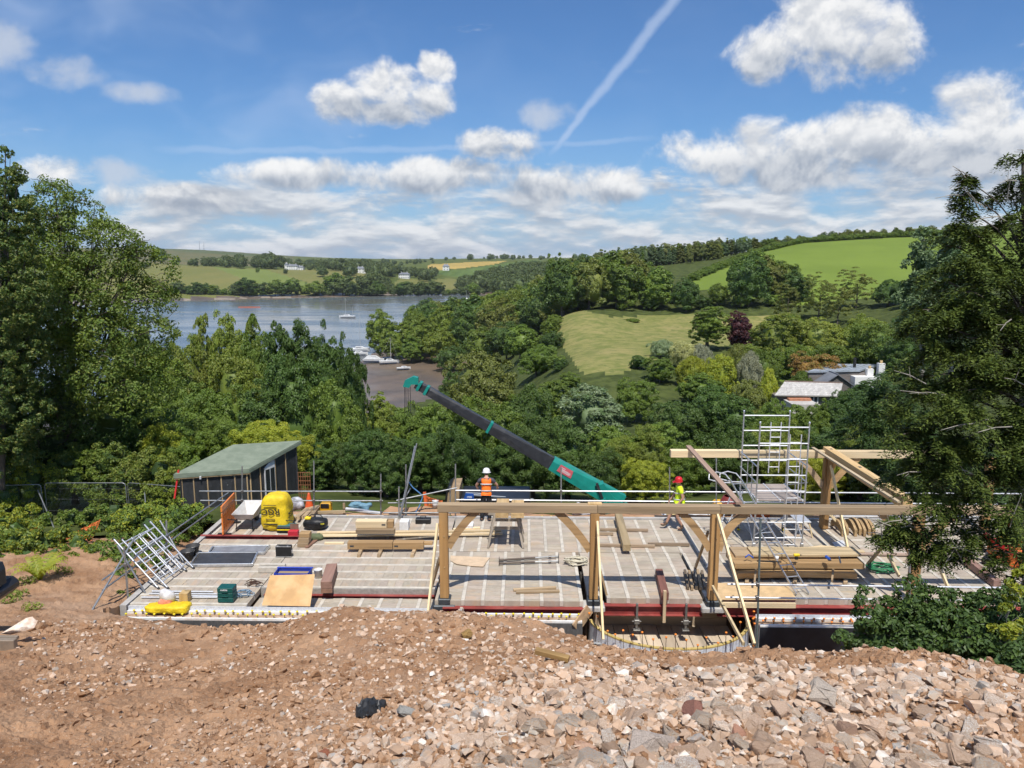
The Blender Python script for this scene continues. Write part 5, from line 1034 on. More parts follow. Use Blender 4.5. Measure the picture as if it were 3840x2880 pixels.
# ------------------------------------------------------------------ scaffold tower, ladder, loose frames
def build_tower():
    x0, x1, y0, y1 = 7.06, 8.54, 22.85, 24.60; zt = 3.95
    t = thing('scaffold_tower', 'aluminium mobile scaffold tower with a working platform', 'scaffold tower', (7.8, 23.7, 0))
    def fr(y, lad):
        f = MB()
        for x in (x0, x1): f.tube((x, y, .25), (x, y, zt), .025, 10)
        o = f.build('end_frame', M_ALU, t)
        for x in (x0, x1): MB().lathe([(.018, zt), (.018, zt+.06), (.03, zt+.07), (.03, zt+.14), (.0, zt+.15)], (x, y, 0), 8).build('spigot', M_ALU, o)
        for k in range(8):
            z = .42+.5*k
            if abs(z-1.42) > 9: continue
            MB().tube((x0, y, z), (x1, y, z), .021, 8).build('rung', M_ALUW, o)
        a, b = lad
        l = MB(); l.tube((a, y, .18 if y < 23.5 else 2.0), (a, y, 3.7), .019, 8); l.tube((b, y, .18 if y < 23.5 else 2.0), (b, y, 3.7), .019, 8)
        for k in range(14):
            z = .2+.25*k
            if y < 23.5 or z > 2.0: l.tube((a, y, z), (b, y, z), .016, 8)
        l.build('ladder_section', M_ALUW, o)
    fr(y0, (7.98, 8.32)); fr(y1, (7.95, 8.28))
    for x in (x0-.03, x1+.03):
        for z in (2.7, 2.2): MB().tube((x, y0, z), (x, y1, z), .021, 8).build('guard_rail', M_ALU, t)
        for za, zb in ((2.2, 1.6), (.3, 1.5)): MB().tube((x, y0, za), (x, y1, zb), .019, 8).build('diagonal_brace', M_ALU, t)
        for yy in (y0+.45, y0+.95): MB().tube((x, yy, 1.6), (x, yy, 2.7), .017, 8).build('guard_post', M_ALU, t)
    MB().tube((x0, y0, .5), (x1, y1, .5), .019, 8).build('plan_brace', M_ALU, t)
    d = MB().box((x0+.06, y0+.02, 1.60), (x1-.06, y1-.02, 1.63)).build('platform', pmat('tower_deck', (0.40, 0.34, 0.30), (.32, .27, .24), scale=3, rough=.7, stretch=(1, .1, 1)), t)
    for xx in (x0+.05, (x0+x1)/2, x1-.05): MB().box((xx-.02, y0, 1.585), (xx+.02, y1, 1.645), .004).build('platform_rail', M_ALUW, d)
    cm = pmat('castor', (.75, .58, .05), rough=.5)
    for x in (x0, x1):
        for y in (y0, y1):
            c = MB().box((x-.04, y-.05, .14), (x+.04, y+.05, .26), .01).build('castor', M_ALU, t); w = MB()
            w.tube((x-.02, y+.03, .08), (x+.02, y+.03, .08), .08, 12); w.build('wheel', M_BLACK, c); MB().box((x-.05, y-.10, .05), (x+.05, y-.05, .10), .008).build('brake', cm, c)
    # access ladder leaning to the front with its curved hand hoops
    l = thing('access_ladder', 'aluminium ladder with curved handholds leaning on the scaffold tower', 'ladder', (6.9, 19.7, 0))
    a0, a1 = Vector((7.28, 19.62, .03)), Vector((6.35, 23.3, 2.15)); sv = Vector((.36, .08, 0))
    for s in (0, 1):
        MB().bar(a0+sv*s, a1+sv*s, .025, .07, bev=.006).build('stile', M_ALU, l)
        q = a1+sv*s; MB().path([q, q+Vector((-.08, .25, .10)), q+Vector((-.3, .42, .12)), q+Vector((-.55, .40, .05)), q+Vector((-.6, .2, -.06)), q+Vector((-.3, .02, -.10)), q+Vector((0, -.1, -.08))], .02, 7).build('hand_hoop', M_ALUW, l)
    for k in range(11): p = a0+(a1-a0)*(k+.5)/11; MB().tube(p, p+sv, .015, 7).build('rung', M_ALU, l)
    for s in (0, 1): MB().bar(G(2650, 2130)+Vector((.2*s, .3*s, 0)), a1+sv*s-Vector((0, .3, .3)), .02, .05).build('stay', M_ALU, l)
    # hop-up work platform
    h = thing('hop_up_bench', 'small aluminium folding work bench beside the scaffold tower', 'work bench', (9.2, 24.4, 0)); zt2 = .52
    MB().box((8.80, 24.05, zt2-.03), (9.25, 25.15, zt2), .006).build('bench_top', M_ALUW, h)
    for (x, y, dx) in ((8.85, 24.1, -.1), (9.2, 24.1, .1), (8.85, 25.1, -.1), (9.2, 25.1, .1)): MB().bar((x, y, zt2-.03), (x+dx, y-.08, 0), .03, .05).build('leg', M_ALU if dx < 0 else M_PINE, h)
    MB().tube((8.78, 24.05, .25), (9.28, 24.05, .25), .014, 6).build('cross_bar', M_ALU, h)
    # frames leaning on the left rail
    def lean(name, label, A0, A1, B0, B1, nr=5):
        f = thing(name, label, 'scaffold frame', tuple(A0), 'loose scaffold frames')
        MB().tube(A0, A1, .025, 10).build('stile', M_ALU, f); MB().tube(B0, B1, .025, 10).build('stile', M_ALU, f)
        for k in range(nr): s = (k+.6)/(nr+.2); MB().tube(A0.lerp(A1, s), B0.lerp(B1, s), .021, 8).build('rung', M_ALUW, f)
        for p, q in ((A0, A1), (B0, B1)): MB().tube(p, p+(p-q).normalized()*.06, .03, 8).build('end_lock', M_BLACK, f); MB().tube(q, q+(q-p).normalized()*.05, .028, 8).build('end_lock', M_BLACK, f)
        c0, c1 = A0.lerp(B0, .42), A1.lerp(B1, .42); d0, d1 = A0.lerp(B0, .68), A1.lerp(B1, .68); MB().tube(c0.lerp(c1, .1), c0.lerp(c1, .9), .018, 8).build('ladder_stile', M_ALUW, f); MB().tube(d0.lerp(d1, .1), d0.lerp(d1, .9), .018, 8).build('ladder_stile', M_ALUW, f)
    lean('leaning_scaffold', 'aluminium scaffold frame leaning over the left edge, nearer of two', G(592, 2203, .03), AY(428, 2023, 20.5), G(696, 2138, .03), AY(542, 1968, 21.9))
    lean('leaning_scaffold', 'aluminium scaffold frame leaning over the left edge, behind the first', G(628, 2203, .03), AY(458, 2024, 20.6), G(724, 2128, .03), AY(563, 1956, 22.1))
    # platform decks lying on the floor
    def deck(pts, label, dark):
        c = sum(pts, Vector())/4; d = thing('platform_deck', label, 'platform', tuple(c), 'platform decks on the floor')
        for i in range(4): MB().bar(pts[i]+Vector((0, 0, .05)), pts[(i+1) % 4]+Vector((0, 0, .05)), .05, .09, bev=.006).build('edge_rail', M_ALU, d)
        MB().prism([p.lerp(c, .06)+Vector((0, 0, .05)) for p in pts], (0, 0, .02)).build('panel', pmat('deck_board%d' % int(dark*10), (0.055*dark, 0.056*dark, 0.06*dark), scale=4, rough=.45), d)
    deck([G(715, 2126), G(945, 2124), G(966, 2080), G(742, 2082)], 'aluminium framed dark scaffold platform lying on the floor, nearer one', 1.0)
    deck([G(783, 2080), G(990, 2080), G(1012, 2054), G(800, 2058)], 'aluminium framed grey scaffold platform lying behind the dark one', 4.5)
    # braces lying on the floor
    for i, (p0, p1) in enumerate([((530, 2240), (815, 2240)), ((560, 2226), (822, 2228)), ((570, 2217), (800, 2219)), ((680, 2234), (820, 2236))]):
        one('brace_tube', MB().tube(G(*p0, .03), G(*p1, .03), .024, 9), M_ALUW, 'aluminium brace tube lying on the floor, %s of four' % ['nearest', 'second', 'farthest', 'shortest'][i], 'tube', 'brace tubes on the floor')
build_tower()
# ------------------------------------------------------------------ things on the floor
def cm(name, c, rough=.5, **k): return pmat(name, c, tuple(v*.82 for v in c), scale=k.pop('scale', 8), rough=rough, **k)
def text_mesh(txt, size, depth=.002):
    cu = bpy.data.curves.new('lettering', 'FONT'); cu.body = txt; cu.size = size; cu.align_x = 'CENTER'; cu.align_y = 'CENTER'; cu.extrude = depth; cu.resolution_u = 3; cu.offset = size*.018
    o = bpy.data.objects.new('lettering', cu); COL.objects.link(o); dg = bpy.context.evaluated_depsgraph_get(); me = bpy.data.meshes.new_from_object(o.evaluated_get(dg)); bpy.data.objects.remove(o); bpy.data.curves.remove(cu); return me
def lettering(txt, size, m, parent, loc, rot, name='lettering'):
    me = text_mesh(txt, size); me.materials.clear(); me.materials.append(m); o = link(name, me, parent, Vector(loc)-ORG[parent], rot); return o
def cloth(parent, name, m, outline, z0, z1, nx=26, ny=18, amp=.03, seed=1, loc=None):
    pass
M_YEL = cm('yellow_woven_sack', (0.86, 0.62, 0.02), .55, bump=.02, bscale=6, detail=6, c3=(.74, .50, .02)); M_DK = cm('dark_print', (.05, .045, .03), .7)
def blob_box(c, sx, sy, sz, n=12, e=3.0, seed=0, amp=.03, taper=0.0, top=.0):
    rng = np.random.default_rng(seed); V, F = ICO4; d = V; p = (np.abs(d)**e).sum(1)**(-1/e); P = d*p[:, None]
    P = P*np.array([sx/2, sy/2, sz/2]); zz = P[:, 2]/(sz/2); P[:, :2] *= (1-taper*(zz+1)/2)[:, None]
    w = fbm(P[:, 0]*3+seed, P[:, 2]*3+P[:, 1]*2.1, 4, seed)*amp*2; P = P+d*w[:, None]; P[:, 2] += sz/2; P[:, 2] = np.maximum(P[:, 2], 0)
    mb = MB(); mb.add([tuple(np.array(c)+q) for q in P], [tuple(f) for f in F], True); return mb
ICO4 = ico(4)
def props():
    # orange barrier
    a, b = G(836, 2012), G(872, 1968); a.z = b.z = 0; b = a+(b-a)*1.35; u = (b-a).normalized(); L = (b-a).length; t = thing('plastic_barrier', 'orange plastic barrier board standing on the floor edge', 'barrier', tuple(a)); om = cm('orange_plastic', (.86, .25, .05), .4, objvar=.03)
    up = Vector((0, 0, 1)); P = lambda s, z: a+u*s*L+up*z
    MB().bar(P(0, .92), P(1, .92), .05, .2, bev=.01).build('top_board', om, t); MB().bar(P(0, .72), P(1, .72), .045, .12, bev=.01).build('mid_rail', om, t); MB().bar(P(.0, .12), P(1, .12), .05, .14, bev=.01).build('bottom_rail', om, t)
    for k in range(8): MB().bar(P(.04+k*.132, .18), P(.04+k*.132, .70), .045, .07).build('slat', om, t)
    for s in (.12, .88): q = P(s, 0); MB().box((q.x-.22, q.y-.05, 0), (q.x+.22, q.y+.05, .05), .01).build('foot', M_BLACK, t)
    # wheelbarrow, seen from its handles
    c = G(922, 1988); w = thing('wheelbarrow', 'white wheelbarrow with a grimy tub and black legs', 'wheelbarrow', tuple(c)); tub = MB(); X, Y = c.x, c.y+.25
    lo = [(-.24, -.28, .36), (.24, -.28, .36), (.20, .45, .30), (-.20, .45, .30)]; hi = [(-.37, -.48, .62), (.37, -.48, .62), (.33, .68, .74), (-.33, .68, .74)]; ii = [tuple(.94*v if k < 2 else v+.0 for k, v in enumerate(p)) for p in hi]; il = [(p[0]*.92, p[1]*.92, p[2]+.02) for p in lo]
    tub.add([(X+p[0], Y+p[1], p[2]) for p in lo+hi+ii+il], [(3, 2, 1, 0)]+[(i, (i+1) % 4, 4+(i+1) % 4, 4+i) for i in range(4)]+[(4+i, 4+(i+1) % 4, 8+(i+1) % 4, 8+i) for i in range(4)]+[(8+i, 8+(i+1) % 4, 12+(i+1) % 4, 12+i) for i in range(4)]+[(12, 13, 14, 15)])
    tub.build('tub', cm('grimy_white', (.66, .64, .60), .5, c3=(.40, .35, .29), scale=5), w)
    for s in (-1, 1):
        MB().path([(X+s*.30, Y-.95, .62), (X+s*.27, Y-.4, .40), (X+s*.17, Y+.5, .30), (X+s*.06, Y+.78, .18)], .018, 8).build('handle', M_BLACK, w); MB().path([(X+s*.25, Y-.3, .38), (X+s*.28, Y-.38, 0.02), (X+s*.26, Y-.18, .02)], .016, 8).build('leg', M_BLACK, w)
    MB().tube((X-.05, Y+.8, .18), (X+.05, Y+.8, .18), .18, 16).build('wheel', M_BLACK, w)
    # upturned yellow bulk sack
    c = G(1026, 1995); c.y += .45; s = thing('bulk_sack', 'upturned yellow builders bulk sack standing on the floor', 'sack', tuple(c)); b = blob_box(c, .98, .92, 1.20, e=5.5, seed=4, amp=.045, taper=.17)
    body = b.build('sack_body', M_YEL, s)
    fy = c.y-.478
    lettering('RGC', .30, M_DK, s, (c.x-.06, fy+.01, .70), (R(90-5), R(180), 0)); 
    for z, wd, h in ((.92, .42, .012), (.44, .30, .014), (.26, .46, .03)): MB().box((c.x-.08-wd/2, fy-.012, z), (c.x-.08+wd/2, fy+.02, z+h)).build('printed_line', M_DK, s)
    lettering('RGC', .26, M_DK, s, (c.x+.475, c.y-.05, .52), (R(90), R(180), R(90)))
    # tool bags and clutter
    c = G(1075, 2000); t = thing('open_tool_bag', 'open black tool bag with teal tools in front of the yellow sack', 'tool bag', tuple(c)); MB().box((c.x-.34, c.y, 0), (c.x+.28, c.y+.36, .22), .03).build('bag', M_BLACK, t); MB().box((c.x-.30, c.y+.04, .221), (c.x+.24, c.y+.32, .24)).build('contents', cm('teal_tools', (.05, .19, .20), .5), t); MB().path([(c.x-.3, c.y+.18, .22), (c.x-.2, c.y+.18, .38), (c.x+.15, c.y+.18, .38), (c.x+.25, c.y+.18, .22)], .012, 6).build('handle', M_BLACK, t); MB().box((c.x-.32, c.y-.012, .10), (c.x+.26, c.y-.002, .14)).build('yellow_band', M_YEL, t)
    c = G(1165, 1990); t = thing('slumped_tool_bag', 'slumped black tool bag with a yellow strap', 'tool bag', tuple(c)); blob_box((c.x+.1, c.y+.2, 0), .80, .45, .36, e=3.5, seed=7, amp=.04).build('bag', M_BLACK, t); MB().path([(c.x-.2, c.y+.2, .32), (c.x, c.y+.2, .50), (c.x+.3, c.y+.2, .48), (c.x+.42, c.y+.2, .30)], .018, 7).build('handle', M_BLACK, t); MB().box((c.x+.1, c.y-.02, .22), (c.x+.46, c.y+.02, .26)).build('strap', cm('strap_yellow', (.55, .50, .05)), t); MB().box((c.x-.22, c.y+.08, .34), (c.x-.02, c.y+.28, .42), .02).build('drill_case', M_YEL, t)
    c = G(1098, 2012); t = thing('screw_box', 'red cardboard box of screws with its flap up', 'box', tuple(c)); MB().box((c.x-.16, c.y, 0), (c.x+.16, c.y+.2, .17), .004).build('carton', cm('red_card', (.55, .03, .05), .5), t); MB().box((c.x-.14, c.y+.2, .17), (c.x+.14, c.y+.215, .36)).build('flap', cm('card', (.22, .13, .09), .8), t)
    one('green_tarpaulin', blob_box(tuple(G(1180, 2018)), .55, .42, .16, e=2.6, seed=12, amp=.12), cm('olive_cloth', (.13, .15, .075), .9), 'crumpled olive green cloth beside the tool bag', 'cloth')
    # offcuts below the tool bags
    c = G(1135, 2052); t = thing('offcut_stack', 'small stack of square oak offcuts below the tool bags', 'timber stack', tuple(c))
    for k in range(3): MB().box((c.x-.17+.02*k, c.y+.05*k, .14*k), (c.x+.17+.015*k, c.y+.36, .14*k+.135), .005).build('offcut', M_OAKG if k < 2 else M_OAK, t)
    one('loose_board', MB().bar(G(1150, 2052, .03), G(1215, 2000, .03), .12, .04), M_BROWN, 'brown board lying beside the oak offcuts', 'board')
    # black flight case
    c = G(1063, 2090); t = thing('flight_case', 'black hard case standing upright on the floor', 'case', tuple(c)); MB().box((c.x-.23, c.y-.02, 0), (c.x+.24, c.y+.16, .36), .02).build('shell', M_BLACK, t); MB().box((c.x-.235, c.y-.026, .015), (c.x+.245, c.y-.012, .035)).build('trim', M_ALU, t); MB().box((c.x-.235, c.y-.026, .335), (c.x+.245, c.y-.012, .362)).build('trim', M_ALU, t)
    for dx in (-.15, .15): MB().box((c.x+dx-.02, c.y-.03, .34), (c.x+dx+.02, c.y-.01, .375)).build('latch', M_ALUW, t)
    MB().box((c.x+.242, c.y+.02, .12), (c.x+.262, c.y+.12, .22), .006).build('handle', M_ALU, t)
    # plywood leaning on the blue crate
    c = G(1100, 2175); t = thing('blue_crate', 'blue plastic crate behind the leaning plywood', 'crate', tuple(c)); cb = cm('blue_plastic', (.020, .055, .42), .4); x0, x1, y0, y1 = c.x-.46, c.x+.50, c.y-.25, c.y+.16
    MB().box((x0, y0, 0), (x1, y1, .02)).build('base', cb, t); MB().box((x0+.03, y0+.03, .02), (x1-.03, y1-.03, .22), .02).build('contents', M_OAKG, t)
    for lo, hi in (((x0, y0, .02), (x1, y0+.02, .30)), ((x0, y1-.02, .02), (x1, y1, .30)), ((x0, y0+.02, .02), (x0+.02, y1-.02, .30)), ((x1-.02, y0+.02, .02), (x1, y1-.02, .30))): MB().box(lo, hi).build('side', cb, t)
    MB().box((x0-.03, y1-.035, .28), (x1+.03, y1+.035, .32), .01).build('rim', cb, t)
    ply = cm('plywood_orange', (.60, .36, .15), .6, scale=3, c3=(.66, .44, .22), bump=.002)
    p = [G(982, 2270, .02), G(1163, 2274, .02)]; q = [AY(1012, 2160, p[0].y+.52), AY(1180, 2156, p[1].y+.52)]
    one('plywood_sheet', MB().prism([p[0], p[1], q[1], q[0]], (0, .016, .012)), ply, 'orange plywood sheet leaning on the blue crate', 'plywood')
    one('paint_tub', MB().lathe([(0, 0), (.10, 0), (.115, .24), (.125, .25), (.11, .25), (.105, .23), (.0, .225)], tuple(G(1194, 2166)), 16), cm('white_tub', (.70, .69, .66), .4, c3=(.45, .28, .16)), 'white paint tub beside the blue crate', 'tub')
    c0, c1 = G(1225, 2226), G(1246, 2155); t = thing('brown_timber_stack', 'stack of two short brown timbers right of the plywood sheet', 'timber stack', tuple(c0))
    MB().bar(c0+Vector((0, 0, .07)), c1+Vector((0, 0, .07)), .30, .12, bev=.006).build('timber', M_BROWN, t); MB().bar(c0+Vector((.0, .0, .24)), c1+Vector((.0, .0, .24)), .30, .20, bev=.006).build('timber', wood('redwood', (.34, .20, .15), (.26, .15, .11), 'Y'), t)
    t = thing('rebar_offcuts', 'tangle of rusty steel bar offcuts on the floor', 'steel bars', tuple(G(945, 2192))); rg = random.Random(4)
    for k in range(9):
        a = G(912+rg.uniform(0, 50), 2185+rg.uniform(-6, 16), .03); b_ = G(940+rg.uniform(0, 50), 2180+rg.uniform(-8, 10), .06+.1*rg.random()); MB().path([a, a.lerp(b_, .5)+Vector((0, 0, .05)), b_], .012, 6).build('bar', M_REBAR, t)
    # green tool box with rope
    c = G(846, 2262); t = thing('stacking_tool_box', 'dark green plastic tool box standing with blue rope', 'tool box', tuple(c)); gm = cm('teal_green_plastic', (.006, .085, .075), .4)
    for k in range(3): MB().box((c.x-.205, c.y-.01, .02+.135*k), (c.x+.205, c.y+.30, .148+.135*k), .012).build('tray', gm, t)
    MB().box((c.x-.08, c.y-.03, .18), (c.x+.08, c.y-.012, .21), .004).build('latch', gm, t); MB().box((c.x-.08, c.y-.03, .30), (c.x+.08, c.y-.012, .33), .004).build('latch', gm, t)
    lettering('makita', .07, cm('white_print', (.75, .75, .75)), t, (c.x-.02, c.y-.016, .37), (R(90), 0, 0))
    def rope(name, label, cx, cyy, rx, ry, turns, r, m, seed):
        rg = random.Random(seed); pts = []
        for i in range(int(turns*14)):
            a_ = i*6.283/14; k = .55+.45*rg.random(); pts.append((cx+rx*k*math.cos(a_)+rg.uniform(-.05, .05), cyy+ry*k*math.sin(a_)+rg.uniform(-.04, .04), .02+.02*(i/14)+.02*rg.random()))
        one(name, MB().path(pts, r, 6), m, label, 'rope')
    g = G(915, 2232); rope('blue_rope', 'pale blue rope heaped beside the green tool box', g.x, g.y, .25, .20, 4, .012, cm('blue_rope_fibre', (.24, .36, .48), .8), 3)
    g = G(2160, 2115); rope('white_rope', 'off white rope in a loose heap by the second oak post', g.x, g.y, .40, .22, 7, .016, cm('rope_fibre', (.60, .55, .42), .9), 5)
    g = G(3310, 2140); rope('green_hose', 'green garden hose coiled near the right oak post', g.x, g.y, .45, .35, 7, .020, cm('hose_green', (.035, .20, .085), .45), 9)
    # sacks at the front left
    c = G(628, 2290, -.1); one('empty_sack', blob_box((c.x, c.y+.05, -.13), 1.12, .50, .22, e=4.5, seed=21, amp=.06), M_YEL, 'flattened empty yellow sack over the front left wall', 'sack')
    c = G(628, 2262); t = thing('clear_bag', 'clear plastic bag of orange caps on the front left corner', 'bag', tuple(c)); b = blob_box(tuple(c), .40, .34, .42, e=2.4, seed=31, amp=.06, taper=.35); b.build('film', cm('clear_film', (.74, .72, .70), .3), t); blob_box((c.x, c.y-.06, 0), .37, .30, .20, e=2.4, seed=33, amp=.05, taper=.25).build('caps', cm('bagged_caps', (.80, .28, .16), .6, scale=30, c3=(.78, .50, .42)), t)
    c = G(688, 2262); one('oak_block', MB().box((c.x-.11, c.y, 0), (c.x+.12, c.y+.24, .27), .006), wood('oakblk', (.52, .37, .18), (.42, .28, .12), 'Z'), 'square oak block beside the clear bag', 'timber')
    bm_ = cm('builder_bucket', (.035, .035, .036), .55)
    for i, (px, py, lab) in enumerate(((705, 2100, 'nearer black rubber bucket by the leaning frames'), (725, 2080, 'farther black rubber bucket by the leaning frames'))):
        t = thing('rubber_bucket', lab, 'bucket', tuple(G(px, py)), 'rubber buckets'); MB().lathe([(0, 0), (.13, 0), (.20, .30), (.215, .30), (.205, .29), (.14, .05), (.0, .05)], tuple(G(px, py)), 16).build('tub', bm_, t); MB().lathe([(0, .18), (.165, .18)], tuple(G(px, py)), 12).build('mortar', M_CONC, t)
    # oak beams stacked at the left of the frame
    t = thing('oak_beam_stack', 'stack of jointed oak beams on bearers left of the oak frame', 'timber stack', tuple(G(1460, 2070)))
    for px in (1345, 1420, 1545): MB().bar(G(px, 2085, .05), G(px+18, 2045, .05), .10, .10).build('bearer', M_OAKG, t)
    def bm(p0, p1, w, h, z, m=M_OAK): 
        a, b = G(*p0), G(*p1); return MB().bar((a.x, a.y+w/2, z+h/2), (b.x, b.y+w/2, z+h/2), w, h, bev=.006).build('beam', m, t)
    bm((1303, 2072), (1472, 2072), .24, .22, .10); bm((1474, 2072), (1588, 2072), .24, .22, .10); bm((1588, 2066), (1622, 2066), .18, .09, .18)
    bm((1335, 2040), (1480, 2040), .22, .14, .33, M_OAKG); bm((1335, 2034), (1455, 2034), .26, .22, .48, M_PINEX); bm((1450, 2034), (1476, 2034), .26, .22, .48, M_OAK)
    for px, z in ((1320, .2), (1486, .2), (1440, .58)): q = G(px, 2072 if z < .5 else 2034); MB().box((q.x-.06, q.y-.003-(.0 if z < .5 else .0), z-.02), (q.x+.06, q.y+.02, z+.03)).build('mortise', M_SHOE, t)
    t = thing('softwood_boards', 'long pale softwood boards lying behind the oak beam stack', 'boards', tuple(G(1400, 2010)))
    for k, (p0, p1, m, z) in enumerate([((1185, 2020), (1885, 2012), M_PINEX, .10), ((1190, 2014), (1880, 2006), M_PINEX, .15), ((1195, 2002), (1780, 1996), wood('reddish', (.52, .33, .18), (.42, .26, .14)), .05), ((1218, 2040), (1290, 2040), M_PINEX, .03), ((1700, 1996), (1800, 1990), M_PINEX, .1)]):
        a, b = G(*p0), G(*p1); MB().bar((a.x, a.y, z), (b.x, b.y, z), .12, .05).build('board', m, t)
    # trestles with two oak beams
    c = G(1895, 1975); t = thing('saw_trestles', 'pair of weathered timber saw trestles', 'trestles', tuple(c)); gw = wood('greywood', (.36, .31, .25), (.27, .23, .18), 'Z'); yn, yf = G(1825, 2054).y, G(1825, 2054).y+.75
    for y in (yn, yf):
        xa, xb = G(1830, 2054).x, G(1962, 2054).x
        for x, dx in ((xa, .22), (xb, -.22)):
            MB().bar((x, y, 0), (x+dx, y+.25, 1.02), .06, .09).build('leg', gw, t); MB().bar((x, y+.55, 0), (x+dx, y+.30, 1.02), .06, .09).build('leg', gw, t)
        MB().bar((xa+.05, y+.14, .60), (xb-.05, y+.14, .60), .04, .09).build('rail', gw, t); MB().bar((xa, y+.28, 1.02), (xb, y+.28, 1.02), .08, .07).build('top_bar', gw, t)
    for i, px in enumerate((1882, 1948)):
        q = AY(px-(8 if i else 0), 2000, yn-.25); one('squared_oak_beam', MB().box((q.x-.20, yn-.25, 1.062), (q.x+.20, yf+.32, 1.062+.2-.04*i), .008), M_OAKY, '%s oak beam laid across the trestles' % ('left' if i == 0 else 'right'), 'beam', 'beams on the trestles')
    # middle bay
    p = [G(1690, 2085, .012), G(1836, 2093, .012), G(1812, 2126, .012), G(1760, 2123, .012), G(1712, 2116, .012), G(1690, 2104, .012)]
    one('plywood_offcut', MB().prism(p, (0, 0, .018)), cm('ply_pale', (.60, .45, .30), .7, scale=4), 'pale plywood offcut with a curved edge in the middle bay', 'plywood')
    sp = cm('prop_steel', (.135, .105, .085), .5, metal=.4)
    for i, (p0, p1) in enumerate((((1872, 2100), (2095, 2086)), ((1872, 2112), (2095, 2104)))):
        t = thing('steel_prop', '%s of two steel props lying in the middle bay' % ('farther' if i == 0 else 'nearer'), 'prop', tuple(G(*p0)), 'steel props on the floor'); a, b = G(*p0, .06), G(*p1, .06)
        MB().tube(a, a.lerp(b, .6), .030, 9).build('outer_tube', sp, t); MB().tube(a.lerp(b, .6), b, .024, 9).build('inner_tube', M_GALV, t); MB().lathe([(.05, -.02), (.05, .02)], tuple(a.lerp(b, .85)), 8).build('collar', sp, t)
        for q in (a, b): MB().box((q.x-.008, q.y-.07, 0), (q.x+.008, q.y+.07, .14)).build('end_plate', sp, t)
    for i, (p0, p1) in enumerate((((1925, 2212), (2085, 2203)), ((1935, 2221), (2098, 2216)))): one('short_timber', MB().bar(G(*p0, .03), G(*p1, .03), .10, .05), M_OAKG, '%s of two short boards lying in the middle bay' % ('farther' if i == 0 else 'nearer'), 'board', 'short boards on the floor')
    # beam on bearers right of the second post
    c0, c1 = G(2350, 2080, 0), G(2318, 1956, 0); one('squared_oak_beam', MB().bar(c0+Vector((0, 0, .22)), c1+Vector((0, 0, .22)), .24, .22, bev=.008), wood('oak_dull', (.46, .35, .20), (.35, .26, .14), 'Y'), 'single oak beam resting on bearers in the third bay', 'beam')
    for i, (p0, p1) in enumerate((((2250, 1985), (2430, 1988)), ((2245, 2043), (2455, 2048)), ((2430, 2040), (2585, 2042)), ((2240, 2000), (2300, 2002)))): one('bearer', MB().bar(G(*p0, .05), G(*p1, .05), .09, .08), wood('brownbearer%d' % i, (.40, .30, .20), (.30, .22, .15)), ['rear bearer under the single oak beam', 'front bearer under the single oak beam', 'loose bearer on the floor below the red helmeted worker', 'short bearer behind the second oak post'][i], 'timber', 'bearers')
    c0, c1 = G(2492, 2248), G(2470, 2160); one('brown_baulk', MB().bar(c0+Vector((0, -.05, .11)), c1+Vector((0, 0, .11)), .20, .22, bev=.006), wood('redbrown', (.30, .13, .095), (.22, .095, .07), 'Y'), 'red brown baulk of timber lying at the floor edge above the bay', 'timber')
    for k in range(5):
        px = 2572+k*16; one('timber_peg', MB().bar(G(px+8, 2205+3*(k % 2), .05), G(px-4, 2140+3*(k % 3), .05), .07, .09), M_OAKG if k % 2 else wood('dkpeg%d' % k, (.22, .17, .12), (.16, .12, .08), 'Y'), 'short dark timber beside the third oak post, %s from the left' % ['first', 'second', 'third', 'fourth', 'fifth'][k], 'timber', 'short timbers by the post')
    # big stack of curved timbers
    t = thing('curved_timber_stack', 'stack of wide curved oak timbers on the right of the floor', 'timber stack', tuple(G(2990, 2170)))
    def slab_t(px0, px1, py, dep, z, h, bow, m):
        a, b = G(px0, py), G(px1, py); n = 13; F_ = []; B_ = []
        for i in range(n):
            s = i/(n-1); x = a.x+(b.x-a.x)*s; y = a.y+(b.y-a.y)*s-bow*4*s*(1-s); F_.append((x, y, z)); B_.append((x+.04*math.sin(9*s), y+dep, z))
        return MB().prism(F_+B_[::-1], (0, 0, h)).build('slab', m, t)
    for px in (2800, 2980, 3170): MB().bar(G(px, 2188, .04), G(px+10, 2120, .04), .1, .08).build('bearer', M_OAKG, t)
    slab_t(2765, 3212, 2182, .80, .085, .16, -.10, M_OAK); slab_t(2752, 3238, 2172, .95, .30, .16, -.05, M_OAK)
    for px in (2830, 3120): MB().bar(G(px, 2180, .27), G(px+6, 2120, .27), .05, .05).build('spacer', M_OAKG, t)
    slab_t(2755, 3140, 2150, .7, .465, .07, .04, M_OAKG); slab_t(2820, 3225, 2154, .62, .54, .06, .03, wood('slabtop', (.54, .42, .25), (.42, .32, .18)))
    zt = .602; T_ = lambda px, py: G(px, py, zt)
    c = T_(2913, 2100); one('paper_cup', MB().lathe([(0, 0), (.04, 0), (.052, .11), (.0, .11)], tuple(c), 12), cm('cup_white', (.8, .8, .78)), 'white cup on the curved timber stack', 'cup')
    c = T_(2990, 2100); t2 = thing('cordless_drill', 'yellow and black drill on the curved timber stack', 'drill', tuple(c)); MB().box((c.x-.10, c.y, .68), (c.x+.07, c.y+.07, .75), .015).build('drill_body', M_YEL, t2) if False else MB().box((c.x-.10, c.y, zt+.10), (c.x+.07, c.y+.07, zt+.17), .015).build('drill_body', M_YEL, t2); MB().box((c.x-.06, c.y+.01, zt), (c.x+.03, c.y+.06, zt+.10), .01).build('grip', M_BLACK, t2); MB().tube((c.x+.07, c.y+.035, zt+.135), (c.x+.13, c.y+.035, zt+.135), .02, 8, .008).build('chuck', M_BLACK, t2)
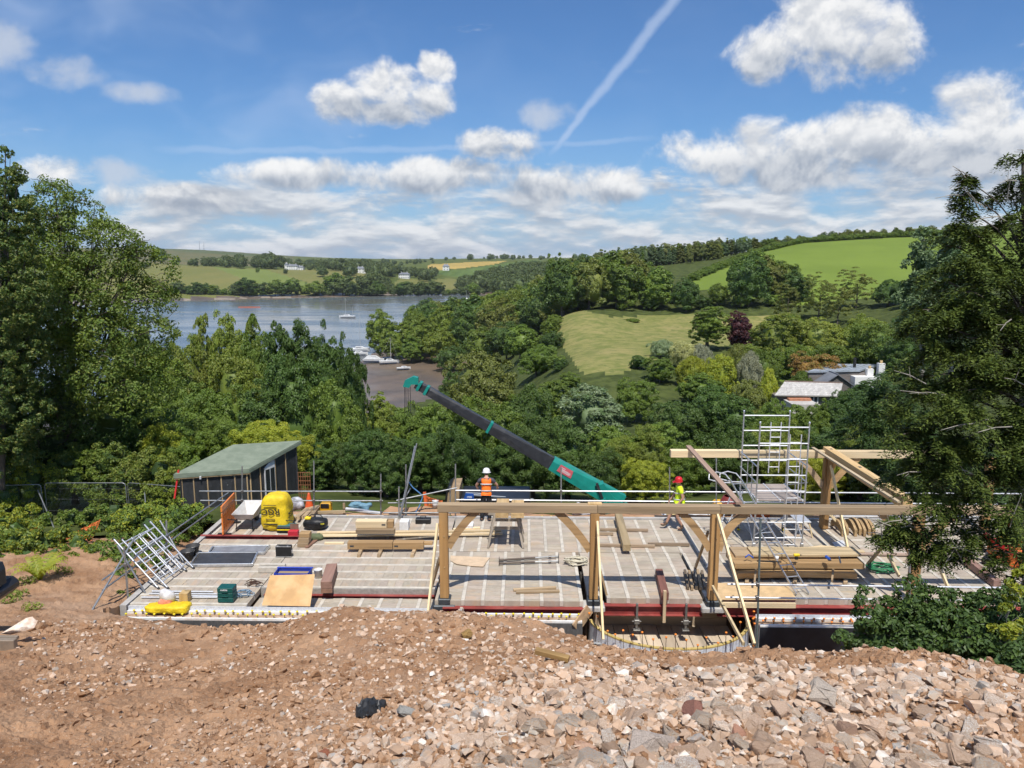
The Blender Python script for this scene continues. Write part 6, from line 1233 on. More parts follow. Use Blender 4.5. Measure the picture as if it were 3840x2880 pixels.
    c = T_(3098, 2100); t2 = thing('hand_plane', 'blue bodied hand tool on the curved timber stack', 'tool', tuple(c)); bl = cm('tool_blue', (.02, .09, .45), .4); MB().bar((c.x-.03, c.y, zt+.12), (c.x+.09, c.y-.05, zt+.03), .07, .07, bev=.015).build('tool_body', bl, t2); MB().box((c.x+.03, c.y-.08, zt), (c.x+.12, c.y-.01, zt+.04), .01).build('sole', M_BLACK, t2)
    one('wood_clamp', MB().bar(T_(2838, 2106)+Vector((0, 0, .02)), T_(2930, 2110)+Vector((0, 0, .02)), .03, .03), M_SHOE, 'dark bar clamp on the curved timber stack', 'clamp'); one('blue_strap', MB().path([T_(2795, 2090), T_(2808, 2086)+Vector((0, 0, .05)), T_(2825, 2092)], .022, 7), bl, 'blue strap at the left end of the curved timber stack', 'strap')
    one('steel_pin', MB().tube(T_(3152, 2116)+Vector((0, 0, .03)), AY(3146, 2086, T_(3152, 2116).y+.1), .022, 8), M_GALV, 'short steel tube standing on the curved timber stack', 'tube')
    c0, c1 = G(3022, 2090, 0), G(3172, 2090, 0); one('oak_brace', MB().prism([(c0.x, c0.y+.1, .0), (c0.x+.16, c0.y+.1, .22), (c0.x+.55, c0.y+.1, .27), (c1.x-.12, c0.y+.1, .24), (c1.x+.02, c0.y+.1, .06), (c1.x-.1, c0.y+.1, .0)], (0, .2, 0)), M_PINEX, 'single curved oak brace lying behind the curved timber stack', 'timber')
    rg = random.Random(6)
    for k in range(7):
        c = G(3160+k*17+(14 if k > 1 else 0), 2012-5*(k % 2)); n = 7; L_ = [(c.x-.035, c.y+.95*i/6, .05+.26*math.sin(math.pi*(i+.6)/7.2)) for i in range(n)]
        one('oak_brace', MB().prism([(x, y, z+.10) for x, y, z in L_]+[(x, y, max(z-.12, 0)) for x, y, z in reversed(L_)], (.085, 0, 0)), wood('brace%d' % k, (.50, .34, .17), (.38, .25, .12), 'Y'), 'curved oak brace stood on edge at the back of the floor, %s from the left' % ['first', 'second', 'third', 'fourth', 'fifth', 'sixth', 'seventh'][k], 'timber', 'curved braces')
    # plywood and boards right
    p = [G(2680, 2188, .01), G(2952, 2192, .01), G(2988, 2250, .01), G(2690, 2250, .01)]; one('plywood_sheet', MB().prism(p, (0, 0, .018)), cm('ply_floor', (.64, .45, .24), .6, scale=4), 'pale orange plywood sheet lying flat below the curved timber stack', 'plywood')
    q0, q1 = G(2700, 2258, 0), G(2982, 2258, 0); one('edge_board', MB().box((q0.x, q0.y-.03, -.14), (q1.x, q1.y, -.01)), M_PINEX, 'edge board in front of the flat plywood', 'board')
    one('plastic_sheet', MB().prism([G(3120, 2035, .008), G(3160, 2025, .008), G(3200, 2070, .008), G(3150, 2075, .008)], (0, 0, .006)), cm('whiteplastic', (.72, .73, .74), .4), 'white plastic sheet lying at the foot of the rear prop', 'sheet')
    one('long_board', MB().bar(G(3165, 2075, .05), G(3500, 2080, .05), .16, .05), wood('lboard', (.46, .34, .26), (.36, .26, .20)), 'long brown board right of the rear prop', 'board'); one('pale_board', MB().bar(G(3160, 2066, .08), G(3240, 2068, .08), .2, .05), M_PINEX, 'short pale board on the long brown board', 'board')
    one('red_brown_joist', MB().bar(G(3570, 2060, .12), G(3740, 2190, .12), .2, .2), wood('joist', (.30, .18, .14), (.22, .13, .1), 'Y'), 'big brown joist lying behind the tree on the right', 'timber')
    one('insulation_board', MB().box(tuple(G(1330, 2162, 0)+Vector((0, 0, .0))), tuple(G(1330, 2162)+Vector((1.0, .3, .11)))), M_BEAM, 'concrete', 'block') if False else None
    t = thing('lintel_stack', 'short white concrete lintels stacked behind the plywood sheet', 'lintels', tuple(G(1010, 2150)))
    for k, (p0, p1) in enumerate((((968, 2148), (1070, 2148)), ((972, 2136), (1070, 2136)))): a, b = G(*p0), G(*p1); MB().box((a.x, a.y, 0), (b.x, a.y+.12, .16), .008).build('lintel', M_BEAM, t)
    c = G(1745, 1990); one('foam_block', MB().box((c.x-.16, c.y-.1, 0), (c.x+.26, c.y+.3, .22), .01), M_EPS, 'white foam block behind the left oak post', 'foam block'); c = G(1520, 1985); one('foam_block', MB().box((c.x-.18, c.y-.1, 0), (c.x+.12, c.y+.25, .30), .01), M_EPS, 'white foam block at the foot of the leaning tubes', 'foam block')
    c = G(1580, 1985, -.05); t = thing('black_tool_case', 'black tool case with a handle on the earth left of the frame', 'tool case', (c.x, c.y+.5, -.1)); MB().box((c.x-.26, c.y+.4, -.1), (c.x+.26, c.y+.65, .16), .02).build('shell', M_BLACK, t); MB().path([(c.x-.1, c.y+.52, .16), (c.x-.08, c.y+.52, .24), (c.x+.08, c.y+.52, .24), (c.x+.1, c.y+.52, .16)], .015, 6).build('handle', M_BLACK, t)
    # excavator blade at the left edge of the picture
    p = on_heap(10, 2440); t = thing('mini_excavator', 'black mini excavator with its dozer blade down at the left picture edge', 'excavator', tuple(p)); sg = cm('worn_steel', (.30, .24, .18), .6, metal=.3); bk = cm('machine_black', (.020, .020, .022), .35)
    z = p.z; x1 = AY(60, 2420, p.y).x
    MB().box((x1-1.3, p.y-.05, z-.02), (x1, p.y+.05, z+.17), .01).build('dozer_blade', sg, t); MB().box((x1-1.3, p.y+.055, z+.12), (x1-.02, p.y+.12, z+.17)).build('blade_rib', sg, t)
    xb = AY(18, 2380, p.y+.9).x-.50; MB().box((xb-1.3, p.y+.45, z+.02), (xb, p.y+2.2, z+.30), .10).build('track', bk, t); cowl = MB().prism([(xb-1.2, p.y+.5, z+.30), (xb-.02, p.y+.5, z+.30), (xb-.05, p.y+.55, z+.55), (xb-.12, p.y+.6, z+.66), (xb-1.2, p.y+.6, z+.68)], (0, 1.3, 0)).build('body', bk, t)
    MB().box((xb-1.0, p.y+.62, z+.66), (xb-.15, p.y+1.8, z+.72), .03).build('orange_hood', cm('hood_orange', (.80, .26, .03), .35), t); lettering('T', .16, cm('whiteletter', (.85, .85, .85)), t, (xb-.10, p.y+.488, z+.46), (R(85), 0, 0)); lettering('i', .14, cm('whiteletter2', (.85, .85, .85)), t, (xb-.19, p.y+.488, z+.46), (R(85), 0, 0))
    v, f = hull_stone(404, 14, .6); m = M_STONE; o = link('blade_stone', npmesh('blade_stone', v*np.array([.30, .18, .17]), f, m), None, (x1-.22, p.y+.34, z+.22), (0.2, 0, .2)); tag(o, 'pale squared stone lying behind the excavator blade', 'stone')
props()
# ------------------------------------------------------------------ people
def skin(name, J, E, root, sub=2, branch=0.0):
    names = list(J); me = bpy.data.meshes.new(name); me.from_pydata([J[n][0] for n in names], [(names.index(a), names.index(b)) for a, b in E], []); o = bpy.data.objects.new(name, me); COL.objects.link(o)
    md = o.modifiers.new('s', 'SKIN'); md.use_smooth_shade = True; md.branch_smoothing = 0.4
    for i, n in enumerate(names):
        r = J[n][1]; me.skin_vertices[0].data[i].radius = r if hasattr(r, '__len__') else (r, r); me.skin_vertices[0].data[i].use_root = (n == root)
    sb = o.modifiers.new('d', 'SUBSURF'); sb.levels = sub; sb.render_levels = sub
    dg = bpy.context.evaluated_depsgraph_get(); m2 = bpy.data.meshes.new_from_object(o.evaluated_get(dg)); bpy.data.objects.remove(o); m2.name = name; return m2
SKIN = pmat('skin', (0.50, 0.29, 0.20), (0.44, 0.24, 0.165), scale=12, rough=0.55, objvar=0.05)
HIVO = pmat('orange_hi_vis', (1.0, 0.20, 0.012), (0.92, 0.17, 0.01), scale=6, rough=0.6, bump=.01, objvar=0); HIVY = pmat('yellow_hi_vis', (0.72, 0.95, 0.02), (0.62, 0.85, 0.02), scale=6, rough=0.6, bump=.01, objvar=0)
M_TROU = pmat('dark_trousers', (0.026, 0.027, 0.030), (0.018, 0.018, 0.020), scale=10, rough=0.9, objvar=0); M_REFL = pmat('reflective_tape', (0.62, 0.62, 0.60), rough=0.4, objvar=0); M_SHIRT = pmat('grey_shirt', (0.085, 0.085, 0.105), scale=9, rough=0.9, objvar=0)
M_BOOT = pmat('brown_boot', (0.16, 0.10, 0.06), (0.10, 0.06, 0.04), scale=14, rough=0.7, objvar=0); M_HAIR = pmat('brown_hair', (0.10, 0.060, 0.034), (0.06, 0.036, 0.02), scale=30, rough=0.7, objvar=0, stretch=(1, 1, .2)); M_DREAD = pmat('fair_hair', (0.33, 0.24, 0.13), (0.24, 0.165, 0.085), scale=30, rough=0.8, objvar=0, stretch=(1, 1, .2))
def hand(J, E, w, tip, pre, side):
    """palm and five bent fingers grown from a wrist joint"""
    d = (Vector(tip)-Vector(w)).normalized(); ax = d.cross(Vector((0, 0, 1))); ax = ax.normalized() if ax.length > .1 else Vector((1, 0, 0)); palm = Vector(w)+d*.07; J[pre+'palm'] = (tuple(palm), (.036, .020)); E.append((pre+'wrist', pre+'palm'))
    nrm = ax.cross(d)
    for i, (o_, l) in enumerate(((-.028, .07), (-.010, .08), (.010, .075), (.027, .06))):
        a = palm+d*.035+ax*o_; b = a+d*l*.55-nrm*.012; c = b+d*l*.35-nrm*.03; n = pre+'f%d' % i
        J[n+'a'] = (tuple(a), .010); J[n+'b'] = (tuple(b), .009); J[n+'c'] = (tuple(c), .008); E += [(pre+'palm', n+'a'), (n+'a', n+'b'), (n+'b', n+'c')]
    a = palm-d*.02+ax*side*.035; b = a+d*.045+ax*side*.02; n = pre+'th'; J[n+'a'] = (tuple(a), .011); J[n+'b'] = (tuple(b), .009); E += [(pre+'palm', n+'a'), (n+'a', n+'b')]
def person(label, base, P, vest, shirt, leg_end, boot, helmet, hair, rotz=0.0, name='person', reflect=True, sleeve=.55, legm=M_TROU, hairlong=None, group=None):
    t = thing(name, label, 'person', tuple(base), group, rotz)
    J, E = {}, []
    def j(n, p, r, par=None):
        J[n] = (tuple(p), r)
        if par: E.append((par, n))
    j('pelvis', P['pelvis'], (.15, .115)); j('waist', P['waist'], (.14, .105), 'pelvis'); j('chest', P['chest'], (.165, .12), 'waist'); j('upper', P['neck0'], (.11, .09), 'chest'); j('neck', P['neck'], .055, 'upper'); j('skull', P['head'], (.085, .095), 'neck'); j('crown', P['top'], (.075, .085), 'skull')
    fdir = Vector(P['face']); nose = Vector(P['head'])+fdir*.10-Vector((0, 0, .02)); j('nose', nose, .016, 'skull')
    for s, sg in (('l', -1), ('r', 1)):
        j(s+'shoulder', P[s+'sh'], .065, 'upper'); j(s+'elbow', P[s+'el'], .045, s+'shoulder'); j(s+'wrist', P[s+'wr'], .030, s+'elbow'); hand(J, E, P[s+'wr'], Vector(P[s+'wr'])*2-Vector(P[s+'el']), s, sg)
        j(s+'hip', P[s+'hip'], .090, 'pelvis'); j(s+'knee', P[s+'kn'], .060, s+'hip'); j(s+'ankle', P[s+'an'], .042, s+'knee'); j(s+'toe', P[s+'to'], .035, s+'ankle')
    b = link('body', skin('body', J, E, 'pelvis'), t); b.data.materials.clear(); b.data.materials.append(SKIN)
    def sub(name, js, es, root, m, par=None, s=1): o = link(name, skin(name, js, es, root, s), par or t); o.data.materials.clear(); o.data.materials.append(m); return o
    V = lambda n: Vector(P[n])
    g = {'a': (V('pelvis')+Vector((0, 0, .02)), (.182, .145)), 'b': (V('waist'), (.180, .145)), 'c': (V('chest'), (.205, .160)), 'd': (V('neck0'), (.150, .125)), 'e': (V('neck0').lerp(V('neck'), .35), (.08, .07))}
    for s in 'lr': g['s'+s] = (V(s+'sh').lerp(V('neck0'), .15), .088)
    vo = sub('vest', {k: (tuple(v[0]), v[1]) for k, v in g.items()}, [('a', 'b'), ('b', 'c'), ('c', 'd'), ('d', 'e'), ('d', 'sl'), ('d', 'sr')], 'b', vest)
    if reflect:
        for q in (.25, .85):
            c = V('pelvis').lerp(V('chest'), q)+Vector((0, 0, .03)); mb = MB(); n = 20; r = []
            ax = (V('chest')-V('pelvis')).normalized(); sx = Vector((1, 0, 0)); sx = (sx-ax*sx.dot(ax)).normalized(); sy = ax.cross(sx); k = 1.03
            for h in (-.022, .022): r += [tuple(c+ax*h+sx*.198*k*math.cos(6.2832*i/n)+sy*.160*k*math.sin(6.2832*i/n)) for i in range(n)]
            mb.add(r, [(i, (i+1) % n, n+(i+1) % n, n+i) for i in range(n)], True); o = link('reflective_band', mb.mesh('reflective_band'), vo); o.data.materials.append(M_REFL); o.modifiers.new('t', 'SOLIDIFY').thickness = .006
    sub('shirt', {'c': (tuple(V('chest')+Vector((0, 0, .04))), (.17, .13)), 'd': (tuple(V('neck0')), (.125, .10)), **{s+'s': (P[s+'sh'], .085) for s in 'lr'}, **{s+'e': (tuple(V(s+'sh').lerp(V(s+'el'), sleeve)), .068) for s in 'lr'}}, [('c', 'd'), ('d', 'ls'), ('ls', 'le'), ('d', 'rs'), ('rs', 're')], 'c', shirt)
    lj = {'p': (P['pelvis'], (.168, .13)), 'w': (tuple(V('pelvis').lerp(V('waist'), .6)), (.155, .12))}; le = [('p', 'w')]
    for s in 'lr':
        lj[s+'h'] = (P[s+'hip'], .112); le.append(('p', s+'h'))
        if leg_end > 1: lj[s+'k'] = (P[s+'kn'], .085); lj[s+'a'] = (tuple(V(s+'an')+Vector((0, 0, .03))), .075); le += [(s+'h', s+'k'), (s+'k', s+'a')]
        else: lj[s+'k'] = (tuple(V(s+'hip').lerp(V(s+'kn'), .92)), .105); le.append((s+'h', s+'k'))
    sub('trousers' if leg_end > 1 else 'shorts', lj, le, 'p', legm)
    for s in 'lr':
        a, k, tt = V(s+'an'), V(s+'kn'), V(s+'to'); sub('boot', {'u': (tuple(a.lerp(k, .28)), .060), 'a': (tuple(a-Vector((0, 0, .02))), .062), 'm': (tuple(a.lerp(tt, .55)-Vector((0, 0, .015))), (.056, .05)), 't': (tuple(tt), (.052, .04))}, [('u', 'a'), ('a', 'm'), ('m', 't')], 'a', boot)
    top = V('top'); hd = V('head'); ax = (top-hd).normalized(); q = ax.to_track_quat('Z', 'Y').to_matrix()
    mb = MB().lathe([(.128, -.02), (.126, .03), (.112, .085), (.080, .122), (.040, .138), (.0, .142)], n=18); br = MB().lathe([(.150, -.028), (.152, -.018), (.126, -.012)], n=18); hp = hd+ax*.045
    ho = link('helmet', MB().add([tuple(hp+q@Vector(v)) for v in mb.v], mb.f, True).mesh('helmet'), t); ho.data.materials.append(helmet)
    bo = link('brim', MB().add([tuple(hp+q@Vector(v)+fdir*.018) for v in br.v], br.f, True).mesh('brim'), ho); bo.data.materials.append(helmet)
    pk = MB().bar(hp+fdir*.12-Vector((0, 0, .015)), hp+fdir*.19-Vector((0, 0, .03)), .15, .012); po = link('peak', pk.mesh('peak'), ho); po.data.materials.append(helmet)
    back = hd-fdir*.035-ax*.015
    sub('hair', {'a': (tuple(hd+ax*.03-fdir*.01), (.094, .100)), 'b': (tuple(back-ax*.06), (.080, .075))}, [('a', 'b')], 'a', hair)
    for k, d_ in enumerate((-1, 1)): pass
    if hairlong:
        for i, off in enumerate((-.05, -.02, .015, .045)):
            p0 = back-ax*.05; mbp = MB().path([p0, p0+Vector(hairlong[0])+Vector((0, off, 0)), p0+Vector(hairlong[1])+Vector((0, off*1.6, 0)), p0+Vector(hairlong[2])+Vector((0, off*1.4, -.05*i))], .035, 7, .014); o = link('long_hair', mbp.mesh('long_hair'), t); o.data.materials.append(hair)
    return t
def people():
    hw = pmat('white_helmet', (.82, .82, .80), rough=.35, objvar=0); hr = pmat('red_helmet', (.72, .022, .030), rough=.35, objvar=0)
    # leaning on the rail, seen from behind
    g = G(1824, 1954); g.z = 0
    P = dict(pelvis=(0, .0, .96), waist=(0, .02, 1.10), chest=(.0, .09, 1.32), neck0=(0, .14, 1.46), neck=(0, .17, 1.54), head=(0, .21, 1.65), top=(0, .22, 1.72), face=(0, 1, -.05),
             lsh=(-.20, .13, 1.44), lel=(-.36, .24, 1.20), lwr=(-.34, .52, 1.04), rsh=(.20, .13, 1.44), rel=(.37, .24, 1.21), rwr=(.36, .52, 1.05),
             lhip=(-.10, 0, .90), lkn=(-.13, .03, .49), lan=(-.15, -.02, .09), lto=(-.17, .15, .045), rhip=(.10, 0, .90), rkn=(.12, .03, .49), ran=(.11, -.04, .09), rto=(.12, .13, .045))
    person('person in an orange vest and white helmet leaning on the rear handrail, seen from behind', g, P, HIVO, M_SHIRT, 2, M_TROU, hw, M_HAIR)
    # walking to the left
    g = G(2545, 1985); g.z = 0
    P = dict(pelvis=(0, 0, .95), waist=(.0, 0, 1.10), chest=(-.02, 0, 1.32), neck0=(-.02, 0, 1.46), neck=(-.03, 0, 1.53), head=(-.06, 0, 1.645), top=(-.06, 0, 1.72), face=(-1, 0, -.15),
             lsh=(-.02, -.20, 1.44), lel=(.05, -.26, 1.16), lwr=(-.12, -.27, .95), rsh=(-.02, .20, 1.44), rel=(-.12, .25, 1.17), rwr=(-.26, .22, .98),
             lhip=(0, -.10, .90), lkn=(-.10, -.10, .50), lan=(.12, -.10, .10), lto=(-.06, -.10, .045), rhip=(0, .10, .90), rkn=(-.26, .11, .53), ran=(-.42, .11, .13), rto=(-.60, .11, .14))
    person('person in a yellow vest, shorts and red helmet walking across the floor', g, P, HIVY, HIVY, 1, M_BOOT, hr, M_DREAD, hairlong=((.10, 0, -.14), (.15, 0, -.42), (.13, 0, -.66)))
    # bending low behind the floor edge
    g = AY(2082, 1960, 27.2); z0 = -1.55; g = Vector((g.x, 27.2, z0))
    P = dict(pelvis=(.22, 0, .62), waist=(.08, 0, .74), chest=(-.12, 0, .90), neck0=(-.24, 0, .98), neck=(-.32, 0, 1.0), head=(-.42, 0, 1.02), top=(-.48, 0, 1.06), face=(-.8, 0, -.6),
             lsh=(-.20, -.19, .95), lel=(-.36, -.27, .72), lwr=(-.56, -.18, .72), rsh=(-.20, .19, .95), rel=(-.36, .25, .70), rwr=(-.55, .15, .66),
             lhip=(.22, -.10, .57), lkn=(-.05, -.15, .40), lan=(.25, -.15, .08), lto=(.08, -.15, .045), rhip=(.22, .10, .57), rkn=(-.08, .16, .42), ran=(.2, .16, .08), rto=(.02, .16, .045))
    person('person in an orange vest crouching low behind the rear edge of the floor', g, P, HIVO, M_TROU, 2, M_TROU, pmat('dark_cap', (.05, .05, .06), rough=.7, objvar=0), M_HAIR)
people()
# ------------------------------------------------------------------ behind the floor: shed, fence, crane, truck, stores
def backsite():
    # shed
    zl = AY(930, 1765, 29.6).z; P2 = AY(930, 1765, 29.6); P1 = G(672, 1783, zl); P3 = AY(1112, 1665, 32.4); P4 = P1+(P3-P2); zb = -2.5
    s = thing('shed', 'black wrapped timber shed with a sloping green felt roof', 'shed', (P2.x, P2.y, zb)); rm = pmat('green_felt', (0.215, 0.250, 0.185), (0.165, 0.200, 0.145), scale=2.5, rough=.9, bump=.01, objvar=0); wr = pmat('black_membrane', (0.045, 0.046, 0.050), (0.028, 0.029, 0.032), scale=5, rough=.45, bump=.02, bscale=7, stretch=(1, 1, .4), objvar=0, spots=((.30, .31, .32), 26, .68, .5))
    bat = wood('batten', (.50, .36, .20), (.40, .28, .15), 'Z')
    up = Vector((0, 0, 1)); e = (P3-P2); ex = (P1-P2); o1 = ex.normalized()*.12; o2 = e.normalized()*.12
    R_ = [P2-o1-o2, P3-o1+o2, P4+o1+o2, P1+o1-o2]; n = 9; g = MB()
    rf = MB().prism([p+up*.05 for p in R_], (0, 0, .06)).build('roof', rm, s); MB().bar(R_[0]+up*.0, R_[1]+up*.0, .03, .12).build('verge_trim', rm, rf); MB().bar(R_[0]+up*.0, R_[3]+up*.0, .03, .12).build('eave_trim', rm, rf); MB().bar(R_[0]-up*.085+e.normalized()*.02, R_[3]-up*.085+e.normalized()*.02, .03, .05).build('fascia', bat, rf)
    def wl(a, b, nm): n_ = (Vector((b.y-a.y, a.x-b.x, 0))).normalized(); return MB().prism([(a.x, a.y, zb), (b.x, b.y, zb), (b.x, b.y, b.z), (a.x, a.y, a.z)], -n_*.08).build(nm, wr, s)
    wl(P1, P2, 'wall'); wl(P2, P3, 'wall'); wl(P3, P4, 'wall'); wl(P4, P1, 'wall')
    def batten(a, b, f, w=.045):
        q = a.lerp(b, f); n_ = Vector((b.y-a.y, a.x-b.x, 0)).normalized(); MB().bar((q.x+n_.x*.02, q.y+n_.y*.02, zb), (q.x+n_.x*.02, q.y+n_.y*.02, q.z-.06), w, .025).build('batten', bat, s)
    for f in (.03, .2, .4, .6, .8, .98): batten(P1, P2, f)
    for f in (.03, .22, .52, .74, .98): batten(P2, P3, f)
    wn = Vector((e.y, -e.x, 0)).normalized(); a = P2.lerp(P3, .30); b = P2.lerp(P3, .50); wp = pmat('white_frame', (.78, .78, .77), rough=.4, objvar=0); gl = pmat('dark_glass', (.03, .035, .04), rough=.08, objvar=0)
    dz0, dz1 = zb+.25, zl-.12; d = MB().prism([(a.x, a.y, dz0), (b.x, b.y, dz0), (b.x, b.y, dz1+.28), (a.x, a.y, dz1)], wn*.05).build('door', wp, s)
    for f0, f1 in ((.06, .46), (.54, .94)):
        for z0, z1 in ((dz0+.15, dz0+1.0), (dz0+1.1, dz1-.10)):
            p, q = a.lerp(b, f0)+wn*.052, a.lerp(b, f1)+wn*.052; MB().prism([(p.x, p.y, z0), (q.x, q.y, z0), (q.x, q.y, z1), (p.x, p.y, z1)], wn*.006).build('pane', gl, d)
    q = P2.lerp(P1, .68); MB().box((q.x-.03, q.y-.16, zl-.18), (q.x+.03, q.y-.05, zl-.06), .01).build('lamp', wp, s)
    # trellis
    t = thing('trellis_panel', 'rust brown square trellis beside the shed', 'trellis', tuple(AY(1140, 1865, 30.3))); tm = wood('trellisw', (.26, .11, .045), (.20, .085, .035), 'Z'); A, B = AY(1118, 1772, 30.3), AY(1166, 1868, 30.3)
    for k in range(6): x = A.x+(B.x-A.x)*k/5; MB().box((x-.012, 30.28, B.z-.6), (x+.012, 30.30, A.z)).build('slat', tm, t)
    for k in range(10): z = B.z-.5+(A.z-B.z+.5)*k/9; MB().box((A.x-.02, 30.305, z-.012), (B.x+.02, 30.325, z+.012)).build('slat', tm, t)
    # mesh fence panels
    def panel(x0, y0, Y0, x1, y1, Y1, label):
        a, b = AY(x0, y0, Y0), AY(x1, y1, Y1); h = 2.0; t = thing('mesh_fence_panel', label, 'fence panel', (a.x, a.y, a.z-h), 'temporary fence panels'); u = (b-a); L = u.length; u = u.normalized(); r = .12; P = lambda s, z: a+u*s+Vector((0, 0, z))
        MB().path([P(.02, -h), P(.02, -r), P(.02+r*.3, -r*.3), P(.02+r, 0), P(L*.5, .0), P(L-.02-r, 0), P(L-.02-r*.3, -r*.3), P(L-.02, -r), P(L-.02, -h)], .019, 8).build('tube_frame', M_GALV, t); MB().tube(P(0, -h+.15), P(L, -h+.15), .019, 8).build('bottom_tube', M_GALV, t)
        m = MB(); n_ = int(L/.055)
        for i in range(1, n_): m.tube(P(L*i/n_, -h+.15), P(L*i/n_, -.02), .0022, 3, caps=False)
        for z in (-.25, -.7, -1.2, -1.6): m.tube(P(0, z), P(L, z), .0035, 3, caps=False)
        w = m.build('wire_mesh', M_GALV, t)
    panel(-170, 1826, 29.6, 155, 1816, 30.4, 'grey mesh fence panel at the left picture edge'); panel(165, 1811, 30.4, 472, 1811, 30.3, 'grey mesh fence panel in the middle of the three'); panel(476, 1810, 30.2, 742, 1830, 29.2, 'grey mesh fence panel next to the shed')
    one('fence_stay', MB().tube(AY(142, 1838, 30.1), AY(217, 2014, 27.6), .024, 9), M_ALU, 'silver stay tube leaning on the middle fence panel', 'tube'); one('fence_stay', MB().tube(AY(541, 1832, 29.6), AY(552, 1962, 27.4), .024, 9), M_ALU, 'silver stay tube leaning on the fence panel next to the shed', 'tube')
    one('red_post', MB().bar(AY(670, 1762, 28.9), AY(655, 1870, 28.7), .06, .06), pmat('red_paint', (.60, .03, .03), rough=.5), 'leaning red post at the shed corner', 'post')
    # orange netting
    on = pmat('orange_net', (.80, .22, .06), (.70, .19, .05), rough=.6, objvar=.05)
    def net(name, label, pts, nx, ny, seed):
        A, B, C, D = [Vector(p) for p in pts]; rng = np.random.default_rng(seed); V = []
        for j in range(ny):
            for i in range(nx):
                u_, v_ = i/(nx-1), j/(ny-1); p = (A*(1-u_)+B*u_)*(1-v_)+(D*(1-u_)+C*u_)*v_; V.append((p.x+rng.normal()*.012, p.y+rng.normal()*.03, p.z+rng.normal()*.012+.14*math.sin(u_*9+v_*3)*v_))
        idx = np.arange(nx*ny).reshape(ny, nx); F = np.c_[idx[:-1, :-1].ravel(), idx[:-1, 1:].ravel(), idx[1:, 1:].ravel(), idx[1:, :-1].ravel()]
        o = link(name, npmesh(name, np.array(V)-np.array(A), F, on), None, A); w = o.modifiers.new('w', 'WIREFRAME'); w.thickness = .022; w.use_even_offset = False; tag(o, label, 'netting')
    net('barrier_net', 'orange barrier netting sagging over the bank in front of the fence', [AY(235, 2020, 25.4), AY(378, 1948, 26.4), AY(330, 2040, 25.2), AY(240, 2062, 24.6)], 34, 12, 3)
    net('barrier_net', 'trampled orange netting spread on the rubble of the left bank', [AY(140, 2062, 24.6), AY(240, 2022, 25.2), AY(260, 2062, 24.4), AY(130, 2085, 23.6)], 26, 14, 5); net('barrier_net', 'small bundle of orange netting in the brambles', [AY(115, 1972, 26.4), AY(160, 1978, 26.4), AY(155, 2005, 26.1), AY(112, 2000, 26.1)], 14, 9, 6)
    net('barrier_net', 'orange barrier netting on posts left of the frame', [AY(1598, 1862, 27.6), AY(1660, 1880, 27.2), AY(1655, 1915, 27.2), AY(1598, 1910, 27.6)], 26, 16, 8)
    one('net_post', MB().bar(AY(1592, 1845, 27.6), AY(1600, 1915, 27.5), .11, .08), pmat('orange_post', (.80, .16, .04), rough=.5), 'orange plastic post holding the netting', 'post')
    one('blue_strap', MB().path([AY(1530, 1805, 26.2), AY(1548, 1828, 26.2), AY(1575, 1850, 26.2), AY(1585, 1862, 26.3), AY(1572, 1900, 26.2), AY(1558, 1922, 26.1)], .022, 6), pmat('blue_webbing', (.10, .26, .50), rough=.7), 'blue lashing strap hanging from the leaning tubes', 'strap')
    # crane
    Y = 31.0; teal = pmat('teal_paint', (0.010, 0.25, 0.20), (0.008, 0.21, 0.17), scale=3, rough=.38, objvar=0); dk = pmat('dark_boom', (0.030, 0.032, 0.036), (0.020, 0.022, 0.025), scale=5, rough=.42, objvar=0, c3=(.06, .06, .062))
    c = thing('telescopic_crane', 'teal compact crane with its dark telescopic boom raised to the left', 'crane', (AY(2400, 1940, Y).x, Y, -2.0))
    def seg(p0, p1, h0, h1, w, m, nm):
        a, b = AY(*p0, Y), AY(*p1, Y); d = (b-a).normalized(); n_ = Vector((-d.z, 0, d.x)); 
        if n_.z < 0: n_ = -n_
        return MB().prism([a-n_*h0/2-Vector((0, w/2, 0)), b-n_*h1/2-Vector((0, w/2, 0)), b+n_*h1*.22-Vector((0, w/2, 0)), b+n_*h1/2-Vector((0, w*.30, 0)), a+n_*h0/2-Vector((0, w*.30, 0)), a+n_*h0*.22-Vector((0, w/2, 0))], (0, w*.8, 0)).build(nm, m, c)
    s0 = seg((2068, 1735), (2330, 1885), .55, .72, .46, teal, 'boom_base'); seg((1835, 1600), (2070, 1737), .44, .50, .38, dk, 'boom_stage'); seg((1600, 1462), (1838, 1602), .36, .40, .30, dk, 'boom_stage'); seg((1560, 1440), (1602, 1464), .32, .34, .28, dk, 'boom_stage')
    for p in ((1836, 1601), (1600, 1463), (1573, 1447)): a = AY(*p, Y); d = Vector((1, 0, -.57)).normalized(); MB().bar(a-d*.06, a+d*.06, .42, .50 if p[0] > 1700 else .40, bev=.01).build('collar', teal, c)
    h = [AY(x, y, Y) for x, y in ((1513, 1448), (1520, 1425), (1550, 1410), (1568, 1415), (1572, 1440), (1545, 1440), (1535, 1452))]; MB().prism([p-Vector((0, .16, 0)) for p in h], (0, .32, 0)).build('boom_head', teal, c)
    for k, x in enumerate((1517, 1522, 1530, 1538)): MB().tube(AY(x, 1448, Y+.05*k), AY(x+1, 1550, Y+.05*k), .012, 5).build('hoist_rope', dk, c)
    kb = [AY(x, y, Y) for x, y in ((2230, 1815), (2262, 1808), (2300, 1860), (2410, 1925), (2330, 1940), (2250, 1890))]; MB().prism([p-Vector((0, .26, 0)) for p in kb], (0, .52, 0)).build('boom_knuckle', teal, c)
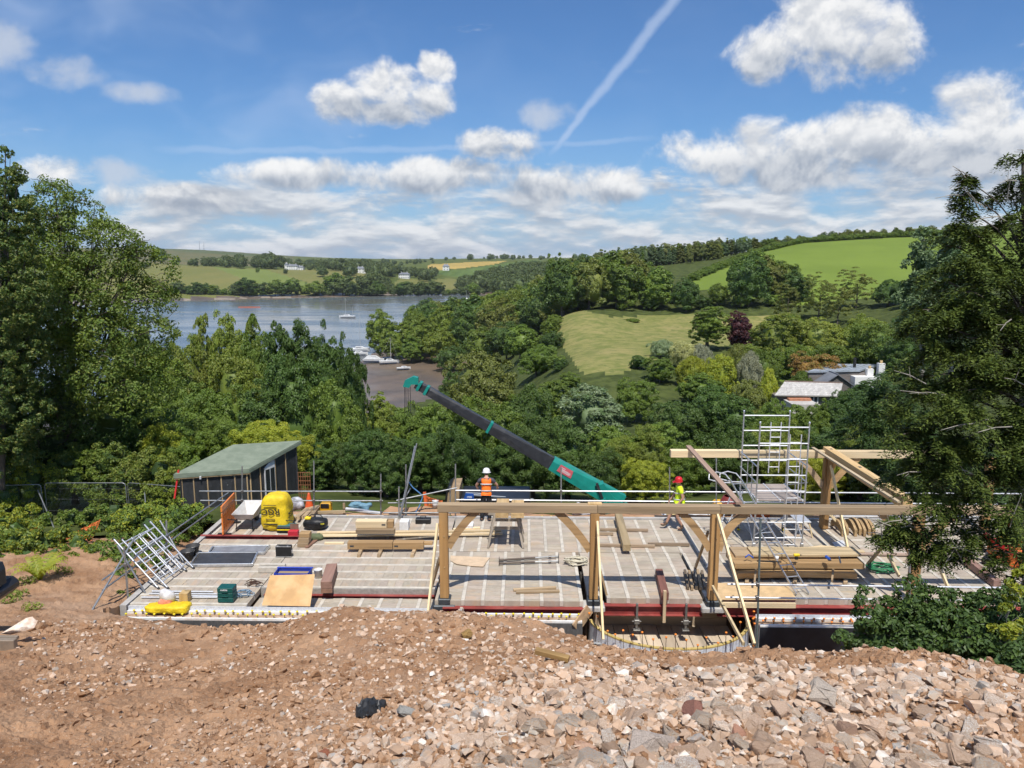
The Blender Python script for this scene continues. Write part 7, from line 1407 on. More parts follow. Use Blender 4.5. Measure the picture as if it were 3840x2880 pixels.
    MB().bar(AY(2238, 1812, Y-.3), AY(2262, 1878, Y-.3), .10, .10).build('knuckle_link', dk, c); MB().tube(AY(2262, 1870, Y-.32), AY(2290, 1960, Y-.32), .11, 12).build('lift_cylinder', teal, c)
    bd = AY(2380, 1945, Y); MB().box((bd.x-.75, Y-.7, -2.0), (bd.x+.55, Y+.9, bd.z+.12), .08).build('slew_body', teal, c); MB().box((bd.x-1.3, Y-.9, -2.2), (bd.x+1.1, Y+1.1, -1.7), .12).build('track', M_BLACK, c)
    sg = [AY(x, y, Y-.245) for x, y in ((2087, 1765), (2104, 1742), (2150, 1768), (2140, 1795))]; sn = MB().prism(sg, (0, -.006, 0)).build('sign', pmat('sign_red', (.62, .10, .12), (.60, .14, .16), rough=.5, objvar=0), c)
    for f0, f1, q in ((.1, .45, .3), (.15, .9, .5), (.15, .9, .62), (.2, .85, .75)): a = sg[0].lerp(sg[3], f0).lerp(sg[1].lerp(sg[2], f0), 1-q); b = sg[0].lerp(sg[3], f1).lerp(sg[1].lerp(sg[2], f1), 1-q); MB().bar(a-Vector((0, .008, 0)), b-Vector((0, .008, 0)), .004, .03).build('sign_line', pmat('signwhite', (.72, .55, .56), objvar=0), sn)
    # truck with a slatted dark roof
    Y = 30.2; a = AY(1690, 1885, Y); t = thing('parked_truck', 'dark parked truck with a blue panel and a ribbed black roof', 'truck', (a.x, Y, -2.3)); tan = pmat('tan_cab', (.40, .28, .16), rough=.5, objvar=0); bk = pmat('truck_black', (.02, .02, .022), rough=.35, objvar=0)
    q = [AY(x, y, Y) for x, y in ((1672, 1895), (1680, 1845), (1692, 1836), (1722, 1834), (1722, 1895))]; MB().prism(q, (0, 1.6, 0)).build('cab', tan, t); q2 = [AY(x, y, Y-.01) for x, y in ((1664, 1898), (1674, 1842), (1690, 1830), (1690, 1838), (1680, 1848), (1674, 1898))]; MB().prism(q2, (0, 1.6, 0)).build('cab_pillar', bk, t)
    MB().box((AY(1724, 1895, Y).x, Y+.05, -2.2), (AY(1990, 1895, Y).x, Y+1.9, AY(1724, 1872, Y).z), .05).build('body', bk, t)
    bp = [AY(x, y, Y-.05) for x, y in ((1738, 1874), (1746, 1850), (1776, 1852), (1778, 1874))]; bo = MB().prism(bp, (0, .04, 0)).build('blue_panel', pmat('blue_sign', (.02, .10, .42), rough=.4, objvar=0), t); lettering('ITER', .11, pmat('signtext', (.8, .85, .9), objvar=0), t, tuple((bp[0]+bp[2])/2-Vector((-.04, .01, .02))), (R(90), 0, 0))
    r0, r1, r2, r3 = AY(1745, 1862, Y+.1), AY(2010, 1882, Y+.2), AY(1900, 1836, Y+2.6), AY(1750, 1828, Y+2.6); MB().prism([r0, r1, r2, r3], (0, 0, .05)).build('roof', bk, t)
    for k in range(6): f = (k+.5)/6; MB().bar(r0.lerp(r3, f)+Vector((0, 0, .07)), r1.lerp(r2, f)+Vector((0, 0, .07)), .07, .03).build('roof_rib', pmat('rib%d' % k, (.45, .47, .48), rough=.4), t)
    # stores behind the back edge
    zf = -1.4
    yb = pmat('machine_yellow', (.80, .42, .02), rough=.45, objvar=0); c0 = AY(1222, 1935, 26.9); t = thing('plate_compactor', 'yellow and black petrol machine behind the left rail', 'machine', (c0.x, 26.9, c0.z)); MB().box((c0.x-.19, 26.8, c0.z+.12), (c0.x+.21, 27.1, c0.z+.50), .04).build('housing', yb, t); MB().box((c0.x-.15, 26.78, c0.z+.33), (c0.x+.16, 26.80, c0.z+.50), .01).build('grille', M_BLACK, t); MB().box((c0.x-.22, 26.75, c0.z), (c0.x+.24, 27.15, c0.z+.12), .03).build('base_plate', M_BLACK, t); MB().path([(c0.x-.2, 26.9, c0.z+.4), (c0.x-.22, 26.9, c0.z+.62), (c0.x+.22, 26.9, c0.z+.62), (c0.x+.2, 26.9, c0.z+.4)], .018, 7).build('handle', M_BLACK, t)
    c0 = AY(1160, 1908, 27.4); t = thing('traffic_cone', 'orange traffic cone with a white band beside the timber stack', 'cone', tuple(c0)); MB().lathe([(.17, .02), (.05, .55), (.03, .62), (0, .62)], tuple(c0), 14).build('cone', pmat('cone_orange', (.80, .12, .03), rough=.45), t); MB().lathe([(.125, .20), (.085, .38)], tuple(c0+Vector((0, 0, .005))), 14).build('white_band', pmat('cone_white', (.78, .78, .76)), t); MB().box((c0.x-.2, c0.y-.2, c0.z), (c0.x+.2, c0.y+.2, c0.z+.03), .01).build('base', M_BLACK, t)
    t = thing('sawn_timber_stack', 'stack of sawn timbers pointing away beside the yellow sack', 'timber stack', tuple(G(1130, 1945)))
    for k in range(6): a = G(1105+k*13, 1945-2*k, .06+.11*(k % 2)); b = AY(1155+k*9, 1905-1.5*k, 27.4); MB().bar(a, b, .10, .10).build('timber', M_OAKG if k % 2 else wood('saw%d' % k, (.44, .33, .19), (.35, .26, .15), 'Y'), t)
    a, b = AY(1180, 1922, 26.4), AY(1295, 1918, 26.4); one('scaffold_board', MB().bar(a, b, .05, .10), M_PINEX, 'pale scaffold board behind the left floor edge', 'board'); one('white_gutter', MB().bar(AY(1295, 1908, 26.8), AY(1490, 1932, 26.6), .12, .10, bev=.02), pmat('gutterw', (.62, .63, .64), rough=.4), 'long pale grey gutter lying behind the floor', 'gutter'); one('marker_post', MB().bar(AY(1290, 1885, 26.5), AY(1291, 1950, 26.5), .08, .05), M_OAKG, 'short timber peg behind the left floor edge', 'peg')
    one('blue_tarpaulin', blob_box(tuple(AY(1354, 1912, 27.2)), .8, .5, .34, e=2.2, seed=41, amp=.14), pmat('tarp_blue', (.16, .30, .38), (.12, .24, .32), rough=.6), 'crumpled blue tarpaulin behind the left floor edge', 'tarpaulin')
    one('rubbish_bag', blob_box(tuple(AY(1095, 1912, 27.6)), .7, .5, .34, e=2.4, seed=43, amp=.12), pmat('rubble_bag', (.62, .62, .64), (.22, .22, .24), scale=3, rough=.5), 'heap of white and black bags behind the yellow sack', 'bags')
    for k, (px, py, w, h, col, lab) in enumerate([(2450, 1942, 1.4, .35, (.66, .70, .74), 'heap of white insulation sheets behind the floor, left part'), (2590, 1942, 1.6, .35, (.70, .74, .78), 'heap of pale blue insulation sheets behind the walking worker'), (2510, 1936, .5, .4, (.62, .52, .25), 'yellowish bag on the white insulation heap'), (2200, 1938, .8, .55, (.68, .68, .70), 'crumpled white sheet behind the second oak post')]):
        q = AY(px, py, 27.2); one('insulation_heap' if k != 2 else 'yellow_bag', blob_box((q.x, q.y, q.z-.1), w, .8, h, e=3.2, seed=50+k, amp=.13), pmat('heap%d' % k, col, tuple(v*.8 for v in col), scale=3, rough=.5), lab, 'sheets')
    q = AY(2720, 1950, 26.9); t = thing('cement_mixer', 'yellow and dark red cement mixer left of the scaffold tower', 'mixer', tuple(q)); MB().lathe([(.0, -.3), (.22, -.25), (.34, -.05), (.32, .15), (.2, .36), (.18, .36)], (q.x+.1, q.y, q.z+.55), 16).build('drum', pmat('drum_red', (.22, .03, .025), rough=.5), t); MB().box((q.x-.45, q.y-.15, q.z+.1), (q.x-.12, q.y+.25, q.z+.72), .06).build('motor_box', yb, t); MB().bar((q.x-.3, q.y, q.z), (q.x+.5, q.y, q.z+.05), .06, .06).build('stand', M_BLACK, t)
    q = AY(2840, 1962, 26.5); t = thing('orange_tool_chest', 'orange tool chest with a grey lid behind the scaffold tower', 'tool chest', tuple(q)); MB().box((q.x-.38, q.y-.2, q.z), (q.x+.38, q.y+.3, q.z+.42), .03).build('chest', pmat('chest_orange', (.70, .17, .05), rough=.5), t); MB().box((q.x-.40, q.y-.22, q.z+.42), (q.x+.40, q.y+.32, q.z+.50), .02).build('lid', M_CONC, t)
    q = AY(2895, 1950, 27.0); one('grey_generator', MB().box((q.x-.3, q.y-.25, q.z-.1), (q.x+.35, q.y+.25, q.z+.42), .06), pmat('gen_grey', (.30, .32, .34), (.14, .15, .16), scale=3, rough=.5), 'grey and dark generator behind the scaffold tower', 'generator')
    q = G(1650, 1905, -.4); q = AY(1633, 1902, 27.3); t = thing('white_bucket', 'small white bucket in front of the orange netting', 'bucket', tuple(q)); MB().lathe([(0, 0), (.10, 0), (.125, .26), (.0, .26)], tuple(q), 14).build('pail', pmat('pailw', (.70, .70, .68), rough=.4), t); MB().lathe([(.127, .22), (.127, .25)], tuple(q), 14).build('rim', M_BLACK, t)
    # earth strip and cap bars behind the floor
    mb = MB(); n = 60; V = []
    for i in range(n):
        x = -9.5+i*.42
        for j, (y, z) in enumerate(((26.02, -.25), (26.5, -.12), (27.2, -.35), (28.4, -1.3))): V.append((x, y, z+(.22 if -5.2 < x < -2.6 and 0 < j < 3 else 0)+random.uniform(-.07, .07)))
    mb.add(V, [(i*4+j, (i+1)*4+j, (i+1)*4+j+1, i*4+j+1) for i in range(n-1) for j in range(3)], False); o = mb.build('backfill', M_EARTH); tag(o, 'loose brown backfill earth behind the floor', None, None, 'structure')
    w = thing('starter_bars', 'row of yellow capped bars along the back edge of the floor', 'starter bars', (-3, 26, -.2)); cp = bpy.data.meshes.get('cap'); cpm = MB().lathe([(.0, -.035), (.014, -.035), (.016, -.005), (.03, .0), (.034, .012), (.024, .026), (.0, .030)], n=8).mesh('cap'); cpm.materials.append(M_CAPY)
    for px in list(range(1190, 1500, 38))+list(range(1520, 1650, 30))+[1690, 1705]+list(range(1965, 2110, 34)): q = AY(px, 1938+random.uniform(-5, 5), 25.98); r = MB().tube((q.x, q.y, -.3), (q.x, q.y, q.z), .007, 5).build('rebar', M_REBAR, w); link('cap', cpm, r, Vector((q.x, q.y, q.z))-ORG[w])
    # red and orange machine seen through the tree on the right
    q = G(3770, 2130); t = thing('red_boom_lift', 'red and orange lifting machine half hidden by the tree on the right', 'lifting machine', tuple(q)); rd = pmat('lift_red', (.55, .02, .02), rough=.4); orn = pmat('lift_orange', (.75, .17, .03), rough=.45)
    MB().bar(q+Vector((-.5, .4, .9)), q+Vector((.9, -.6, .05)), .14, .16, bev=.02).build('arm', rd, t); MB().box((q.x+.1, q.y-.1, 0), (q.x+1.3, q.y+1.2, .55), .08).build('chassis', orn, t); MB().bar(q+Vector((.2, .3, .5)), q+Vector((.3, .4, 1.5)), .12, .14).build('mast', orn, t); MB().tube(q+Vector((-.35, .2, .1)), q+Vector((-.35, .35, .1)), .16, 14).build('wheel', M_BLACK, t)
backsite()
# ------------------------------------------------------------------ boats, houses, masts, birds
def afar():
    wh = pmat('white_hull', (.78, .78, .76), (.70, .70, .68), scale=3, rough=.35, objvar=.04); mastm = pmat('mast_alloy', (.60, .60, .58), rough=.4); dkh = pmat('dark_antifoul', (.05, .06, .09), rough=.6); blu = pmat('sail_cover', (.05, .08, .16), rough=.8)
    def boat(px, py, L, heading, label, mast=None, cabin=True, heel=0.0, z=None, boom=True, cover=None):
        p = G(px, py, WATER if z is None else z); t = thing('sailing_boat' if mast else 'motor_boat', label, 'boat', tuple(p), 'boats in the estuary', heading); t.rotation_euler = (heel, 0, heading); B = L*.32; Hh = L*.13
        st = []; n = 9
        for i in range(n):
            s = i/(n-1); w = B/2*(1-max(0, s-.35)**1.8*2.1) if s < 1 else .02; w = max(w, .03); x = -L/2+L*s; sh = Hh*(1+.25*s); st.append((x, w, sh))
        v = []
        for x, w, sh in st: v += [(x, -w, sh), (x, -w*.86, sh*.35), (x, 0, -Hh*.15), (x, w*.86, sh*.35), (x, w, sh)]
        f = [(i*5+j, i*5+j+1, (i+1)*5+j+1, (i+1)*5+j) for i in range(n-1) for j in range(4)]; f += [tuple(range(4, -1, -1)), tuple((n-1)*5+j for j in range(5))]; f += [(i*5+4, i*5, (i+1)*5, (i+1)*5+4) for i in range(n-1)]
        me = MB().add(v, f).mesh('hull'); me.materials.append(wh); h = link('hull', me, t)
        def pt(nm, mb, m): o = link(nm, mb.mesh(nm), t); o.data.materials.append(m); return o
        pt('waterline', MB().box((-L*.46, -B*.40, -Hh*.1), (L*.36, B*.40, Hh*.18)), dkh)
        if cabin: pt('cabin', MB().prism([(-L*.18, -B*.28, Hh*1.1), (-L*.12, -B*.28, Hh*1.75), (L*.16, -B*.28, Hh*1.65), (L*.28, -B*.28, Hh*1.2)], (0, B*.56, 0)), wh); pt('cabin_window', MB().box((-L*.10, -B*.29, Hh*1.35), (L*.12, B*.29, Hh*1.55)), dkh)
        if cover: pt('cover', MB().prism([(-L*.45, -B*.34, Hh*1.1), (-L*.30, -B*.30, Hh*2.2), (L*.1, -B*.28, Hh*2.2), (L*.3, -B*.2, Hh*1.2)], (0, B*.62, 0)), wh)
        if mast:
            m0 = Vector((L*.08, 0, Hh)); pt('mast', MB().tube(m0, m0+Vector((0, 0, mast)), .07, 6, .04), mastm)
            if boom: pt('boom', MB().tube(m0+Vector((0, 0, 1.0)), m0+Vector((-L*.42, 0, 1.1)), .09, 6), blu)
            for e in (L*.48, -L*.48): pt('stay', MB().tube(m0+Vector((0, 0, mast)), Vector((e, 0, Hh*1.2)), .018, 4), mastm)
        return t
    b = boat(1302, 1192, 9.5, R(178), 'white two masted yacht moored in open water', mast=10.5); o = MB().tube((-3.4, 0, 1.2), (-3.4, 0, 6.6), .05, 6).mesh('mizzen_mast'); o.materials.append(mastm); link('mizzen_mast', o, b)
    boat(1345, 1318, 8.5, R(8), 'white yacht with a tall leaning mast aground at the back of the mud', mast=13.5, heel=R(6), z=-26.3); boat(1343, 1332, 7.0, R(12), 'white open boat lying beside the leaning mast yacht', mast=None, z=-26.3)
    boat(1402, 1356, 7.2, R(-4), 'white covered motor cruiser on the mud', cover=True, cabin=False, z=-26.3); boat(1460, 1362, 6.6, R(14), 'small white sailing boat with a raked forestay on the mud', mast=7.8, z=-26.3); boat(1514, 1384, 4.4, R(16), 'small white dinghy lying nearest on the mud', mast=None, z=-26.3)
    boat(1750, 1123, 6, R(100), 'distant boat with a pale blue sail behind the headland', mast=7, boom=False)
    q = G(935, 1153, WATER); one('racing_kayak', MB().prism([(q.x-8, q.y, WATER+.05), (q.x, q.y-.6, WATER+.05), (q.x+8, q.y, WATER+.05), (q.x, q.y+.6, WATER+.05)], (0, 0, .5)), pmat('kayak_orange', (.70, .18, .08), rough=.5), 'thin orange boat far out on the water', 'boat')
    # houses across the water
    wr = pmat('white_render', (.80, .79, .75), (.74, .73, .70), scale=.5, rough=.8, objvar=.03); sl = pmat('far_slate', (.20, .21, .23), (.15, .16, .18), scale=.5, rough=.7); gl = pmat('far_pane', (.06, .07, .08), rough=.2); br = pmat('chimney_brick', (.60, .58, .54), rough=.9)
    def house(px, py, Y, w, d, h, rh, label, wings=(), nwin=4, storeys=2):
        p = AY(px, py, Y); z0 = h1(p.x, Y)-.5; t = thing('white_house', label, 'house', (p.x, Y, z0), 'white houses across the water')
        def block(x0, x1, y0, y1, hh, rr):
            wl = MB().box((p.x+x0, Y+y0, z0), (p.x+x1, Y+y1, z0+hh)).build('wall', wr, t); cx, cyy = (x0+x1)/2, (y0+y1)/2; o_ = .5; k = min((x1-x0), (y1-y0))*.5*.6
            r = [(x0-o_, y0-o_, hh), (x1+o_, y0-o_, hh), (x1+o_, y1+o_, hh), (x0-o_, y1+o_, hh)]; a = [(x0+k, cyy, hh+rr), (x1-k, cyy, hh+rr)]
            rf = MB().add([(p.x+x, Y+y, z0+z+.02) for x, y, z in r+a], [(0, 1, 5, 4), (1, 2, 5), (2, 3, 4, 5), (3, 0, 4), (3, 2, 1, 0)]).build('roof', sl, t)
            for cxk in (x0+k*1.1, x1-k*1.1): MB().box((p.x+cxk-.5, Y+cyy-.4, z0+hh+rr*.5), (p.x+cxk+.5, Y+cyy+.4, z0+hh+rr+1.1)).build('chimney', br, rf)
            n_ = max(1, int((x1-x0)/w*nwin))
            for s in range(storeys):
                for i in range(n_): xx = p.x+x0+(i+.5)*(x1-x0)/n_; zz = z0+hh*(s+.35)/storeys; MB().box((xx-.55, Y+y0-.06, zz), (xx+.55, Y+y0-.01, zz+hh*.42/storeys)).build('window', gl, t)
        block(-w/2, w/2, 0, d, h, rh)
        for g in wings: block(*g)
    house(1095, 1005, 1008, 14, 9, 5.5, 2.2, 'big white mansion with wings and slate roofs on the far hill', ((-10.5, -7.1, 3, 9, 7.5, 1.6), (7.1, 14, 2, 8, 3.6, 1.8)), 5); house(1350, 1015, 1000, 12, 10, 6, 2.5, 'low white villa with hipped roofs right of the mansion', ((-16, -6, 2, 10, 3.5, 2), (6, 18, 2, 10, 3.5, 2)), 3); house(1515, 1052, 958, 13, 9, 6, 2.0, 'white square villa above the creek', (), 5); house(1672, 1020, 1240, 10, 8, 7, 3.5, 'small white cottage below the wheat field', (), 2)
    # masts on the moor
    for i, (px, y0, y1) in enumerate(((748, 903, 942), (764, 908, 940))): p = AY(px, y1, 2580); q = AY(px, y0, 2580); one('radio_mast', MB().tube(p-Vector((0, 0, 6)), q, 1.1, 5, .5), pmat('mast_grey%d' % i, (.45, .47, .50), rough=.6), '%s radio mast on the distant moor' % ('left' if i == 0 else 'right'), 'mast', 'radio masts')
    bk = pmat('bird_dark', (.03, .03, .03), rough=.8)
    for i, (px, py) in enumerate(((1843, 862), (1803, 912))): c = AY(px, py, 140); one('bird', MB().add([tuple(c+Vector(v)) for v in ((-.5, 0, .22), (-.12, .1, .05), (0, .35, 0), (.12, .1, .05), (.5, 0, .2), (.1, -.12, .02), (0, -.35, -.02), (-.1, -.12, .02))], [(0, 1, 7), (1, 2, 3, 5, 6, 7), (3, 4, 5)]), bk, '%s dark bird in the sky above the horizon' % ('upper' if i == 0 else 'lower'), 'bird', 'birds')
    # house below the wood on the right
    Y = 108.0; slate = pmat('pale_slates', (.52, .50, .46), (.42, .40, .37), scale=.8, rough=.85, objvar=.10, islvar=.10); met = pmat('zinc_roof', (.40, .44, .48), (.35, .39, .43), scale=.6, rough=.45, metal=.3); clad = wood('weathered_cladding', (.21, .185, .165), (.15, .13, .115), 'X', 2)
    a, b, c, d = AY(2905, 1485, 104), AY(3150, 1488, 104), AY(3160, 1440, 108.5), AY(2942, 1434, 108.5); z0 = h1(a.x, Y)-1.0; t = thing('slate_roofed_house', 'low timber house with a pale slate roof among the trees', 'house', (a.x, Y, z0))
    rf = MB().prism([a, b, c, d], (0, 0, .1)).build('roof', slate, t)
    nrow, ncol = 7, 22; tile = MB()
    for j in range(nrow):
        for i in range(ncol):
            f0, f1 = (i+(j % 2)*.5)/ncol, min((i+(j % 2)*.5+.96)/ncol, 1); g0, g1 = j/nrow, (j+1.1)/nrow
            if f0 >= 1: continue
            P = lambda f, g: (a.lerp(b, f)).lerp(d.lerp(c, f), min(g, 1))
            MB().prism([P(f0, g0)+Vector((0, 0, .13)), P(f1, g0)+Vector((0, 0, .13)), P(f1, g1)+Vector((0, 0, .105)), P(f0, g1)+Vector((0, 0, .105))], (0, 0, .03)).build('slate', slate, rf)
    MB().box((a.x+.3, 104.6, z0), (b.x-.3, 108.2, a.z-.05)).build('wall', clad, t); q = AY(3045, 1497, 104.5); wf = MB().box((q.x-.85, 104.42, q.z-.65), (q.x+.85, 104.55, q.z+.55)).build('window', wr, t)
    for dx in (-.62, -.08, .46): MB().box((q.x+dx-.17, 104.38, q.z-.45), (q.x+dx+.20, 104.41, q.z+.35)).build('pane', gl, wf)
    MB().bar(d+Vector((0, 0, .18)), c+Vector((0, 0, .18)), .25, .15).build('ridge', pmat('ridge_brown', (.22, .16, .13), rough=.8), rf); q = AY(3020, 1515, 101); MB().box((q.x-1.8, 100.5, z0), (q.x+1.8, 104.3, q.z)).build('porch', pmat('porch_roof', (.58, .55, .50), (.46, .42, .38), scale=1), t); MB().box((q.x-1.4, 103.2, q.z+.002), (q.x+1.6, 104.2, q.z+.28)).build('porch_ridge', pmat('terracotta', (.50, .22, .12)), t)
    Y2 = 116; p = [AY(3030, 1398, 114), AY(3225, 1394, 114), AY(3300, 1372, 120), AY(3100, 1370, 120)]; t2 = thing('zinc_roofed_barn', 'timber clad barn with a flat blue grey metal roof behind the slate roof', 'barn', (p[0].x, Y2, z0)); r2 = MB().prism(p, (0, 0, .25)).build('roof', met, t2)
    for k in range(1, 9): MB().bar(p[0].lerp(p[1], k/9)+Vector((0, 0, .27)), p[3].lerp(p[2], k/9)+Vector((0, 0, .27)), .06, .05).build('seam', met, r2)
    MB().box((p[0].x+.2, 114.2, z0), (p[1].x+1.5, 119.8, p[0].z-.02)).build('wall', clad, t2); q = AY(3204, 1375, 117); MB().tube((q.x, 117, p[0].z), (q.x, 117, AY(3204, 1342, 117).z), .22, 10).build('flue', pmat('flue_black', (.03, .03, .03), rough=.5), r2)
    ga = [AY(x, y, 111) for x, y in ((3085, 1446), (3140, 1408), (3192, 1446))]; ga = ga; t3 = thing('gabled_extension', 'dark gabled extension with grey slates between slate roof and barn', 'house', (ga[0].x, 111, z0)); MB().prism([(ga[0].x, 111, z0), (ga[2].x, 111, z0), tuple(ga[2]), tuple(ga[1]), tuple(ga[0])], (0, 4, 0)).build('wall', clad, t3)
    rr = Vector((7, 6, 0)); MB().prism([ga[1]+Vector((-.1, -.3, .15)), ga[2]+Vector((.5, -.3, -.2)), ga[2]+Vector((.5, 4, -.2)), ga[1]+Vector((-.1, 4, .15))], (0, 0, .12)).build('roof', sl, t3); MB().prism([ga[1]+Vector((.1, -.3, .15)), ga[0]+Vector((-.5, -.3, -.2)), ga[0]+Vector((-.5, 4, -.2)), ga[1]+Vector((.1, 4, .15))], (0, 0, .12)).build('roof', sl, t3)
    q0 = AY(3200, 1440, 113); MB().box((q0.x, 112.5, z0), (q0.x+3.2, 115, AY(3200, 1412, 113).z)).build('white_wing', wr, t3)
    for px, yt in ((3262, 1372), (3305, 1352)): q = AY(px, yt, 114); MB().box((q.x-.45, 113.6, q.z-3), (q.x+.45, 114.4, q.z-.4)).build('chimney', wr, t3); MB().lathe([(.18, -.4), (.22, 0), (.0, 0)], tuple(q), 8).build('chimney_pot', pmat('pot', (.60, .42, .20)), t3)
    q = AY(3300, 1300, 150); t4 = thing('summer_house', 'small grey roofed summer house beside the lawn', 'summer house', (q.x, 150, h1(q.x, 150))); q2 = AY(3310, 1285, 150); MB().lathe([(1.6, 0), (.0, 1.8)], (q2.x, 150, q2.z-1.2), 6, False).build('roof', sl, t4); MB().lathe([(1.2, -2.2), (1.2, 0)], (q2.x, 150, q2.z-1.2), 6, False).build('wall', clad, t4)
afar()
# ------------------------------------------------------------------ vegetation close to the site
def lobe_pts(lobes, k=1.0): return [(AY(px, py, Y*k), r*k) for px, py, Y, r in lobes]
def leafy(name, label, kind, lobes, leaf, dens, base, seed, cr=.30, per=46, trunk=.16, bark=None, nb=26, cat='tree', group=None, core=.55, mixkind=None, up=.35, twigs=0, k=1.0):
    rng = np.random.default_rng(seed); LP = lobe_pts(lobes, k); base = Vector(base)
    e = thing(name, label, cat, tuple(base), group); C = []; Rr = []; A = []
    for c, r in LP:
        n = max(5, int(dens*r*r)); d = unit(n, rng); k = (0.55+.5*rng.random(n)**.7)[:, None]; C.append(np.array(c)+d*k*r*np.array([1, 1, .95])); Rr.append(np.full(n, cr)*(.6+.8*rng.random(n))*min(1, .55+r*.5)); A.append(d)
    C = np.concatenate(C); Rr = np.concatenate(Rr); A = np.concatenate(A)
    V, F = clump_leaves(C, Rr, per, leaf, rng, axis=A, up=up, jit=.75)
    me = npmesh('crown', V-np.array(base), F, LM[kind]); o = link('crown', me, e)
    if mixkind:
        sel = rng.random(len(F)) < .3; me.materials.append(LM[mixkind]); me.polygons.foreach_set('material_index', sel.astype(np.int32)); me.update()
    if core:
        for c, r in LP:
            pass
        mb = MB()
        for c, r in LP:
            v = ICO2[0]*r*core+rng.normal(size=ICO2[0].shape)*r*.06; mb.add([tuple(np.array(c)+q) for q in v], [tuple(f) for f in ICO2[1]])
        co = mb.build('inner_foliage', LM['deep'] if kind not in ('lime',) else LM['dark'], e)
    if trunk:
        mb = MB(); rg = random.Random(seed); top = max((c for c, r in LP), key=lambda p: p.z)
        mid = base.lerp(top, .5)+Vector((rg.uniform(-.3, .3), .3, 0)); mb.path([base-Vector((0, 0, .4)), base.lerp(mid, .5), mid, mid.lerp(top, .6), top], trunk, 7, [trunk*1.2, trunk, trunk*.75, trunk*.45, trunk*.12])
        for i in range(nb):
            c, r = LP[i % len(LP)]; q = c+Vector(unit(1, rng)[0])*r*.8; s = rg.uniform(.15, .7); p0 = base.lerp(mid, s*2) if s < .5 else mid.lerp(top, (s-.5)*1.2)
            if p0.z > q.z-.1: p0 = base.lerp(mid, .4)
            m1 = p0.lerp(q, .4)+Vector((rg.uniform(-.2, .2), rg.uniform(-.2, .2), -.15)); m2 = p0.lerp(q, .75)+Vector((rg.uniform(-.2, .2), rg.uniform(-.2, .2), .1)); mb.path([p0, m1, m2, q], trunk*.38, 5, trunk*.07)
        for i in range(twigs):
            c, r = LP[rg.randrange(len(LP))]; q = c+Vector(unit(1, rng)[0])*r; q.y = c.y-r*rg.uniform(.5, .95); d = Vector((rg.uniform(-1, 1), rg.uniform(-.3, .1), rg.uniform(-.3, .8))).normalized()*rg.uniform(.4, 1.1)
            mb.path([q, q+d*.4+Vector((0, 0, .05)), q+d*.75-Vector((0, 0, .03)), q+d], .016, 5, .005)
        mb.build('trunk', bark or M_PALEB, e)
    return e
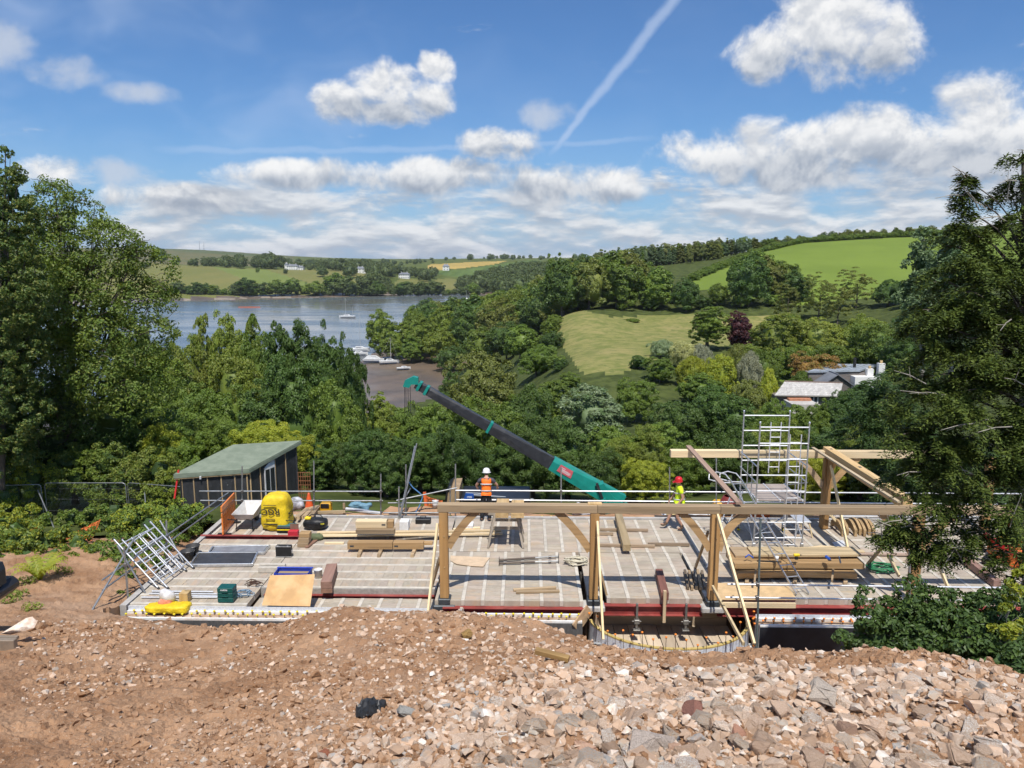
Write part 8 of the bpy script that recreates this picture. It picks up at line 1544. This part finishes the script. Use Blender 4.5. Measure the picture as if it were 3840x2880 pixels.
def fronds(name, label, kind, lobes, dens, base, seed, nl=.085, nw=.36, trunk=.18, droop=.5, cat='tree', flen=(.25, .55), dead=0):
    rng = np.random.default_rng(seed); LP = lobe_pts(lobes); base = Vector(base); e = thing(name, label, cat, tuple(base)); P0 = []; D0 = []; Ls = []
    for c, r in LP:                       # boughs: flat sprays with open air between them
        for i in range(max(int(dens*r*r), 6)):
            th = rng.uniform(0, 6.283); d = np.array([math.cos(th), math.sin(th), rng.uniform(-.25, .15)]); sd_ = np.array([-d[1], d[0], 0]); st = np.array(c)+unit(1, rng)[0]*r*.55*np.array([1, 1, 1.5]); L = r*rng.uniform(.6, 1.15)+.06; m = max(int(26*min(1, L+.25)), 8)
            q = rng.uniform(.1, 1, m); P0.append(st+d*(q*L)[:, None]+np.array([0, 0, -.25])*(q*q*L)[:, None]+rng.normal(size=(m, 3))*.03)
            dr = d*.7+sd_*(rng.choice([-1, 1], m)*rng.uniform(.2, .9, m))[:, None]+np.array([0, 0, -droop*.7])+rng.normal(size=(m, 3))*.2; D0.append(dr/np.linalg.norm(dr, axis=1, keepdims=True)); Ls.append((flen[0]+(flen[1]-flen[0])*rng.random(m))*min(1, .22+L*.7))
    P0 = np.concatenate(P0); D0 = np.concatenate(D0); Ls = np.concatenate(Ls); k = 15; n = len(P0)
    s = (np.arange(k)+.5)/k; P = P0[:, None]+D0[:, None]*(s[None, :, None]*Ls[:, None, None])+np.array([0, 0, -.10])*(s**2)[None, :, None]
    side = np.cross(D0, np.array([0, 0, 1.0])); side /= np.maximum(np.linalg.norm(side, axis=1, keepdims=True), 1e-6); sg = np.where(np.arange(k) % 2, 1.0, -1.0)
    T = D0[:, None]*.75+side[:, None]*sg[None, :, None]*.8+rng.normal(size=(n, k, 3))*.22; N = np.cross(T, D0[:, None])*sg[None, :, None]+np.array([0, 0, .5])+rng.normal(size=(n, k, 3))*.35
    T /= np.linalg.norm(T, axis=2, keepdims=True); C = P+T*nl*.5; sz = nl*(1.15-.5*s)[None, :]*(.8+.4*rng.random((n, k)))
    V, F = leaves(C.reshape(-1, 3), N.reshape(-1, 3), sz.reshape(-1), rng, asp=nw, fold=.03, tang=T.reshape(-1, 3))
    link('crown', npmesh('crown', V-np.array(base), F, LM[kind]), e)
    mb = MB(); rg = random.Random(seed); top = max((c for c, r in LP), key=lambda p: p.z); mb.path([base-Vector((0, 0, .5)), base.lerp(top, .4), base.lerp(top, .75), top], trunk, 8, [trunk*1.2, trunk*.85, trunk*.5, trunk*.1])
    for c, r in LP: s_ = min(max((c.z-base.z-.3)/(top.z-base.z), .02), .95); p0 = base.lerp(top, s_*.92); mb.path([p0, p0.lerp(c, .5)+Vector((0, 0, .12)), c, c+(c-p0).normalized()*r*.7-Vector((0, 0, r*.3))], trunk*min(.22, .06+r*.2), 5, .006)
    mb.build('trunk', M_BARK, e)
    if dead:
        mb = MB()
        for i in range(dead):
            c, r = LP[rg.randrange(len(LP))]; q = c+Vector((rg.uniform(-1, 1)*r, -r*rg.uniform(.7, 1.0), rg.uniform(-.6, .6)*r)); d = Vector((rg.uniform(-1, .2), rg.uniform(-.3, 0), rg.uniform(-.3, .5))).normalized()*rg.uniform(.25, .7)
            mb.path([q, q+d*.5+Vector((0, 0, .03)), q+d], .011, 5, .004); m = q+d*.5; mb.path([m, m+Vector((rg.uniform(-.2, .1), 0, rg.uniform(-.1, .2)))], .006, 4, .003)
        mb.build('dead_twigs', M_PALEB, e)['kind'] = 'stuff'
    return e
def near_veg():
    # left: ash with see-through crown, cypress at the picture edge, shrubs behind the fence
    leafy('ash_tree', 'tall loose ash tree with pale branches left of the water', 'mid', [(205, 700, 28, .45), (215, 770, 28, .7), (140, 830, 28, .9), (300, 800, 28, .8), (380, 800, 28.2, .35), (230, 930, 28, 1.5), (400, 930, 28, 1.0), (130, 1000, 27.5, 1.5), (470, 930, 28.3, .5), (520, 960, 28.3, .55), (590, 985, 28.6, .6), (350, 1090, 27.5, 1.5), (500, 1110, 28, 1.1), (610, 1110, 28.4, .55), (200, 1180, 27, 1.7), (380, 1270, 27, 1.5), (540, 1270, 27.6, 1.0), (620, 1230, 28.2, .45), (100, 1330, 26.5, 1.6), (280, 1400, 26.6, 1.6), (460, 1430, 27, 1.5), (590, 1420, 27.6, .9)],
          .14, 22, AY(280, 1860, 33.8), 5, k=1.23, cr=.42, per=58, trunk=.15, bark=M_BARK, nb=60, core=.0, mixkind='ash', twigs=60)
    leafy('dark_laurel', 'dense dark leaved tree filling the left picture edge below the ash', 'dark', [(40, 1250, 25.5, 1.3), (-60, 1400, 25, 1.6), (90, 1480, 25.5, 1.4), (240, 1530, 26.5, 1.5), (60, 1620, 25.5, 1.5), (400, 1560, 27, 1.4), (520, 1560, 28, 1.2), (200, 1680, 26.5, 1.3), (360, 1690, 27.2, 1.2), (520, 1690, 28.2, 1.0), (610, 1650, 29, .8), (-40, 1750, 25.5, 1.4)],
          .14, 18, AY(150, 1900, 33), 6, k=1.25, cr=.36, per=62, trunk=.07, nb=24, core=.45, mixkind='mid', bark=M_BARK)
    leafy('cypress_tree', 'dark cypress rising at the left picture edge', 'dark', [(20, 560, 24, .28), (35, 640, 24, .45), (50, 720, 24, .55), (20, 800, 24, .8), (45, 900, 24, .85), (10, 1010, 24, 1.1), (40, 1120, 24, 1.1), (-40, 1200, 24, 1.3), (20, 1290, 24, 1.2), (-30, 1420, 24, 1.3), (20, 1540, 24, 1.2), (-20, 1680, 24, 1.2)], .12, 62, AY(0, 1800, 29.5), 7, k=1.23, cr=.22, per=56, trunk=.12, bark=M_BARK, nb=10, core=.3, mixkind='olive', up=-.2)
    # brambles and bank plants on the left
    for i, (lab, kind, mx, lob) in enumerate([
        ('yellow green bramble thicket behind the left fence panel', 'lime', 'mid', [(-40, 1800, 30.8, .9), (40, 1850, 30.6, 1.0), (120, 1790, 31, .9), (60, 1760, 31.5, .9)]),
        ('bramble thicket behind the middle fence panel', 'mid', 'ash', [(200, 1830, 31.5, 1.0), (290, 1790, 31.8, 1.0), (380, 1840, 31.5, 1.0), (450, 1800, 31.5, .9), (250, 1740, 32.2, 1.0), (400, 1730, 32, 1.0)]),
        ('flowering bramble thicket behind the fence panel next to the shed', 'ash', 'mid', [(520, 1800, 31.2, 1.0), (600, 1770, 31.2, 1.0), (650, 1830, 30.4, .9), (560, 1740, 31.8, 1.0), (690, 1860, 29.8, .7), (610, 1850, 30.2, .9)]),
        ('leafy bramble bush in front of the left fence panel', 'lime', 'mid', [(10, 1955, 28.2, .7), (90, 1950, 28.4, .6), (-40, 1990, 27.2, .8), (60, 1985, 27, .6)]),
        ('leafy bramble bush in front of the middle fence panel', 'mid', 'ash', [(180, 1950, 28.6, .5), (270, 1945, 28.8, .55), (340, 1930, 28.8, .6), (430, 1915, 29, .65), (410, 1970, 27.6, .6)]),
        ('leafy bramble bush in front of the fence panel next to the shed', 'mid', 'lime', [(520, 1945, 28.2, .6), (600, 1940, 28, .6), (660, 1930, 27.8, .6), (560, 1975, 27, .7), (480, 1960, 27.2, .7), (700, 1920, 27, .5)]),
        ('ivy covered slope along the left edge of the floor', 'mid', 'dark', [(640, 1990, 25.8, .6), (690, 1960, 26.2, .6), (600, 2040, 24.6, .7), (540, 2060, 24.2, .7), (560, 2110, 23.0, .6), (480, 2110, 22.8, .7), (500, 2170, 21.6, .55), (430, 2090, 23.2, .7), (740, 1940, 26.4, .4), (440, 2190, 21.4, .5), (455, 2260, 19.6, .3), (620, 2110, 22.4, .35)]),
        ('green bank plants below the orange netting', 'mid', 'lime', [(60, 2040, 24, .8), (180, 2045, 24, .75), (290, 2040, 24.2, .65), (-20, 2095, 22.6, .6), (100, 2090, 23, .5), (200, 2085, 23.2, .5), (20, 2105, 22.6, .45), (110, 2095, 23, .4), (255, 2120, 22.4, .38), (170, 2040, 24.6, .4), (330, 2100, 23.2, .55), (390, 2060, 24.0, .55), (400, 2140, 22.2, .5), (300, 2070, 23.8, .4), (360, 2170, 21.4, .35)]),
        ('plants at the left picture edge below the netting', 'mid', 'ash', [(-10, 2060, 24.0, .7), (60, 2080, 23.4, .45), (-20, 2140, 22.2, .4), (60, 2040, 24.6, .5)])]):
        base = AY(lob[0][0], lob[0][1]+120, lob[0][2]); leafy('bramble_bush', lab, kind, lob, .11, 46, base, 20+i, cr=.19, per=56, trunk=0, cat='bush', core=.4, mixkind=mx, group='bank plants')
    # fern
    f = thing('fern', 'bright green fern growing on the bare bank', 'fern', tuple(on_heap(150, 2175))); mb = MB(); rg = random.Random(8); b0 = ORG[f]
    V = []; Fc = []
    for i in range(26):
        th = rg.uniform(0, 6.28); L = rg.uniform(.45, .85); d = Vector((math.cos(th), math.sin(th), 0)); pts = [b0+d*L*s+Vector((0, 0, .62*math.sin(s*2.2)*L+.05)) for s in np.linspace(0, 1, 12)]
        for j in range(1, 12):
            w = .14*L*math.sin(math.pi*(j+1.5)/13.5); sd_ = d.cross(Vector((0, 0, 1)))
            for s in (-1, 1): mb.add([pts[j-1], pts[j-1].lerp(pts[j], .6), pts[j]+sd_*s*w-Vector((0, 0, .03)), pts[j-1]+sd_*s*w*.9+d*.02-Vector((0, 0, .03))], [(0, 1, 2, 3)])
    mb.build('fronds', LM['lime'], f); MB().path([b0, b0+Vector((0, 0, .2))], .03, 6, .015).build('stem', M_BARK, f)
    # weeds on the bank
    for i, (px, py) in enumerate(((60, 2240), (110, 2290), (170, 2140), (90, 2190), (230, 2150), (30, 2260))):
        p = on_heap(px, py); leafy('weed', 'small weed tuft on the bare bank, %s' % ['beside the excavator', 'nearest the slope foot', 'beside the fern', 'below the fern', 'right of the fern', 'lowest at the picture edge'][i], 'ash', [], .08, 10, p, 50+i, trunk=0) if False else None
        V, F = clump_leaves(np.array([[p.x, p.y, p.z+.08], [p.x+.15, p.y+.1, p.z+.06]]), np.array([.15, .12]), 60, .075, np.random.default_rng(60+i)); o = link('weed', npmesh('weed', V-np.array(p), F, LM['ash']), None, p); tag(o, 'small weed tuft on the bare bank, %s' % ['beside the excavator', 'nearest the slope foot', 'beside the fern', 'below the fern', 'right of the fern', 'lowest at the picture edge'][i], 'weed', 'weeds on the bank')
    # right: yew in front, dark conifers behind it, hazel bush below
    fronds('yew_tree', 'dark yew with drooping sprays at the right picture edge', 'yew', [(3622, 670, 13, .05), (3624, 720, 13, .10), (3618, 780, 13, .17), (3608, 850, 13, .26), (3598, 930, 13, .38), (3835, 580, 13, .22), (3825, 680, 13, .36), (3812, 780, 13, .46), (3800, 880, 13, .56), (3775, 980, 13, .66), (3690, 1000, 13, .4), (3560, 1060, 12.8, .45), (3660, 1100, 12.6, .7), (3800, 1120, 12.8, .8), (3500, 1160, 12.8, .3), (3560, 1230, 12.5, .55), (3700, 1270, 12.4, .8), (3830, 1300, 12.5, .7), (3470, 1310, 12.6, .35), (3560, 1400, 12.4, .6), (3700, 1450, 12.2, .8), (3840, 1500, 12.3, .7), (3440, 1460, 12.5, .36), (3530, 1560, 12.2, .55), (3670, 1620, 12, .7), (3820, 1680, 12, .7), (3420, 1620, 12.4, .32), (3500, 1720, 12.1, .5), (3630, 1780, 12, .6), (3780, 1840, 11.8, .6), (3420, 1770, 12.2, .26), (3520, 1880, 12, .36), (3640, 1930, 11.8, .42), (3780, 1980, 11.6, .46), (3390, 1960, 12, .14), (3440, 2000, 12, .20), (3520, 2010, 11.9, .24), (3600, 2060, 11.8, .20), (3700, 2060, 11.7, .26), (3810, 2110, 11.6, .28), (3470, 2080, 11.9, .12), (3350, 1975, 12, .10), (3310, 2010, 12, .06)], 40, (9.2, 13.0, 2.0), 9, dead=46)
    fronds('conifer_tree', 'dark spruce behind the yew, beside the slate roofed house', 'deep', [(3290, 1440, 30, .7), (3340, 1500, 30, 1.0), (3250, 1530, 30, .9), (3400, 1430, 30, 1.2), (3340, 1640, 30, 1.3), (3230, 1640, 30, .9), (3440, 1580, 30, 1.4), (3480, 1750, 30, 1.4), (3360, 1780, 30, 1.2), (3560, 1700, 30, 1.5), (3700, 1800, 30, 1.6), (3440, 1900, 30, 1.2), (3600, 1900, 30, 1.4), (3800, 1900, 30, 1.6)], 10, AY(3420, 2000, 30), 10, nl=.17, nw=.34, flen=(.4, .9))
    leafy('pine_tree', 'slim pine in front of the green hill field', 'pine', [(3462, 880, 60, .45), (3460, 930, 60, .7), (3455, 990, 60, 1.0), (3465, 1050, 60, 1.3), (3450, 1110, 60, 1.5), (3460, 1200, 60, 1.7)], .24, 20, AY(3460, 1400, 60), 11, cr=.42, per=70, trunk=.16, nb=8, core=.5)
    leafy('larch_tree', 'feathery larch between the pine and the yew', 'pine', [(3575, 880, 42, .7), (3560, 960, 42, 1.0), (3580, 1050, 42, 1.4), (3520, 1150, 42, 1.6), (3620, 1180, 42, 1.9)], .18, 20, AY(3570, 1400, 42), 12, cr=.36, per=70, trunk=.15, nb=8, core=.55)
    leafy('hazel_bush', 'hazel bush below the yew, leaves coloured dark for shade', 'deep', [(3225, 2345, 10.9, .24), (3300, 2300, 11, .34), (3400, 2290, 11, .42), (3500, 2300, 10.9, .40), (3600, 2330, 10.8, .40), (3700, 2340, 10.6, .42), (3800, 2330, 10.5, .45), (3300, 2400, 10.8, .40), (3420, 2400, 10.7, .48), (3550, 2420, 10.5, .48), (3680, 2440, 10.2, .50), (3800, 2460, 10, .5), (3780, 2540, 9.4, .45), (3650, 2500, 9.8, .35), (3200, 2420, 10.9, .22), (3840, 2620, 8.8, .5)], .085, 150, (6.6, 11.2, .8), 13, cr=.16, per=44, trunk=.05, nb=16, core=.36, cat='bush', bark=M_BARK, mixkind='dark')  # deep and dark leaf colours stand in for shade over this bush
    leafy('elder_bush', 'light green leafed shrub at the right picture edge', 'lime', [(3800, 2290, 9.9, .16), (3770, 2370, 9.8, .14), (3830, 2380, 9.6, .2), (3810, 2210, 10, .18), (3845, 2150, 10, .2)], .075, 150, (6.9, 10.0, 2.0), 14, cr=.10, per=30, trunk=.025, nb=8, core=.0, cat='bush', mixkind='ash')
near_veg()
# ------------------------------------------------------------------ thin summer haze
def haze():
    m = bpy.data.materials.new('haze'); m.use_nodes = True; t = NT(m.node_tree); t.n.clear(); out = t.new('ShaderNodeOutputMaterial'); v = t.new('ShaderNodeVolumePrincipled')
    v.inputs['Color'].default_value = (.86, .92, 1.0, 1); v.inputs['Density'].default_value = 0.00006; v.inputs['Anisotropy'].default_value = 0.1; t.l.new(v.outputs[0], out.inputs['Volume'])
    z1 = max(60.0, max(float(_Z.max()), 70)+30)
    o = MB().box((-7000, -30, -45), (7000, 7200, z1)).build('haze', m); tag(o, 'thin bluish summer haze over the valley', None, None, 'stuff')
haze()
